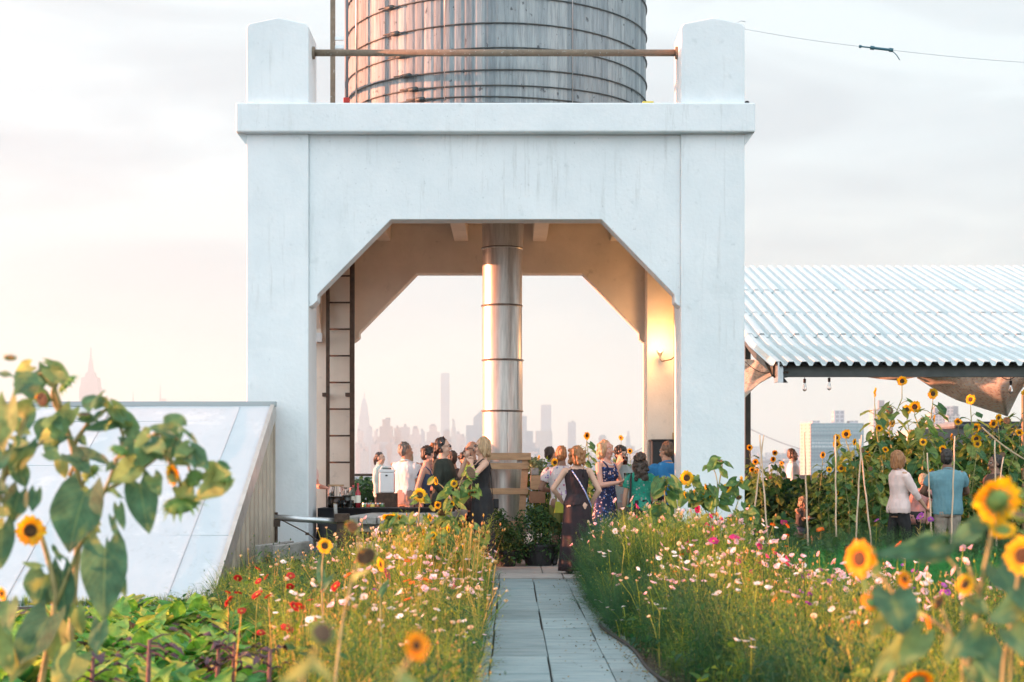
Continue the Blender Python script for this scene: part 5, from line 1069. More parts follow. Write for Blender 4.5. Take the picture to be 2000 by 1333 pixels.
px_sunflower('sunflower cut by the right edge of the picture', 3.9,
  [[(1960,1440),(1955,1330),(1975,1220),(1990,1120),(1996,1095)], [(1965,1280),(2000,1240)]],
  [(1985,1180,1930,1215,50,.2),(1990,1150,2040,1200,60,.2),(1975,1230,2030,1290,60,.4)], [(2000,1086,40,'open',(-.5,-.8,.1)),(1995,1010,24,'bud')], group=FR, stalkr=.008, petal=M_petal, lj=.05)
px_sunflower('bent sunflower stalk with small withered heads', 4.4,
  [[(1930,1440),(1905,1330),(1860,1240),(1820,1210),(1800,1200)], [(1880,1280),(1878,1200),(1884,1150)], [(1860,1240),(1840,1190)]],
  [(1900,1300,1950,1333,60,.85),(1860,1250,1850,1300,30,.9),(1800,1200,1780,1195,12,.8)], [(1832,1176,19,'brown',(.5,-.6,-.3)),(1812,1216,15,'side'),(1792,1330,34,'back',(0,.5,.5))], group=FR, stalkr=.008, petal=M_petal_or, lj=.05)
# mid clump before the guests
def autoleaves(stalks, n, size, seed, spread=16, rn=(.2, .95)):
    rr_ = random.Random(seed); out = []
    for _ in range(n):
        st = rr_.choice(stalks); k = rr_.randrange(len(st)-1); t = rr_.random(); x = st[k][0]*(1-t)+st[k+1][0]*t; y = st[k][1]*(1-t)+st[k+1][1]*t; s = rr_.choice((-1, 1)); L = size*rr_.uniform(.6, 1.3)
        out.append((x+s*rr_.uniform(2, spread), y-rr_.uniform(0, 6), x+s*(rr_.uniform(4, spread)+L*.6), y+L*rr_.uniform(.1, 1.0), L*rr_.uniform(.6, .95), rr_.uniform(*rn)))
    return out
MC = 'pale sunflowers in the left bed before the guests'
def clump(label, Y, stalks, heads, nl, size, seed, group, lr=(.3, 1.0), sp=14, leafm=None):
    st2 = list(stalks); nl = int(nl*2.1); size *= .88
    for h in heads:   # side shoot from the nearest stalk point to every head
        best = min(((p[0]-h[0])**2+(p[1]-h[1]-30)**2, p) for s in stalks for p in s)[1]
        if (best[0]-h[0])**2+(best[1]-h[1])**2 > 60: st2.append([best, ((best[0]+h[0])/2+3, (best[1]+h[1])/2-4), (h[0], h[1])])
    px_sunflower(label, Y, st2, autoleaves(st2, nl, size, seed, sp, lr), heads, group=group, stalkr=.010, leafm=leafm or M_sunleaf, lj=.15)
clump('sunflower with one large open yellow flower facing the camera', 14.6, [[(806,1260),(812,1130),(816,1040),(820,980)]], [(820,968,15,'open',(.05,-1,.15)),(839,1012,9,'side'),(828,1040,8,'sidel')], 12, 17, 3, MC)
clump('sunflower with a big flower seen from behind near the table edge', 14.3, [[(790,1260),(776,1150),(765,1080),(760,1030)]], [(760,1010,17,'back',(-.1,.3,.9)),(779,1013,8,'side'),(767,1045,9,'green')], 15, 18, 4, MC)
clump('tallest pale sunflower with large green seed heads bending right', 14.8, [[(870,1270),(868,1150),(872,1050),(885,980),(905,930)], [(872,1060),(895,1000),(920,965)]], [(918,924,17,'green',(.6,-.5,.3)),(923,963,13,'green',(.1,-.5,-.8)),(887,945,8,'open'),(855,987,8,'open',(.2,-1,.1)),(882,985,7,'open'),(851,940,9,'side'),(864,1002,11,'brown')], 22, 18, 5, MC)
clump('leafy sunflower with small yellow blooms beneath the tall one', 14.0, [[(845,1290),(842,1180),(850,1100),(846,1040)], [(850,1100),(880,1040)]], [(846,1046,8,'open'),(875,1035,8,'side'),(830,1075,8,'green'),(862,1075,8,'side')], 34, 17, 6, MC)
clump('low spreading sunflower at the end of the clump toward the path', 14.4, [[(900,1280),(905,1180),(912,1110),(930,1060)], [(905,1180),(885,1100)]], [(916,1028,5,'brown'),(944,1048,5,'brown'),(890,1080,8,'green'),(905,1070,6,'side')], 26, 15, 7, MC)
for k, (x, y0, y1) in enumerate(((918,1180,1030),(926,1180,1058),(934,1170,1040),(905,1190,1060),(943,1180,1072),(955,1190,1105),(965,1190,1100))):
    g = Geo(); Y = 14.0; g.rnd = .8; g.tube([(PX(x-6, Y), Y, 0), P(x-2, (y0+y1)/2, Y), P(x+3, y1, Y)], .006, 5); g.ball(P(x+3, y1-2, Y), .02, n=8, k=6)
    setp(g.build('dry_seed_stalk', M_stemdry, smooth=True), 'dry tan seed stalk beside the path, before the black jumpsuit', 'plant', 'dry seed stalks beside the path')
# sunflowers before the right pillar
MR = 'sunflowers before the right tower pillar'
clump('tall many branched sunflower in front of the right pillar', 15.6, [[(1397,1260),(1396,1140),(1397,1030),(1402,960),(1410,915)], [(1397,1030),(1370,985),(1352,945)], [(1400,990),(1425,965),(1446,940)], [(1397,1040),(1430,1010)]], [(1341,934,15,'open',(.1,-1,.05)),(1338,968,9,'side'),(1394,968,10,'open'),(1378,952,8,'side'),(1420,954,12,'side',(-.4,-.5,.3)),(1406,902,9,'bud'),(1393,914,7,'bud'),(1448,938,9,'side'),(1422,1018,7,'side'),(1464,993,8,'side'),(1374,970,7,'back'),(1443,972,7,'brown'),(1356,963,6,'side')], 44, 22, 21, MR, (.1, .8), 16)
clump('grey green leafy sunflower with a big ragged yellow flower low down', 15.2, [[(1312,1260),(1308,1140),(1302,1030),(1298,960)], [(1308,1100),(1335,1040)]], [(1349,1041,13,'back',(.2,.2,.8)),(1285,985,7,'bud'),(1300,935,8,'bud')], 36, 26, 22, MR, (.0, .5), 16)
clump('short leafy sunflower between the pillar and the dill', 15.9, [[(1270,1240),(1262,1120),(1258,1030)], [(1262,1090),(1240,1040)]], [(1262,1022,6,'bud')], 20, 22, 23, MR, (.0, .45), 14)
clump('leafy sunflower at the outer side of the pillar', 16.2, [[(1450,1250),(1448,1130),(1440,1050)]], [(1442,1040,8,'side'),(1465,1010,8,'side')], 16, 20, 24, MR, (.1, .8), 12)
# protos for the tall stand at the right
def auto_sunflower(seed, H, nh, label=None):
    rr_ = random.Random(seed); root = empty('sunflower', (0,0,0)); gs = Geo(); pts = [Vector((0,0,0))]
    for k in range(1, 6): pts.append(Vector((rr_.uniform(-.05,.05)*k*.5, rr_.uniform(-.05,.05)*k*.5, H*k/5)))
    gs.rnd = .3; gs.tube(pts, [.016,.015,.013,.011,.009,.006], 6); g = Geo()
    for i in range(32):
        z = H*(.12+.86*i/32); t = z/H*5; k = min(4, int(t)); c = pts[k].lerp(pts[k+1], t-k); a = i*2.4+rr_.uniform(-.3, .3); L = rr_.uniform(.15, .28)*(1.15-.4*z/H); d = Vector((math.cos(a), math.sin(a), 0)); b = c+d*.10+Vector((0,0,.05))
        gs.tube([c, c+d*.05+Vector((0,0,.04)), b], .004, 4); add_leaf(g, b, b+d*L*.8+Vector((0,0,-L*rr_.uniform(.1, .8))), L*.8, rr_.uniform(.02, .9), (d.x*.6, d.y*.6, 1), i, .15, .25)
    hs = []
    for i in range(nh):
        z = H*(1-.42*i/nh*rr_.uniform(.5, 1.2)) if i else H; t = min(4.99, z/H*5); k = int(t); c = pts[k].lerp(pts[k+1], t-k); a = rr_.uniform(0, 6.28); d = Vector((math.cos(a), math.sin(a), 0)) if i else Vector((0,0,0)); p = c+d*rr_.uniform(.12, .28)+Vector((0,0,rr_.uniform(.05,.2)))
        gs.tube([c, c.lerp(p, .5)+Vector((0,0,-.02)), p], .005, 5); hs.append((p, rr_.uniform(.055, .085), rr_.choice(['open', 'open', 'side', 'back', 'open', 'brown'])))
    gs.build('stalk', M_sunstem, root, smooth=True, world=False); g.build('foliage', M_sunleaf, root, smooth=True, world=False)
    for i, (p, r, kd) in enumerate(hs): a = rr_.uniform(-.9, .9); add_head(root, p, r, kd, (math.sin(a), -math.cos(a), rr_.uniform(-.3, .5)), seed*10+i)
    return root
ap = []
for a in ap:
    pass
for a in ap: bpy.data.objects.remove  # prototypes are rebuilt at true height below
def kill(o):
    for ch in list(o.children): kill(ch)
    bpy.data.objects.remove(o)
for a in ap: kill(a)
ap = [auto_sunflower(s, H_, nh) for s, H_, nh in ((31, 2.0, 1), (32, 1.8, 2), (33, 2.15, 2), (34, 1.6, 1), (35, 1.9, 1))]
HT = [2.0, 1.8, 2.15, 1.6, 1.9]
spots = [(1725,23.2,790),(1749,23.6,778),(1630,23.0,872),(1655,23.4,862),(1604,23.8,900),(1680,22.9,880),(1706,23.0,862),(1770,23.8,820),(1790,23.2,812),(1812,23.9,786),(1838,23.3,838),(1860,23.8,850),(1890,23.5,802),(1905,24.2,850),(1932,24.0,842),(1962,23.4,836),(1990,24.0,800),(2015,23.2,790),(1640,24.6,880),(1740,24.8,840),(1830,24.9,850),(1950,24.8,850),(1618,22.8,930),(1690,24.3,900),(1775,24.6,860),(1870,24.5,870),(1720,22.6,900),(1800,22.7,880),(1850,22.6,890),(1900,22.7,880),(1660,22.5,930),(1980,22.6,870)]
n = 0
for px, Y, py in spots:
    H_ = PZ(py, Y); k = n % 5; s = H_/HT[k]
    adj = 'tall' if H_ > 2.15 else 'medium' if H_ > 1.8 else 'shorter'; wh = 'left end of' if px < 1690 else 'middle of' if px < 1850 else 'right part of'
    put_tree(ap[k], n < 5, (PX(px, Y), Y, 0), R.uniform(-.5, .5), s, '%s leafy sunflower in the %s the tall stand behind the garden guests' % (adj, wh), 'sunflower', '%s sunflowers in the %s the stand' % (adj, wh)); n += 1
for px, Y, py in ((1462, 29, 880), (1478, 28, 905), (1502, 28.5, 900), (1490, 26.5, 925), (1520, 27.5, 915), (1512, 29.5, 890), (1468, 27, 920)):
    H_ = PZ(py, Y)*.96; k = n % 5
    put_tree(ap[k], False, (PX(px, Y), Y, 0), R.uniform(-.5, .5), H_/HT[k], 'sunflower in the squash patch beside the right tower pillar', 'sunflower', 'sunflowers in the squash patch'); n += 1
for px, Y, py in ((1140, 30, 862), (1155, 30.5, 868), (1205, 30, 875), (1228, 31, 893), (1180, 31, 900), (1215, 29.5, 905), (1060, 31, 905), (1245, 30, 910)):
    H_ = PZ(py, Y); k = n % 5
    put_tree(ap[k], False, (PX(px, Y), Y, 0), R.uniform(-.5, .5), H_/HT[k], 'sunflower standing beyond the guests at the rear edge of the terrace', 'sunflower', 'sunflowers beyond the terrace guests'); n += 1
# ---- bushes
M_gard = leafmat('climbing leaves', [(.03,.09,.03), (.05,.15,.04), (.11,.22,.05), (.30,.33,.06)], trans=.4)
def bush(name, label, c, rx, ry, rz, n, size, m_, cat='bush', group=None, protos=None, seed=1, noisef=2.5):
    u = NR.normal(size=(n, 3)); u /= np.linalg.norm(u, axis=1)[:, None]; rad = NR.uniform(.55, 1, n)**.5
    bump = np.array([1+.28*noise.noise((a[0]*noisef+seed, a[1]*noisef, a[2]*noisef)) for a in u]); p = u*(rad*bump)[:, None]*np.array([rx, ry, rz]); z = p[:, 2]+c[2]; q = z > .03
    S = Scatter(); leaves_cloud(S, protos or leafS, p[q, 0], p[q, 1], z[q]-0, size, tilt=1.2); e = empty(name, (c[0], c[1], 0), label, cat, group)
    link('foliage', S.mesh('foliage'), m_, e, smooth=False); g = Geo()
    for k in range(6): a = k*1.05; g.tube([(0,0,0), (rx*.2*math.cos(a), ry*.2*math.sin(a), c[2]*.6), (rx*.55*math.cos(a), ry*.55*math.sin(a), c[2]+rz*.3)], [.012,.009,.004], 5)
    g.build('stems', M_stemdry, e, smooth=True, world=False); return e
bush('dark_bush', 'big dark green bush at the right behind the sunflower stand', (PX(1960, 27), 27, 1.1), 1.5, .9, 1.0, 5200, (.05,.10), M_dark_leaf, seed=4)
bush('dark_bush', 'dark rounded bush behind the man in the blue green shirt', (PX(1865, 26), 26, 1.0), 1.0, .7, .8, 3200, (.05,.10), M_dark_leaf, seed=7)
bush('dark_bush', 'low dark bush behind the seated girl', (PX(1655, 26.5), 26.5, .6), 1.1, .7, .72, 3600, (.05,.11), M_dark_leaf, seed=9)
for px, Y, z, rx, rz, sd in ((1740, 24.9, .95, .75, .95, 21), (1830, 25.1, .85, .8, .95, 22), (1690, 25.0, .7, .6, .8, 23), (1905, 25.0, .85, .7, .85, 24), (1985, 25.2, .9, .7, .95, 25)):
    bush('bean_bush', 'dense climbing foliage among the tall sunflowers at about %s' % {1740: 'the tallest sunflower', 1830: 'the middle of the stand', 1690: 'the left end of the stand', 1905: 'the right part of the stand', 1985: 'the timber post'}[px], (PX(px, Y), Y, z), rx, .45, rz, 3200, (.07,.15), M_gard, protos=leafB, seed=sd)
# planters at the pallet
def planter(label, px, Y, w, h, fol, seed, m_=None, flowers=None):
    X = PX(px, Y); e = empty('planter', (X, Y, .03), label, 'planter', 'dark planters beneath the pallet'); g = Geo(); g.lathe([(0,.03), (w*.36,.03), (w*.5, h), (w*.53, h), (w*.53, h+.03), (w*.46, h+.03), (w*.45, h-.03), (0, h-.03)], (X, Y, 0), 18); g.build('pot', M_black, e, smooth=False)
    b = bush('potted_shrub', label.replace('planter', 'shrub growing in the planter'), (X, Y, h+fol[2]*.30), fol[0], fol[1], fol[2], fol[3], (.03,.065), m_ or M_dark_leaf, 'shrub', 'potted shrubs beneath the pallet', seed=seed); return b
planter('wide dark planter right of the pallet foot', 1052, 21.6, .50, .30, (.38,.30,.42,2300), 3)
planter('dark planter at the foot of the metal duct', 988, 21.4, .36, .22, (.28,.24,.30,1300), 5)
planter('dark planter beside the black jumpsuit', 972, 21.9, .30, .30, (.20,.18,.42,1200), 6)
bush('flowering_shrub', 'shrub with orange and lilac flowers behind the hanging crates', (PX(1058, 22.6), 22.6, .95), .26, .24, .55, 1500, (.03,.07), M_bed, 'shrub', seed=8)
bush('succulent', 'grey green succulents growing in the small grey box', (PX(1046, 22.35), 22.35, PZ(908, 22.3)), .11, .11, .10, 420, (.03,.06), leafmat('succulent', [(.18,.24,.12), (.3,.33,.16)], trans=.1), 'plant', seed=2)
e = px_sunflower('single sunflower leaning out above the hanging crates', 22.7, [[(1062,1000),(1066,940),(1078,905),(1083,900)]], [(1066,930,1050,945,14,.1),(1070,920,1085,935,14,.1),(1064,950,1078,965,14,.1)], [(1084,904,9,'open',(.2,-1,0))], stalkr=.006, group='sunflower by the crates')
# bamboo canes
M_cane = mat('bamboo cane', (.50,.36,.24), (.62,.46,.32), rough=.5, scale=6)
for a, b, Y, lb in (((1462,1085),(1492,850),19.5,'left cane of the crossed pair nearest the tower'), ((1502,1088),(1484,850),19.4,'right cane of the crossed pair nearest the tower'), ((1579,1096),(1571,845),19.2,'single upright bamboo cane beside the seated girl'), ((1633,1098),(1632,850),19.0,'single upright cane right of the seated girl'), ((1671,1062),(1683,850),19.4,'left cane of the crossed pair left of the pink shirt woman'), ((1702,1066),(1679,858),19.5,'right cane of the crossed pair left of the pink shirt woman'), ((1820,1050),(1811,885),19.3,'cane crossing the left side of the blue green shirt'), ((1858,1053),(1865,852),19.2,'cane crossing the right side of the blue green shirt'), ((1946,1060),(1943,860),19.6,'thin upright cane before the dark haired guest'), ((1929,1090),(1960,893),19.4,'leaning cane at the right behind the big yellow sunflower')):
    g = Geo(); A = P(a[0], a[1], Y); B = P(b[0], b[1], Y+.1); d = (B-A); A2 = A-d*(A.z/d.z); k = 12; g.tube([A2+(B-A2)*t/k+Vector((.004*math.sin(t*2.1), 0, 0)) for t in range(k+1)], [.012-.004*t/k+(.0015 if t % 2 else 0) for t in range(k+1)], 7)
    setp(g.build('bamboo_cane', M_cane, smooth=True), lb, 'cane', 'bamboo canes in the garden rows')
# garden bench plank
e = empty('garden_bench', (PX(1540, 26.2), 26.2, 0), 'low plank bench the girl sits on among the plants', 'bench'); g = Geo(); g.box(PX(1470, 26.2), PX(1640, 26.2), 26.1, 26.42, PZ(1050, 26.2), PZ(1044, 26.2)); g.build('plank', M_wood, e)
for px in (1485, 1625): g = Geo(); g.box(PX(px, 26.2)-.05, PX(px, 26.2)+.05, 26.15, 26.4, 0, PZ(1050.2, 26.2)); g.build('leg', M_dark, e)
# ---- small flowers as individual plants
def petalmat(name, cols, tr=.35): return leafmat(name, cols, trans=tr, rough=.6)
PMs = {'pink': petalmat('pink petals', [(.74,.42,.46), (.80,.56,.57), (.82,.68,.67)]), 'white': petalmat('white petals', [(.74,.66,.62), (.82,.78,.75)]), 'magenta': petalmat('magenta petals', [(.50,.03,.12), (.62,.06,.22)]),
       'orange': petalmat('orange petals', [(.75,.17,.02), (.80,.26,.03)]), 'red': petalmat('red petals', [(.48,.03,.02), (.62,.07,.04)]), 'purple': petalmat('purple petals', [(.28,.05,.30), (.42,.10,.40)]), 'cream': petalmat('cream tufts', [(.62,.50,.33), (.74,.62,.45)])}
M_ctr = mat('flower centre', (.60,.40,.05), (.4,.25,.04), rough=.9)
def flower_plant(kind, col, H, nh, seed, r=.032):
    rr_ = random.Random(seed); root = empty({'cosmos': 'cosmos_flower', 'zinnia': 'zinnia_flower', 'tuft': 'scabious_flower'}[kind], (0,0,0)); gs = Geo(); heads = []
    for i in range(nh):
        a = rr_.uniform(0, 6.28); l = rr_.uniform(.05, .22) if i else .02; z = H*rr_.uniform(.80, 1.0) if i else H; p = Vector((math.cos(a)*l, math.sin(a)*l, z)); gs.rnd = rr_.uniform(.1, 1)
        gs.tube([(0,0,0), (p.x*.15, p.y*.15, z*.45), (p.x*.5, p.y*.5, z*.75), p], [.0042,.0036,.003,.0024], 5); heads.append(p)
    for i in range(14):
        z = H*rr_.uniform(.15, .85); a = rr_.uniform(0, 6.28); d = Vector((math.cos(a), math.sin(a), .7)); st = len(gs.v); gs.rnd = rr_.uniform(.1, 1); ribbon([(0,0,z), tuple(d*.05+Vector((0,0,z))), tuple(d*.09+Vector((0,0,z-.01)))], .006, g=gs)
    gs.build('stem', M_bed if seed % 3 else M_stemdry, root, smooth=False, world=False)
    for i, p in enumerate(heads):
        rad = r*rr_.uniform(.6, 1.05); a = rr_.uniform(0, 6.28); t = rr_.uniform(.2, 1.1)
        d = Vector((math.cos(a)*math.sin(t), -abs(math.sin(a)*math.sin(t)), math.cos(t)))
        if kind == 'cosmos': g = blossom(rad, 8, None, .45+rr_.uniform(-.3, .75), .15, False, .0, seed*7+i, .72)
        elif kind == 'zinnia': g = blossom(rad, 12, None, .15, .15, True, .1, seed*7+i, 1.0)
        else: g = blossom(rad*.8, 9, None, 1.1, .1, True, -.3, seed*7+i, .8)
        M = orient(p, d); me = g.mesh(); me.transform(M); hd = link('flower', me, PMs[col], root, smooth=True)
        c = Geo(); c.ball((0,0,.06*rad), rad*.24, rad*.24, rad*.16, 8, 5); me = c.mesh(); me.transform(M); link('flower_centre', me, M_ctr, hd, smooth=True)
    return root
def sow(kind, col, protos_n, n, fn, label, group, cat='flower', H=1.0, nh=(2, 4), r=.032, srange=(.85, 1.15)):
    ps = [flower_plant(kind, col, H, R.randint(*nh), 100+len(bpy.data.objects)+i, r) for i in range(protos_n)]; HH = H; c = 0; tries = 0
    while c < n and tries < n*60:
        tries += 1; q = fn()
        if q is None: continue
        x, y, h = q; o = put_tree(ps[c % protos_n], c < protos_n, (x, y, 0), R.uniform(0, 6.28), 1.0, label, cat, group); o.scale = (1, 1, h/HH); o.rotation_euler = (R.gauss(0, .06), R.gauss(0, .06), R.uniform(0, 6.28)); c += 1
    return c
def spot(keep, hf, x0, x1, y0, y1, up=(.95, 1.25), hmin=0, bias=None):
    def fn():
        y = y0+(y1-y0)*R.random()**.85; x = R.uniform(x0, x1)
        if not keep(np.array([x]), np.array([y]))[0]: return None
        if bias and R.random() > bias(x, y): return None
        h = float(hf(np.array([x]), np.array([y]))[0])*R.uniform(*up)+.04
        return (x, y, h) if h > hmin else None
    return fn
HB = .65
sow('cosmos', 'pink', 5, 84, spot(right_keep, right_h, .9, 5, 8.2, 18.6, hmin=.4), 'pale pink cosmos in the right flower bed', 'pink cosmos in the right flower bed', H=HB, r=.029)
sow('cosmos', 'white', 4, 70, spot(right_keep, right_h, .9, 5, 8.0, 18.6, hmin=.35), 'whitish cosmos in the right flower bed', 'white cosmos in the right flower bed', H=HB, r=.028)
sow('cosmos', 'magenta', 3, 11, spot(right_keep, right_h, 1.2, 4, 11.0, 18.6, hmin=.45), 'deep magenta cosmos in the right flower bed', 'magenta cosmos in the right flower bed', H=HB, r=.034)
sow('zinnia', 'orange', 3, 18, spot(right_keep, right_h, 1.4, 5, 9.0, 15.5, hmin=.4), 'orange marigold like flower in the right bed', 'orange flowers in the right flower bed', H=HB, nh=(1, 2), r=.03)
sow('tuft', 'cream', 4, 80, spot(right_keep, right_h, .9, 5, 8.0, 18.6, hmin=.35), 'cream coloured dried tuft in the right bed', 'cream tufts in the right flower bed', H=HB, r=.026)
sow('cosmos', 'purple', 2, 9, spot(right_keep, right_h, 1.4, 5, 8.0, 14, hmin=.35), 'purple blossom in the right bed', 'purple blossoms in the right flower bed', H=HB, r=.03)
sow('zinnia', 'red', 4, 16, lambda: (lambda y: (R.uniform(-1.5-(y-8)*.22, -.9-(y-8)*.15), y, R.uniform(.50, .68)))(R.uniform(7.8, 12.5)), 'faded red zinnia among the beet greens and meadow', 'faded red zinnias at the edge of the beet greens', H=HB, nh=(1, 2), r=.038)
lb_ = lambda x, y: 1.0 if x > -1.45 else .25 if x > -1.9 else .02
sow('tuft', 'cream', 5, 75, spot(left_keep, left_h, -3, -.2, 7.6, 17.5, bias=lb_), 'cream coloured dried scabious in the left bed', 'cream scabious in the left flower bed', H=HB, r=.027)
sow('cosmos', 'white', 4, 34, spot(left_keep, left_h, -2.6, -.12, 7.8, 17.5, bias=lb_), 'whitish blossom in the left flower bed', 'white blossoms in the left flower bed', H=HB, r=.03)
sow('cosmos', 'pink', 4, 36, spot(left_keep, left_h, -2.3, -.12, 9.5, 17.5, bias=lb_), 'pale pink blossom in the left flower bed', 'pink blossoms in the left flower bed', H=HB, r=.032)
sow('zinnia', 'orange', 2, 7, spot(left_keep, left_h, -1.6, -.5, 9.5, 16), 'orange blossom in the left flower bed', 'orange blossoms in the left flower bed', H=HB, nh=(1, 1), r=.034)
sow('cosmos', 'pink', 2, 8, lambda: (R.uniform(-.42, -.18), R.uniform(8.5, 13), R.uniform(.15, .35)), 'small lilac pink blossom at the path edge', 'small blossoms at the path edge', H=HB, r=.022)
sow('cosmos', 'white', 2, 8, lambda: (R.uniform(.82, 1.1), R.uniform(10.5, 17.5), R.uniform(.12, .35)), 'small white blossom low beside the path', 'small white blossoms beside the path', H=HB, r=.022)
for k, (px, py, Y, kind, col, r, lb) in enumerate(((498,1162,10.0,'zinnia','red',.052,'large faded red zinnia in the left bed'), (525,1128,11.5,'zinnia','red',.04,'red zinnia standing highest among the red ones'), (500,1136,11.6,'zinnia','red',.034,'red zinnia just behind the large faded one'), (601,1173,10.5,'zinnia','red',.04,'red zinnia nearest the blurred centre stalk'), (512,1236,9.0,'zinnia','red',.036,'pinkish red zinnia lowest on the left'), (564,1228,9.2,'zinnia','red',.045,'dull red zinnia below the large faded one'),
    (750,1121,12.5,'zinnia','magenta',.055,'large magenta zinnia beneath the table'), (735,1153,12.0,'zinnia','purple',.05,'two toned purple zinnia below the magenta one'), (838,1135,12.8,'zinnia','orange',.06,'large orange zinnia in the left bed'), (885,1148,12.6,'zinnia','magenta',.04,'magenta zinnia next to a pale pink bloom'), (892,1140,12.4,'cosmos','pink',.06,'large pale pink bloom beside the magenta zinnia'), (925,1155,12.4,'cosmos','pink',.055,'pale pink double bloom near the path'), (745,1205,11,'zinnia','red',.035,'small red zinnia in the middle of the left bed'),
    (1430,1055,13.5,'cosmos','magenta',.05,'big magenta cosmos before the right pillar'), (1478,1070,13.4,'cosmos','magenta',.05,'big magenta cosmos beside the bamboo pair'), (1392,1058,13.4,'cosmos','magenta',.045,'magenta cosmos left of the big one by the pillar'), (1462,1132,12,'zinnia','orange',.035,'orange flower right of the pillar'), (1665,1222,9,'zinnia','orange',.045,'orange flower right of centre in the near bed'),
    (1600,1035,19.4,'zinnia','orange',.06,'orange flower before the tall sunflower stand'), (1532,1023,21.5,'cosmos','magenta',.06,'magenta flower left of the seated girl'), (1820,1015,19,'cosmos','purple',.07,'violet flower below the pink sleeve'), (1795,1010,19,'cosmos','purple',.06,'violet flower beside the lowered hand'), (1710,1018,19.4,'cosmos','purple',.04,'small lilac flower left of the pink shirt woman'))):
    a = P(px, py, Y); t = flower_plant(kind, col, a.z, 1, 900+k, r); t.location = (a.x, a.y, 0); setp(t, lb, 'flower', 'single coloured blooms')
# ================================================================== people
def skinmat(name, c): return mat(name, c, tuple(q*.9 for q in c), rough=.55, scale=9, spec=.35)
SK = {'light': skinmat('light skin', (.60,.36,.26)), 'tan': skinmat('tanned skin', (.48,.27,.18)), 'brown': skinmat('brown skin', (.22,.12,.08)), 'pink': skinmat('rosy skin', (.62,.33,.25))}
M_eye = mat('eye white', (.7,.68,.65), rough=.3); M_iris = mat('iris', (.05,.03,.02), rough=.2); M_lip = mat('lips', (.45,.16,.14), rough=.45); M_sg = mat('sunglass lens', (.02,.02,.025), rough=.1)
HM = {}
def hairm(name, a, b):
    if name not in HM:
        m, nt, bb, out = newmat('hair '+name); n = nd(nt, 'ShaderNodeTexNoise', i_Scale=9.0, i_Detail=5); nt.links.new(coords(nt, 'Object', (9, 9, 1.1)), n.inputs['Vector'])
        r = ramp(nt, [(.35, a), (.65, b)], n.outputs[0]); nt.links.new(r.outputs[0], bb.inputs['Base Color']); bb.inputs['Roughness'].default_value = .45
        bp = nd(nt, 'ShaderNodeBump', i_Strength=.8, i_Distance=.01); nt.links.new(n.outputs[0], bp.inputs['Height']); nt.links.new(bp.outputs[0], bb.inputs['Normal']); HM[name] = m
    return HM[name]
HC = {'black': ((.010,.008,.007), (.03,.022,.018)), 'dark': ((.025,.016,.011), (.06,.038,.025)), 'auburn': ((.20,.075,.025), (.38,.17,.06)), 'blond': ((.26,.16,.08), (.50,.33,.18)), 'strawberry': ((.38,.20,.10), (.58,.35,.20)), 'grey': ((.10,.08,.07), (.26,.22,.19)), 'brown': ((.09,.05,.028), (.17,.10,.055)), 'sandy': ((.25,.17,.10), (.40,.29,.18))}
def cloth(name, a, b=None, pattern=None, rough=.85):
    if not pattern: return mat(name, a, b or tuple(q*.8 for q in a), rough=rough, scale=7, bump=.25, bscale=30)
    m, nt, bb, out = newmat(name); v = coords(nt, 'Object', (1, 1, 1)); vo = nd(nt, 'ShaderNodeTexVoronoi', i_Scale=pattern); nt.links.new(v, vo.inputs['Vector'])
    sp = nd(nt, 'ShaderNodeSeparateColor'); nt.links.new(vo.outputs['Color'], sp.inputs[0]); r = ramp(nt, [(0, a), (.45, a), (.46, b[0]), (.68, b[1]), (.69, b[2]), (1, b[2])], sp.outputs[0]); nt.links.new(r.outputs[0], bb.inputs['Base Color'])
    th = ramp(nt, [(.40, (1,1,1)), (.5, (0,0,0))], vo.outputs['Distance']); mx = nd(nt, 'ShaderNodeMix', data_type='RGBA'); nt.links.new(th.outputs[0], mx.inputs[0]); mx.inputs[6].default_value = c4(a); nt.links.new(r.outputs[0], mx.inputs[7]); nt.links.new(mx.outputs[2], bb.inputs['Base Color']); bb.inputs['Roughness'].default_value = rough; return m
RING_F = [(.78,.145,.095,.0), (.86,.168,.112,.008), (.93,.170,.115,.01), (1.0,.148,.100,.0), (1.07,.122,.085,-.005), (1.14,.125,.088,-.008), (1.22,.142,.102,-.014), (1.29,.150,.104,-.014), (1.36,.150,.085,.0), (1.41,.110,.062,.008), (1.45,.058,.052,.01), (1.50,.050,.050,.008)]
RING_M = [(.78,.145,.095,.0), (.86,.160,.110,.005), (.93,.160,.110,.0), (1.0,.150,.105,.0), (1.07,.148,.102,-.005), (1.14,.155,.108,-.005), (1.22,.170,.115,-.005), (1.29,.182,.115,-.003), (1.36,.180,.095,.0), (1.41,.130,.072,.008), (1.45,.066,.060,.01), (1.50,.058,.057,.008)]
def ringat(T, z):
    for a, b in zip(T, T[1:]):
        if z <= b[0]: t = max(0, (z-a[0])/(b[0]-a[0])); return tuple(a[k]*(1-t)+b[k]*t for k in (1, 2, 3))
    return T[-1][1:]
def loft(g, rings, n=20, fold=0, nf=9, ph=0):
    """rings: (z, rx, ry, yo)"""
    vs = []
    for i, (z, rx, ry, yo) in enumerate(rings):
        f = fold*(i/max(1, len(rings)-1)) if fold else 0
        for j in range(n): a = 2*PI*j/n; k = 1+f*math.sin(a*nf+ph+z*3); vs.append((rx*k*math.cos(a), yo+ry*k*math.sin(a), z))
    L = len(rings); fs = [(i*n+j, i*n+(j+1) % n, (i+1)*n+(j+1) % n, (i+1)*n+j) for i in range(L-1) for j in range(n)]+[tuple(range(n))[::-1], tuple((L-1)*n+j for j in range(n))]
    g.add(vs, fs)
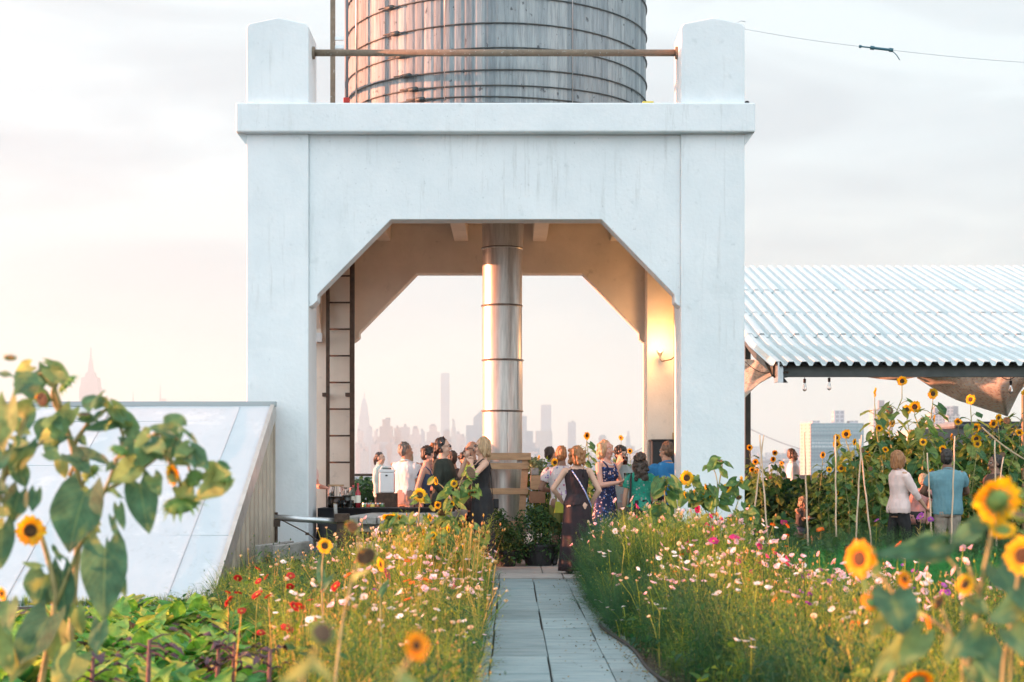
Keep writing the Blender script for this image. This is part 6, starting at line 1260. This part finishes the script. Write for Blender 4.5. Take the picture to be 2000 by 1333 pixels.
def ik(S, T, l1, l2, pole):
    d = T-S; L = min(d.length, l1+l2-.004); u = d.normalized(); a = (l1*l1-l2*l2+L*L)/(2*L); h = math.sqrt(max(0, l1*l1-a*a)); p = Vector(pole); p = p-u*p.dot(u)
    return S+u*a+p.normalized()*h, S+u*L
def person(label, px, py, Y, face, sex='f', skin='light', top=None, sleeve=0, topz=(.92, 1.42), bottom=None, btype='trousers', bz=.08, hair='short', hcol='dark', arms=None, head=(0, 0), lean=0.0, legs=None, H=None, acc=(), fine=True, beard=False, shoes=None, topinfl=.016, flare=1.0, root_z=.03, group=None, straps=True, shirtmats=None, wide=1.0, legpose=None):
    H = H or PZ(py, Y)-root_z; s = H/1.71; T = RING_F if sex == 'f' else RING_M; T = [(z, a*wide, b*wide, c) for z, a, b, c in T]
    root = empty('person', (PX(px, Y), Y, root_z), label, 'person', group); root.rotation_euler = (0, 0, math.radians(face)); root.scale = (s, s, s)
    shx = .165 if sex == 'f' else .190
    arms = arms or {}
    vox = .0085 if fine else .012
    # spine lean (forward = -y)
    def LN(p):
        p = Vector(p); k = max(0, p.z-.95)
        return Vector((p.x, p.y-lean*k, p.z-abs(lean)*k*.12*k))
    g = Geo(); loft(g, [(z, a, b, c) for z, a, b, c in T])
    for sgn in (-1, 1):
        if sex == 'f': g.ball((sgn*.068, -.075, 1.245), .058, .050, .058, 10, 7)
        g.ball((sgn*.075, .05, .90), .085, .08, .10, 10, 7)
        g.ball((sgn*(shx-.012), .0, 1.375), .052 if sex == 'f' else .062, .05, .05, 10, 7)
    for i in range(len(g.v)): g.v[i] = tuple(LN(g.v[i]))
    cl = {}   # limb joints for clothing
    for sgn in (-1, 1):
        S = LN((sgn*shx, 0, 1.375)); Tt = arms.get(sgn, {}).get('t', (sgn*.235, -.03, .84)); pole = arms.get(sgn, {}).get('pole', (sgn*.5, .6, -.6)); E, Wr = ik(S, Vector(Tt), .285, .255, pole)
        ra = (.046, .037, .034, .024) if sex == 'f' else (.054, .044, .040, .028)
        g.capsule(S, E, ra[0], ra[1]); M_ = E.lerp(Wr, .3); g.capsule(E, M_, ra[1], ra[2]+.004); g.capsule(M_, Wr, ra[2]+.003, ra[3]); cl[sgn] = (S, E, Wr, ra)
        # hand
        d = (Wr-E).normalized(); side_ = d.cross(Vector((0,0,1)) if abs(d.z) < .9 else Vector((0,1,0))).normalized(); nrm = side_.cross(d).normalized(); curl = arms.get(sgn, {}).get('curl', .35); hd = arms.get(sgn, {}).get('hd')
        if hd: d = (d+Vector(hd)).normalized(); side_ = d.cross(Vector((0,0,1)) if abs(d.z) < .9 else Vector((0,1,0))).normalized(); nrm = side_.cross(d).normalized()
        Mh = Matrix((side_, nrm, d)).transposed(); g.ball(Wr+d*.045, .038, .017, .048, 10, 6, mtx=Mh)
        if fine:
            for q in range(4):
                b = Wr+d*.082+side_*(-.027+.018*q); L = (.060, .070, .066, .052)[q]; f1 = b+(d*math.cos(curl)+nrm*math.sin(curl)).normalized()*L*.5; f2 = f1+(d*math.cos(curl*2.4)+nrm*math.sin(curl*2.4))*L*.5; g.capsule(b-d*.015, f1, .0088, .0082, 7); g.capsule(f1, f2, .0082, .0070, 7)
            b = Wr+d*.03-side_*.028*sgn; f1 = b+(d*.7-side_*.7*sgn+nrm*.3).normalized()*.035; g.capsule(b, f1, .011, .0095, 7); g.capsule(f1, f1+(d*.9-side_*.15*sgn+nrm*.4).normalized()*.028, .0095, .008, 7)
        cl[sgn] += (Wr+d*.09,)
        # legs
        hp = Vector((sgn*.085, 0, .86)); lp = (legpose or {}).get(sgn); 
        if lp: kn, an = Vector(lp[0]), Vector(lp[1])
        else:
            st = (legs or {}).get(sgn, (sgn*.10, .0)); an = Vector((st[0], st[1]+.02, .085)); kn = hp.lerp(an, .5)+Vector((0, -.02, 0))
        fwd = Vector((sgn*.18, -1, 0)).normalized() if not lp or len(lp) < 3 else Vector(lp[2])
        rl = (.083, .054, .052, .034) if sex == 'f' else (.086, .057, .054, .038)
        g.capsule(hp, kn, rl[0], rl[1]); mc = kn.lerp(an, .3)+Vector((0, .012, 0)); g.capsule(kn, mc, rl[1]-.003, rl[2]); g.capsule(mc, an, rl[2], rl[3]); ft = an+fwd*.13+Vector((0,0,-.055)); g.capsule(an+Vector((0,0,-.04))-fwd*.03, ft, .035, .026); cl[sgn*2] = (hp, kn, an, rl, ft, fwd)
    # head
    hc = LN((0, 0, 1.47)); hy, hp_ = head; MH = Matrix.Translation(hc)@Matrix.Rotation(math.radians(hy), 4, 'Z')@Matrix.Rotation(math.radians(hp_), 4, 'X')@Matrix.Translation(Vector((0,0,-1.47)))
    st = len(g.v)
    g.ball((0, .012, 1.612), .075, .092, .095, 16, 10); g.ball((0, -.022, 1.562), .060, .066, .085, 14, 9); g.ball((0, -.062, 1.503), .026, .024, .02, 10, 6); g.capsule((0, -.084, 1.597), (0, -.104, 1.566), .009, .013, 8)
    g.capsule((-.034, -.074, 1.622), (.034, -.074, 1.622), .012, .012, 8)
    for sgn in (-1, 1): g.ball((sgn*.036, -.058, 1.558), .026, .026, .028, 8, 6); g.ball((sgn*.074, .012, 1.583), .009, .018, .028, 8, 6); 
    g.capsule((0, .0, 1.53), (0, -.035, 1.505), .045, .040)
    for i in range(st, len(g.v)): g.v[i] = tuple(MH@Vector(g.v[i]))
    a = LN((0, .01, 1.42)); b = MH@Vector((0, .005, 1.545)); g.capsule(a, b, .052 if sex == 'f' else .060, .047 if sex == 'f' else .055)
    me = remesh(g, vox, 2); body = link('body', me, SK[skin], root, smooth=True)
    # face details
    for sgn in (-1, 1):
        e = Geo(); e.ball((sgn*.030, -.0775, 1.600), .0125, .009, .0085, 8, 6); e.xf(MH); eo = e.build('eye', M_eye, root, smooth=True, world=False)
        e = Geo(); e.ball((sgn*.030, -.0855, 1.600), .0055, .004, .0055, 8, 6); e.xf(MH); e.build('iris', M_iris, eo, smooth=True, world=False)
        if 'brow' not in acc: e = Geo(); e.tube([(sgn*.015, -.088, 1.622), (sgn*.032, -.086, 1.628), (sgn*.048, -.074, 1.622)], .0035, 5); e.xf(MH); e.build('eyebrow', hairm(hcol, *HC[hcol]), root, smooth=True, world=False)
    e = Geo(); e.ball((0, -.0875, 1.533), .022, .007, .0065, 10, 5); e.xf(MH); e.build('mouth', M_lip, root, smooth=True, world=False)
    # hair
    hm = hairm(hcol, *HC[hcol]); g = Geo(); rr_ = random.Random(int(px*13))
    def hb(c, rx, ry=None, rz=None): g.ball(c, rx, ry, rz, 12, 8)
    if hair != 'bald':
        hb((0, .028, 1.632), .083, .092, .092); hb((0, .045, 1.59), .078, .075, .080)
        if hair == 'short':
            for k in range(26): a = rr_.uniform(0, 6.28); t = rr_.uniform(.1, 1.15); hb((.075*math.cos(a)*math.sin(t), .03+.085*math.sin(a)*math.sin(t), 1.632+.088*math.cos(t)), .018)
        if hair in ('bob', 'long', 'wavy'):
            for sgn in (-1, 1): hb((sgn*.074, .018, 1.565), .030, .062, .098); hb((sgn*.066, -.018, 1.60), .022, .045, .065)
            hb((0, .070, 1.555), .080, .048, .105)
            for k in range(30): a = rr_.uniform(-.35, PI+.35); hb((.086*math.cos(a), .025+.078*math.sin(a), rr_.uniform(1.48, 1.60)), .017, .017, .045)
        if hair == 'wavy':
            for k in range(34): a = rr_.uniform(-.5, PI+.5); hb((.095*math.cos(a), .02+.085*math.sin(a), rr_.uniform(1.48, 1.66)), rr_.uniform(.022, .032))
        if hair in ('long', 'curlylong'): hb((0, .085, 1.45), .095, .045, .17); hb((0, .08, 1.38), .08, .04, .13)
        if hair in ('curly', 'curlylong'):
            for k in range(70): a = rr_.uniform(0, 6.28); t = rr_.uniform(0, 1.9); q = Vector((.088*math.cos(a)*math.sin(t), .028+.096*math.sin(a)*math.sin(t), 1.625+.092*math.cos(t)))
            for k in range(80):
                a = rr_.uniform(0, 6.28); t = rr_.uniform(0, 1.75); q = (.088*math.cos(a)*math.sin(t), .030+.094*math.sin(a)*math.sin(t), 1.628+.092*math.cos(t))
                if q[1] < -.045 and q[2] < 1.655: continue
                hb(q, rr_.uniform(.014, .024))
        if hair == 'curlylong':
            for k in range(60): hb((rr_.uniform(-.10, .10), rr_.uniform(.05, .12), rr_.uniform(1.30, 1.56)), rr_.uniform(.02, .03))
            for sgn in (-1, 1): hb((sgn*.085, .03, 1.52), .03, .05, .10)
        if hair == 'braid':
            for k in range(18): t = k/17; hb((.03+.05*t*(1 if k % 2 else .6), .10+.03*math.sin(t*3), 1.58-.48*t), .034*(1-.45*t))
            for k in range(30): a = rr_.uniform(-.3, PI+.3); hb((.082*math.cos(a), .03+.075*math.sin(a), rr_.uniform(1.53, 1.63)), .02)
        if hair == 'bun': hb((0, .125, 1.60), .035)
        if hair == 'pony': hb((0, .115, 1.60), .03); hb((0, .125, 1.53), .03, .03, .09)
        for i in range(len(g.v)):
            g.v[i] = tuple(MH@Vector(g.v[i]))
        me = remesh(g, .009 if fine else .012, 1); ndisp(me, .014, 46, 46, 7, px); ndisp(me, .006, 110, 110, 20, px*2); ho = link('hair', me, hm, root, smooth=True)
    if hair == 'bald': g = Geo(); [g.ball((sgn*.068, .03, 1.585), .012, .05, .03, 8, 6) for sgn in (-1, 1)]; g.ball((0, .088, 1.575), .055, .015, .035, 8, 6); g.xf(MH); g.build('hair', hm, root, smooth=True, world=False)
    if beard: g = Geo(); g.ball((0, -.050, 1.518), .050, .045, .038, 12, 8); g.ball((-.05, -.02, 1.545), .018, .03, .045, 8, 6); g.ball((.05, -.02, 1.545), .018, .03, .045, 8, 6); g.xf(MH); me = remesh(g, .008, 1); ndisp(me, .006, 60, 60, 60, 3); link('beard', me, hm, root)
    for a_ in acc:
        if a_ in ('glasses', 'sunglasses'):
            g = Geo()
            for sgn in (-1, 1): 
                if a_ == 'sunglasses': g.ball((sgn*.031, -.092, 1.600), .024, .006, .018, 12, 6)
                else: g.tube([(sgn*.031+.023*math.cos(t), -.095, 1.600+.017*math.sin(t)) for t in [k*PI/6 for k in range(13)]], .003, 5)
                g.tube([(sgn*.054, -.088, 1.604), (sgn*.076, -.02, 1.606), (sgn*.078, .02, 1.598)], .0028, 5)
            g.tube([(-.01, -.098, 1.602), (.01, -.098, 1.602)], .003, 5); g.xf(MH); g.build('glasses', M_sg, root, smooth=True, world=False)
        if a_ == 'hairband': g = Geo(); g.tube([(.088*math.cos(t), .0-.03*math.sin(t)*0, 1.625+.105*math.sin(t)) for t in [k*PI/10 for k in range(11)]], .007, 6); g.xf(MH); g.build('glasses_on_hair', M_sg, root, smooth=True, world=False)
    # top
    if top is not None:
        g = Geo(); z0, z1 = topz; zz = [z0+(z1-z0)*k/9 for k in range(10)]; inf = topinfl; loft(g, [(z,)+tuple(q+inf if i < 2 else q for i, q in enumerate(ringat(T, z))) for z in zz], 24)
        if z1 > 1.3:
            for sgn in (-1, 1):
                if sex == 'f': g.ball((sgn*.068, -.078, 1.245), .064, .056, .064, 10, 7)
                if sleeve: g.ball((sgn*(shx-.012), 0, 1.37), .066 if sex == 'f' else .076, .062, .060, 10, 7)
        for i in range(len(g.v)): g.v[i] = tuple(LN(g.v[i]))
        if sleeve:
            for sgn in (-1, 1):
                S, E, Wr, ra, _ = cl[sgn]; f = .62 if sleeve == 1 else 1.0; e = S.lerp(E, f); g.tube([S, S.lerp(e, .5), e], [ra[0]+.020, ra[0]+.022, ra[1]+.024], 12)
                if sleeve >= 2: w = E.lerp(Wr, .45 if sleeve == 2 else .97); g.ball(E, ra[1]+.018, n=10, k=6); g.tube([E, E.lerp(w, .5), w], [ra[1]+.019, ra[2]+.020, ra[3]+.021], 12)
        me = remesh(g, .011, 1); ndisp(me, .016, 9, 9, 5, px*.1); ndisp(me, .007, 30, 30, 11, px*.7); link('shirt' if btype != 'dress' else 'bodice', me, top, root)
        if straps and not sleeve:
            for sgn in (-1, 1):
                g = Geo(); g.tube([LN((sgn*.085, -.115, min(z1, 1.34)-.03)), LN((sgn*.085, -.085, 1.37)), LN((sgn*.082, -.01, 1.428)), LN((sgn*.082, .07, 1.39)), LN((sgn*.08, .10, min(z1, 1.32)-.02))], .011, 7); g.build('strap', top, root, smooth=True, world=False)
    if bottom is not None:
        g = Geo()
        if btype in ('trousers', 'shorts', 'wide'):
            zz = [.80, .86, .92, .98, 1.02]; loft(g, [(z,)+tuple(q+.014 if i < 2 else q for i, q in enumerate(ringat(T, z))) for z in zz], 22)
            for sgn in (-1, 1):
                hp, kn, an, rl, ft, fwd = cl[sgn*2]; e = an if btype != 'shorts' else hp.lerp(kn, .95)
                k1 = kn if btype != 'shorts' else e; wd = .035 if btype == 'wide' else .018
                g.capsule(hp, k1, rl[0]+.014, rl[1]+wd)
                if btype != 'shorts': g.tube([kn, kn.lerp(an, .5), an+Vector((0,0,-.02))], [rl[1]+wd, rl[2]+wd, rl[3]+wd+.012], 12); g.ball(kn, rl[1]+wd-.002)
            me = remesh(g, .012, 1); ndisp(me, .018, 7, 7, 6, px*.2); ndisp(me, .007, 26, 26, 16, px*.6); link('trousers' if btype != 'shorts' else 'shorts', me, bottom, root)
        else:
            zt = 1.06; zz = [zt-(zt-bz)*k/12 for k in range(13)]; rings = []
            for z in zz:
                rx, ry, yo = ringat(T, max(z, .90)); k = max(0, (.90-z)/.82); rings.append((z, rx+.016+.10*k*flare, ry+.018+.12*k*flare, yo))
            st = len(g.v); loft(g, rings, 60, .10, 9, px); me = g.mesh(); ndisp(me, .012, 6, 6, 2, px*.3); link('skirt', me, bottom, root)
    if shoes is not None:
        for sgn in (-1, 1):
            hp, kn, an, rl, ft, fwd = cl[sgn*2]; g = Geo(); g.capsule(an+Vector((0,0,-.045))-fwd*.035, ft, .041, .032); g.capsule(an+Vector((0,0,-.03)), an+Vector((0,0,-.05)), .040, .040)
            if 'boots' in acc: g.capsule(an, an.lerp(kn, .55), .052, .060)
            g.box(an.x-.02, an.x+.02, an.y, an.y+.05, .0, .03); me = remesh(g, .012, 1); link('shoe', me, shoes, root)
    if top is not None and sleeve and 'collar' in acc:
        g = Geo(); g.tube([LN((.062*math.cos(t), .008+.062*math.sin(t), 1.452+.012*math.sin(t))) for t in [k*2*PI/16 for k in range(17)]], .014, 7, cap=False); g.build('collar', top, root, smooth=True, world=False)
    if 'necklace' in acc:
        g = Geo(); [g.ball(LN((.075*math.cos(t), -.015-.085*abs(math.sin(t)), 1.435-.055*math.sin(t))), .007, n=7, k=5) for t in [k*PI/16 for k in range(17)]]; g.build('necklace', M_white, root, smooth=True, world=False)
    return root, cl, s
def held(root, kind, local, label, col=(.5,.2,.05)):
    p = pmat(root)@Vector(local)
    if kind == 'wine': 
        e = empty('wine_glass', p, label, 'glass'); g = Geo(); g.lathe([(.0,-.10),(.033,-.10),(.004,-.09),(.004,-.03),(.028,-.01),(.038,.03),(.034,.08),(.032,.08),(.035,.03),(.02,-.005)], p, 16); g.build('bowl', M_glass, e, smooth=True)
    elif kind == 'cup':
        e = empty('drink_cup', p, label, 'cup'); g = Geo(); g.lathe([(0,-.06),(.032,-.06),(.042,.06),(.039,.06),(.03,-.055)], p, 16); g.build('cup_wall', M_glass, e, smooth=True); g = Geo(); g.lathe([(0,-.055),(.029,-.055),(.036,.03),(0,.03)], p, 14); g.build('drink', mat('drink', col, rough=.2), e, smooth=True)
    elif kind == 'napkin':
        g = Geo(); g.grid(lambda u, v: (p.x-.07+.14*u, p.y-.05+.1*v, p.z+.025*math.sin(u*5)+.02*math.cos(v*6+u*3)), 8, 6); e = setp(g.build('napkin', M_white, smooth=True), label, 'napkin')
    elif kind == 'plate':
        g = Geo(); g.lathe([(0,0),(.06,.0),(.10,.018),(.10,.022),(.06,.006),(0,.006)], p, 22); e = setp(g.build('paper_plate', M_white, smooth=True), label, 'plate')
    return e
K_black = cloth('black jersey', (.010,.010,.012), (.018,.018,.02)); K_darkgreen = cloth('dark olive top', (.022,.026,.018)); K_white = cloth('white shirt cloth', (.74,.74,.76), (.66,.67,.70)); K_blue = cloth('blue polo', (.02,.20,.46), (.015,.16,.40)); K_slate = cloth('slate blue tank', (.06,.085,.16), (.045,.07,.13))
K_wine = cloth('black maroon dress', (.010,.008,.011), (.03,.012,.016)); K_floral = cloth('navy floral', (.012,.018,.07), ((.60,.36,.36), (.70,.60,.60), (.05,.12,.35)), 38); K_green = cloth('green floral', (.01,.22,.15), ((.02,.10,.08), (.38,.36,.33), (.03,.30,.20)), 30)
K_pinksh = cloth('pale pink shirt', (.72,.56,.52), (.66,.50,.47)); K_teal = cloth('blue green shirt', (.13,.27,.31), (.10,.22,.26)); K_khaki = cloth('khaki trousers', (.33,.27,.22)); K_darktr = cloth('dark trousers', (.015,.014,.016)); K_mint = cloth('pale mint top', (.52,.60,.56)); K_beige = cloth('beige trousers', (.36,.26,.24)); K_dgrey = cloth('dark grey shirt', (.05,.045,.05)); K_grey = cloth('grey shirt', (.32,.35,.34)); K_navy = cloth('navy skirt', (.04,.06,.11)); K_light = cloth('light blue shirt', (.50,.58,.68)); K_fl2 = cloth('red white print', (.50,.45,.45), ((.45,.10,.12), (.10,.12,.35), (.55,.5,.5)), 30); K_oliv = cloth('olive shorts', (.14,.14,.03)); K_brn = cloth('brown trousers', (.07,.045,.035)); K_coral = cloth('dusty pink top', (.42,.20,.18))
DK = M_black
chin = {'t': (-.02, -.17, 1.40), 'pole': (.3, -.3, -1)}
# terrace, left group
person('far woman in a pale mint top with dark tied hair, hand at her mouth', 743, 884, 31.5, 70, 'f', 'light', K_mint, 3, (.80,1.44), K_darktr, hair='pony', hcol='black', arms={1: {'t': (.06,-.24,1.42)}}, fine=False, acc=('collar',), shoes=DK)
person('far guest with sandy bobbed hair and dark top beyond the man in white', 796, 879, 29.5, 180, 'f', 'light', K_dgrey, 1, (.85,1.44), K_darktr, hair='bob', hcol='sandy', fine=False, shoes=DK)
person('grey haired man in a white short sleeved shirt with arms folded', 793, 866, 23.2, 150, 'm', 'tan', K_white, 1, (.90,1.44), K_beige, hair='short', hcol='grey', arms={-1: {'t': (.02,-.20,1.08)}, 1: {'t': (-.05,-.24,1.12)}}, head=(-40, 0), acc=('collar',), shoes=DK, wide=1.08)
person('woman with short dark curly hair in a slate blue tank top', 823, 874, 21.6, 80, 'f', 'pink', K_slate, 0, (.88,1.33), K_darktr, hair='curly', hcol='black', arms={-1: {'t': (-.20,-.06,.86)}, 1: {'t': (.16,-.22,1.10)}}, lean=.16, head=(0, 12), shoes=DK)
person('guest with reddish hair mostly hidden behind the curly haired woman', 846, 868, 24.0, 200, 'm', 'tan', K_coral, 1, (.88,1.44), K_darktr, hair='short', hcol='auburn', fine=False, shoes=DK)
r1, cl1, s1 = person('woman with a long black braid and loose black top holding a wine glass', 866, 856, 20.9, 75, 'f', 'light', K_darkgreen, 2, (.72,1.44), K_black, btype='dress', bz=.25, hair='braid', hcol='black', arms={1: {'t': (.10,-.28,1.14), 'curl': .9}, -1: {'t': (-.14,-.14,.92)}}, acc=('hairband', 'glasses'), topinfl=.045, flare=.5, head=(8, 0), shoes=DK)
held(r1, 'wine', tuple(cl1[1][4]+Vector((0,-.01,.06))), 'wine glass held by the woman with the long braid')
person('guest in a dark grey shirt behind the woman with the braid', 884, 882, 23.5, 175, 'm', 'tan', K_dgrey, 1, (.88,1.44), K_darktr, hair='short', hcol='dark', fine=False, shoes=DK, wide=1.1, H=1.62)
person('dark haired guest facing the camera between the braid woman and the blond woman', 909, 884, 22.6, 20, 'f', 'tan', K_brn, 1, (.88,1.44), K_darktr, hair='curly', hcol='dark', fine=False, shoes=DK, acc=('glasses',), H=1.60)
person('bald man with sunglasses half hidden behind the blond woman', 921, 862, 22.8, -60, 'm', 'tan', K_dgrey, 1, (.88,1.44), K_darktr, hair='bald', hcol='grey', fine=False, shoes=DK, acc=('sunglasses',))
r2, cl2, s2 = person('blond woman in a strapless black jumpsuit with sunglasses raising a hand to her chin', 941, 855, 20.7, -72, 'f', 'light', K_black, 0, (.88,1.36), K_black, btype='dress', bz=.06, hair='bob', hcol='blond', arms={-1: {'t': (-.06,-.19,1.44), 'pole': (-.5,-.4,-1), 'curl': 1.1}, 1: {'t': (.10,-.17,1.38), 'pole': (.8,-.2,-.7), 'curl': 1.2}}, acc=('sunglasses',), flare=.35, head=(-6, 0), shoes=DK)
e = empty('shoulder_bag', P(966, 985, 20.8), 'small black shoulder bag hanging behind the blond woman on a thin strap', 'bag'); c = P(967, 984, 20.9)
g = Geo(); g.obox(c, .10, .06, .13); g.build('pouch', DK, e, bevel=.01); g = Geo(); g.tube([c+Vector((-.03,0,.06)), P(960, 940, 20.88), P(956, 905, 20.85), P(950, 897, 20.8)], .005, 5); g.build('strap', DK, e, smooth=True)
# right group
person('dark haired man in a light blue shirt seen from behind, beyond the potted plants', 1076, 875, 25.5, 160, 'm', 'tan', K_light, 3, (.85,1.44), K_darktr, hair='short', hcol='black', fine=False, acc=('collar',), head=(-30, 0), shoes=DK)
r3, cl3, s3 = person('guest in a printed top and olive shorts with ankle boots carrying a green bag', 1097, 874, 21.6, 170, 'm', 'brown', K_fl2, 1, (.88,1.44), K_oliv, btype='shorts', hair='short', hcol='auburn', arms={1: {'t': (.20,-.20,1.08)}, -1: {'t': (-.12,-.28,1.14)}}, acc=('boots', 'glasses'), shoes=DK)
e = empty('green_bag', P(1092, 985, 21.3), 'yellow green handbag hanging beside the olive shorts', 'bag'); c = P(1092, 990, 21.3); g = Geo(); g.add([c+Vector(v) for v in ((-.07,-.03,-.09),(.07,-.03,-.09),(.07,.03,-.09),(-.07,.03,-.09),(-.05,-.02,.07),(.05,-.02,.07),(.05,.02,.07),(-.05,.02,.07))], [(0,3,2,1),(4,5,6,7),(0,1,5,4),(1,2,6,5),(2,3,7,6),(3,0,4,7)]); g.build('pouch', cloth('olive leather', (.30,.30,.03)), e, bevel=.008); g = Geo(); g.tube([c+Vector((-.04,0,.06)), c+Vector((-.03,0,.16)), c+Vector((.03,0,.16)), c+Vector((.04,0,.06))], .006, 6); g.build('handle', cloth('olive strap', (.2,.2,.04)), e, smooth=True)
r4, cl4, s4 = person('woman with an auburn bob seen from behind in a long black halter dress', 1127, 872, 19.9, 182, 'f', 'light', K_wine, 0, (.92,1.40), K_wine, btype='dress', bz=.04, hair='wavy', hcol='auburn', arms={-1: {'t': (-.19,-.10,.92), 'pole': (-1,.6,0)}, 1: {'t': (.20,-.16,.98), 'pole': (1,.6,-.2)}}, flare=.45, shoes=DK)
g = Geo(); M4 = pmat(r4); pts = [M4@Vector(q) for q in ((.09,.02,1.415), (.065,.095,1.37), (-.02,.128,1.24), (-.10,.12,1.10), (-.155,.085,.98), (-.19,.03,.90), (-.19,-.02,.88))]
q = []
for i in range(len(pts)-1): q += [pts[i].lerp(pts[i+1], t/3) for t in range(3)]
g.tube(q+[pts[-1]], .008, 6); setp(g.build('beaded_strap', mat('beaded strap', (.02,.14,.55), (.65,.68,.75), rough=.4, scale=60, lo=.48, hi=.52), smooth=True), 'blue and white beaded bag strap across the back of the halter dress', 'strap')
r5, cl5, s5 = person('woman with curly strawberry blond hair in a navy floral V neck dress with a necklace', 1184, 861, 21.2, 48, 'f', 'pink', K_floral, 0, (.92,1.35), K_floral, btype='dress', bz=.35, hair='wavy', hcol='strawberry', arms={-1: {'t': (-.10,-.30,1.15), 'curl': 1.2}, 1: {'t': (.20,-.28,1.12), 'curl': .8}}, acc=('necklace',), flare=.7, shoes=DK)
g = Geo()
held(r5, 'cup', tuple(cl5[-1][4]+Vector((.0,-.02,.05))), 'drink cup held by the woman in the navy floral dress', (.55,.25,.15)); held(r5, 'napkin', tuple(cl5[1][4]+Vector((0,-.03,.04))), 'white napkin in the hand of the woman in the navy floral dress')
r6, cl6, s6 = person('man with dark hair and glasses drinking from an amber glass', 1212, 873, 22.6, 10, 'm', 'light', K_grey, 1, (.88,1.44), K_beige, hair='curly', hcol='black', arms={-1: {'t': (-.03,-.15,1.46), 'pole': (-1,0,-.8), 'curl': 1.2}, 1: {'t': (.22,-.22,1.06)}}, acc=('glasses',), head=(20, 8), shoes=DK)
held(r6, 'cup', (.03,-.17,1.50), 'amber glass raised to the mouth of the man with glasses', (.30,.05,.01))
r7, cl7, s7 = person('woman with long dark curly hair in a green patterned top seen from behind', 1250, 887, 20.9, 180, 'f', 'tan', K_green, 1, (.80,1.44), K_black, hair='curlylong', hcol='dark', fine=True, shoes=DK, wide=1.08)
g = Geo(); M7 = pmat(r7); g.tube([M7@Vector(v) for v in ((.13,.02,1.42), (.145,.11,1.34), (.15,.12,1.2), (.16,.10,1.0), (.18,.05,.9))], .014, 6); g.obox(M7@Vector((.22,.05,.78)), .12, .22, .26); setp(g.build('tote_bag', DK, smooth=False), 'black tote bag on the shoulder of the woman in green', 'bag')
person('man in a bright blue polo shirt seen from behind beside the right pillar', 1302, 866, 21.2, 196, 'm', 'tan', K_blue, 1, (.86,1.44), K_darktr, hair='short', hcol='brown', arms={-1: {'t': (-.16,-.26,1.05)}, 1: {'t': (.16,-.26,1.05)}}, acc=('collar',), head=(28, 6), beard=False, shoes=DK, wide=1.12)
# guest almost hidden by the left pillar
person('guest in a pink top mostly hidden behind the left tower pillar', 596, 868, 22.2, 60, 'f', 'pink', K_pinksh, 1, (.88,1.44), K_darktr, hair='bob', hcol='brown', arms={1: {'t': (.16,-.26,1.08)}}, shoes=DK)
# garden guests
person('bearded man in a white shirt walking beyond the squash patch', 1549, 878, 32, 80, 'm', 'light', K_white, 3, (.85,1.44), K_darktr, hair='short', hcol='brown', beard=True, fine=False, acc=('collar',), shoes=DK)
person('woman with auburn bob in a pale pink rolled sleeve shirt and dark trousers', 1756, 881, 20.4, 105, 'f', 'tan', K_pinksh, 2, (.84,1.44), K_darktr, hair='bob', hcol='auburn', arms={-1: {'t': (-.20,-.30,.92), 'pole': (-.3,1,0)}, 1: {'t': (.14,-.12,.86)}}, acc=('collar',), topinfl=.03, root_z=0, shoes=DK, legs={-1: (-.10,-.14), 1: (.10,.14)}, wide=1.05)
person('man in a blue green short sleeved shirt seen from behind with bent arms', 1850, 880, 20.3, 176, 'm', 'brown', K_teal, 1, (.82,1.44), K_khaki, hair='short', hcol='black', arms={-1: {'t': (-.14,-.30,1.06), 'pole': (-1,.3,-.6)}, 1: {'t': (.16,-.28,1.06), 'pole': (1,.3,-.6)}}, acc=('collar',), head=(-25, 0), topinfl=.03, root_z=0, shoes=DK, wide=1.14)
person('bending guest in a dusty pink top between the pink shirt and the blue green shirt', 1789, 938, 21.8, 130, 'f', 'tan', K_coral, 1, (.80,1.44), K_darktr, hair='short', hcol='sandy', lean=.5, fine=False, root_z=0, H=1.32, shoes=DK, wide=1.15)
person('dark haired guest in a brown shirt facing left at the right edge', 1943, 890, 20.6, -80, 'm', 'brown', K_brn, 1, (.85,1.44), K_darktr, hair='short', hcol='black', root_z=0, shoes=DK, wide=1.1)
# seated girl: hips on the plank at 0.27 m
SL = {sg: ((sg*.10, -.36, .86), (sg*.09+(.06 if sg > 0 else 0), -.34, .44)) for sg in (-1, 1)}
rg, clg, sg_ = person('small girl with curly hair sitting on the low bench with a white plate', 1562, 974, 26.2, 30, 'f', 'tan', cloth('grey girl top', (.09,.08,.08)), 0, (.96,1.36), K_navy, btype='shorts', hair='wavy', hcol='sandy', arms={-1: {'t': (-.02,-.22,1.38), 'curl': .9}, 1: {'t': (.05,-.28,1.16), 'curl': .8}}, legpose=SL, lean=.22, head=(0, 14), H=1.20, root_z=-.27, shoes=cloth('magenta shoe', (.35,.03,.12)))
held(rg, 'plate', (.02,-.34,1.16), 'white paper plate held by the seated girl')
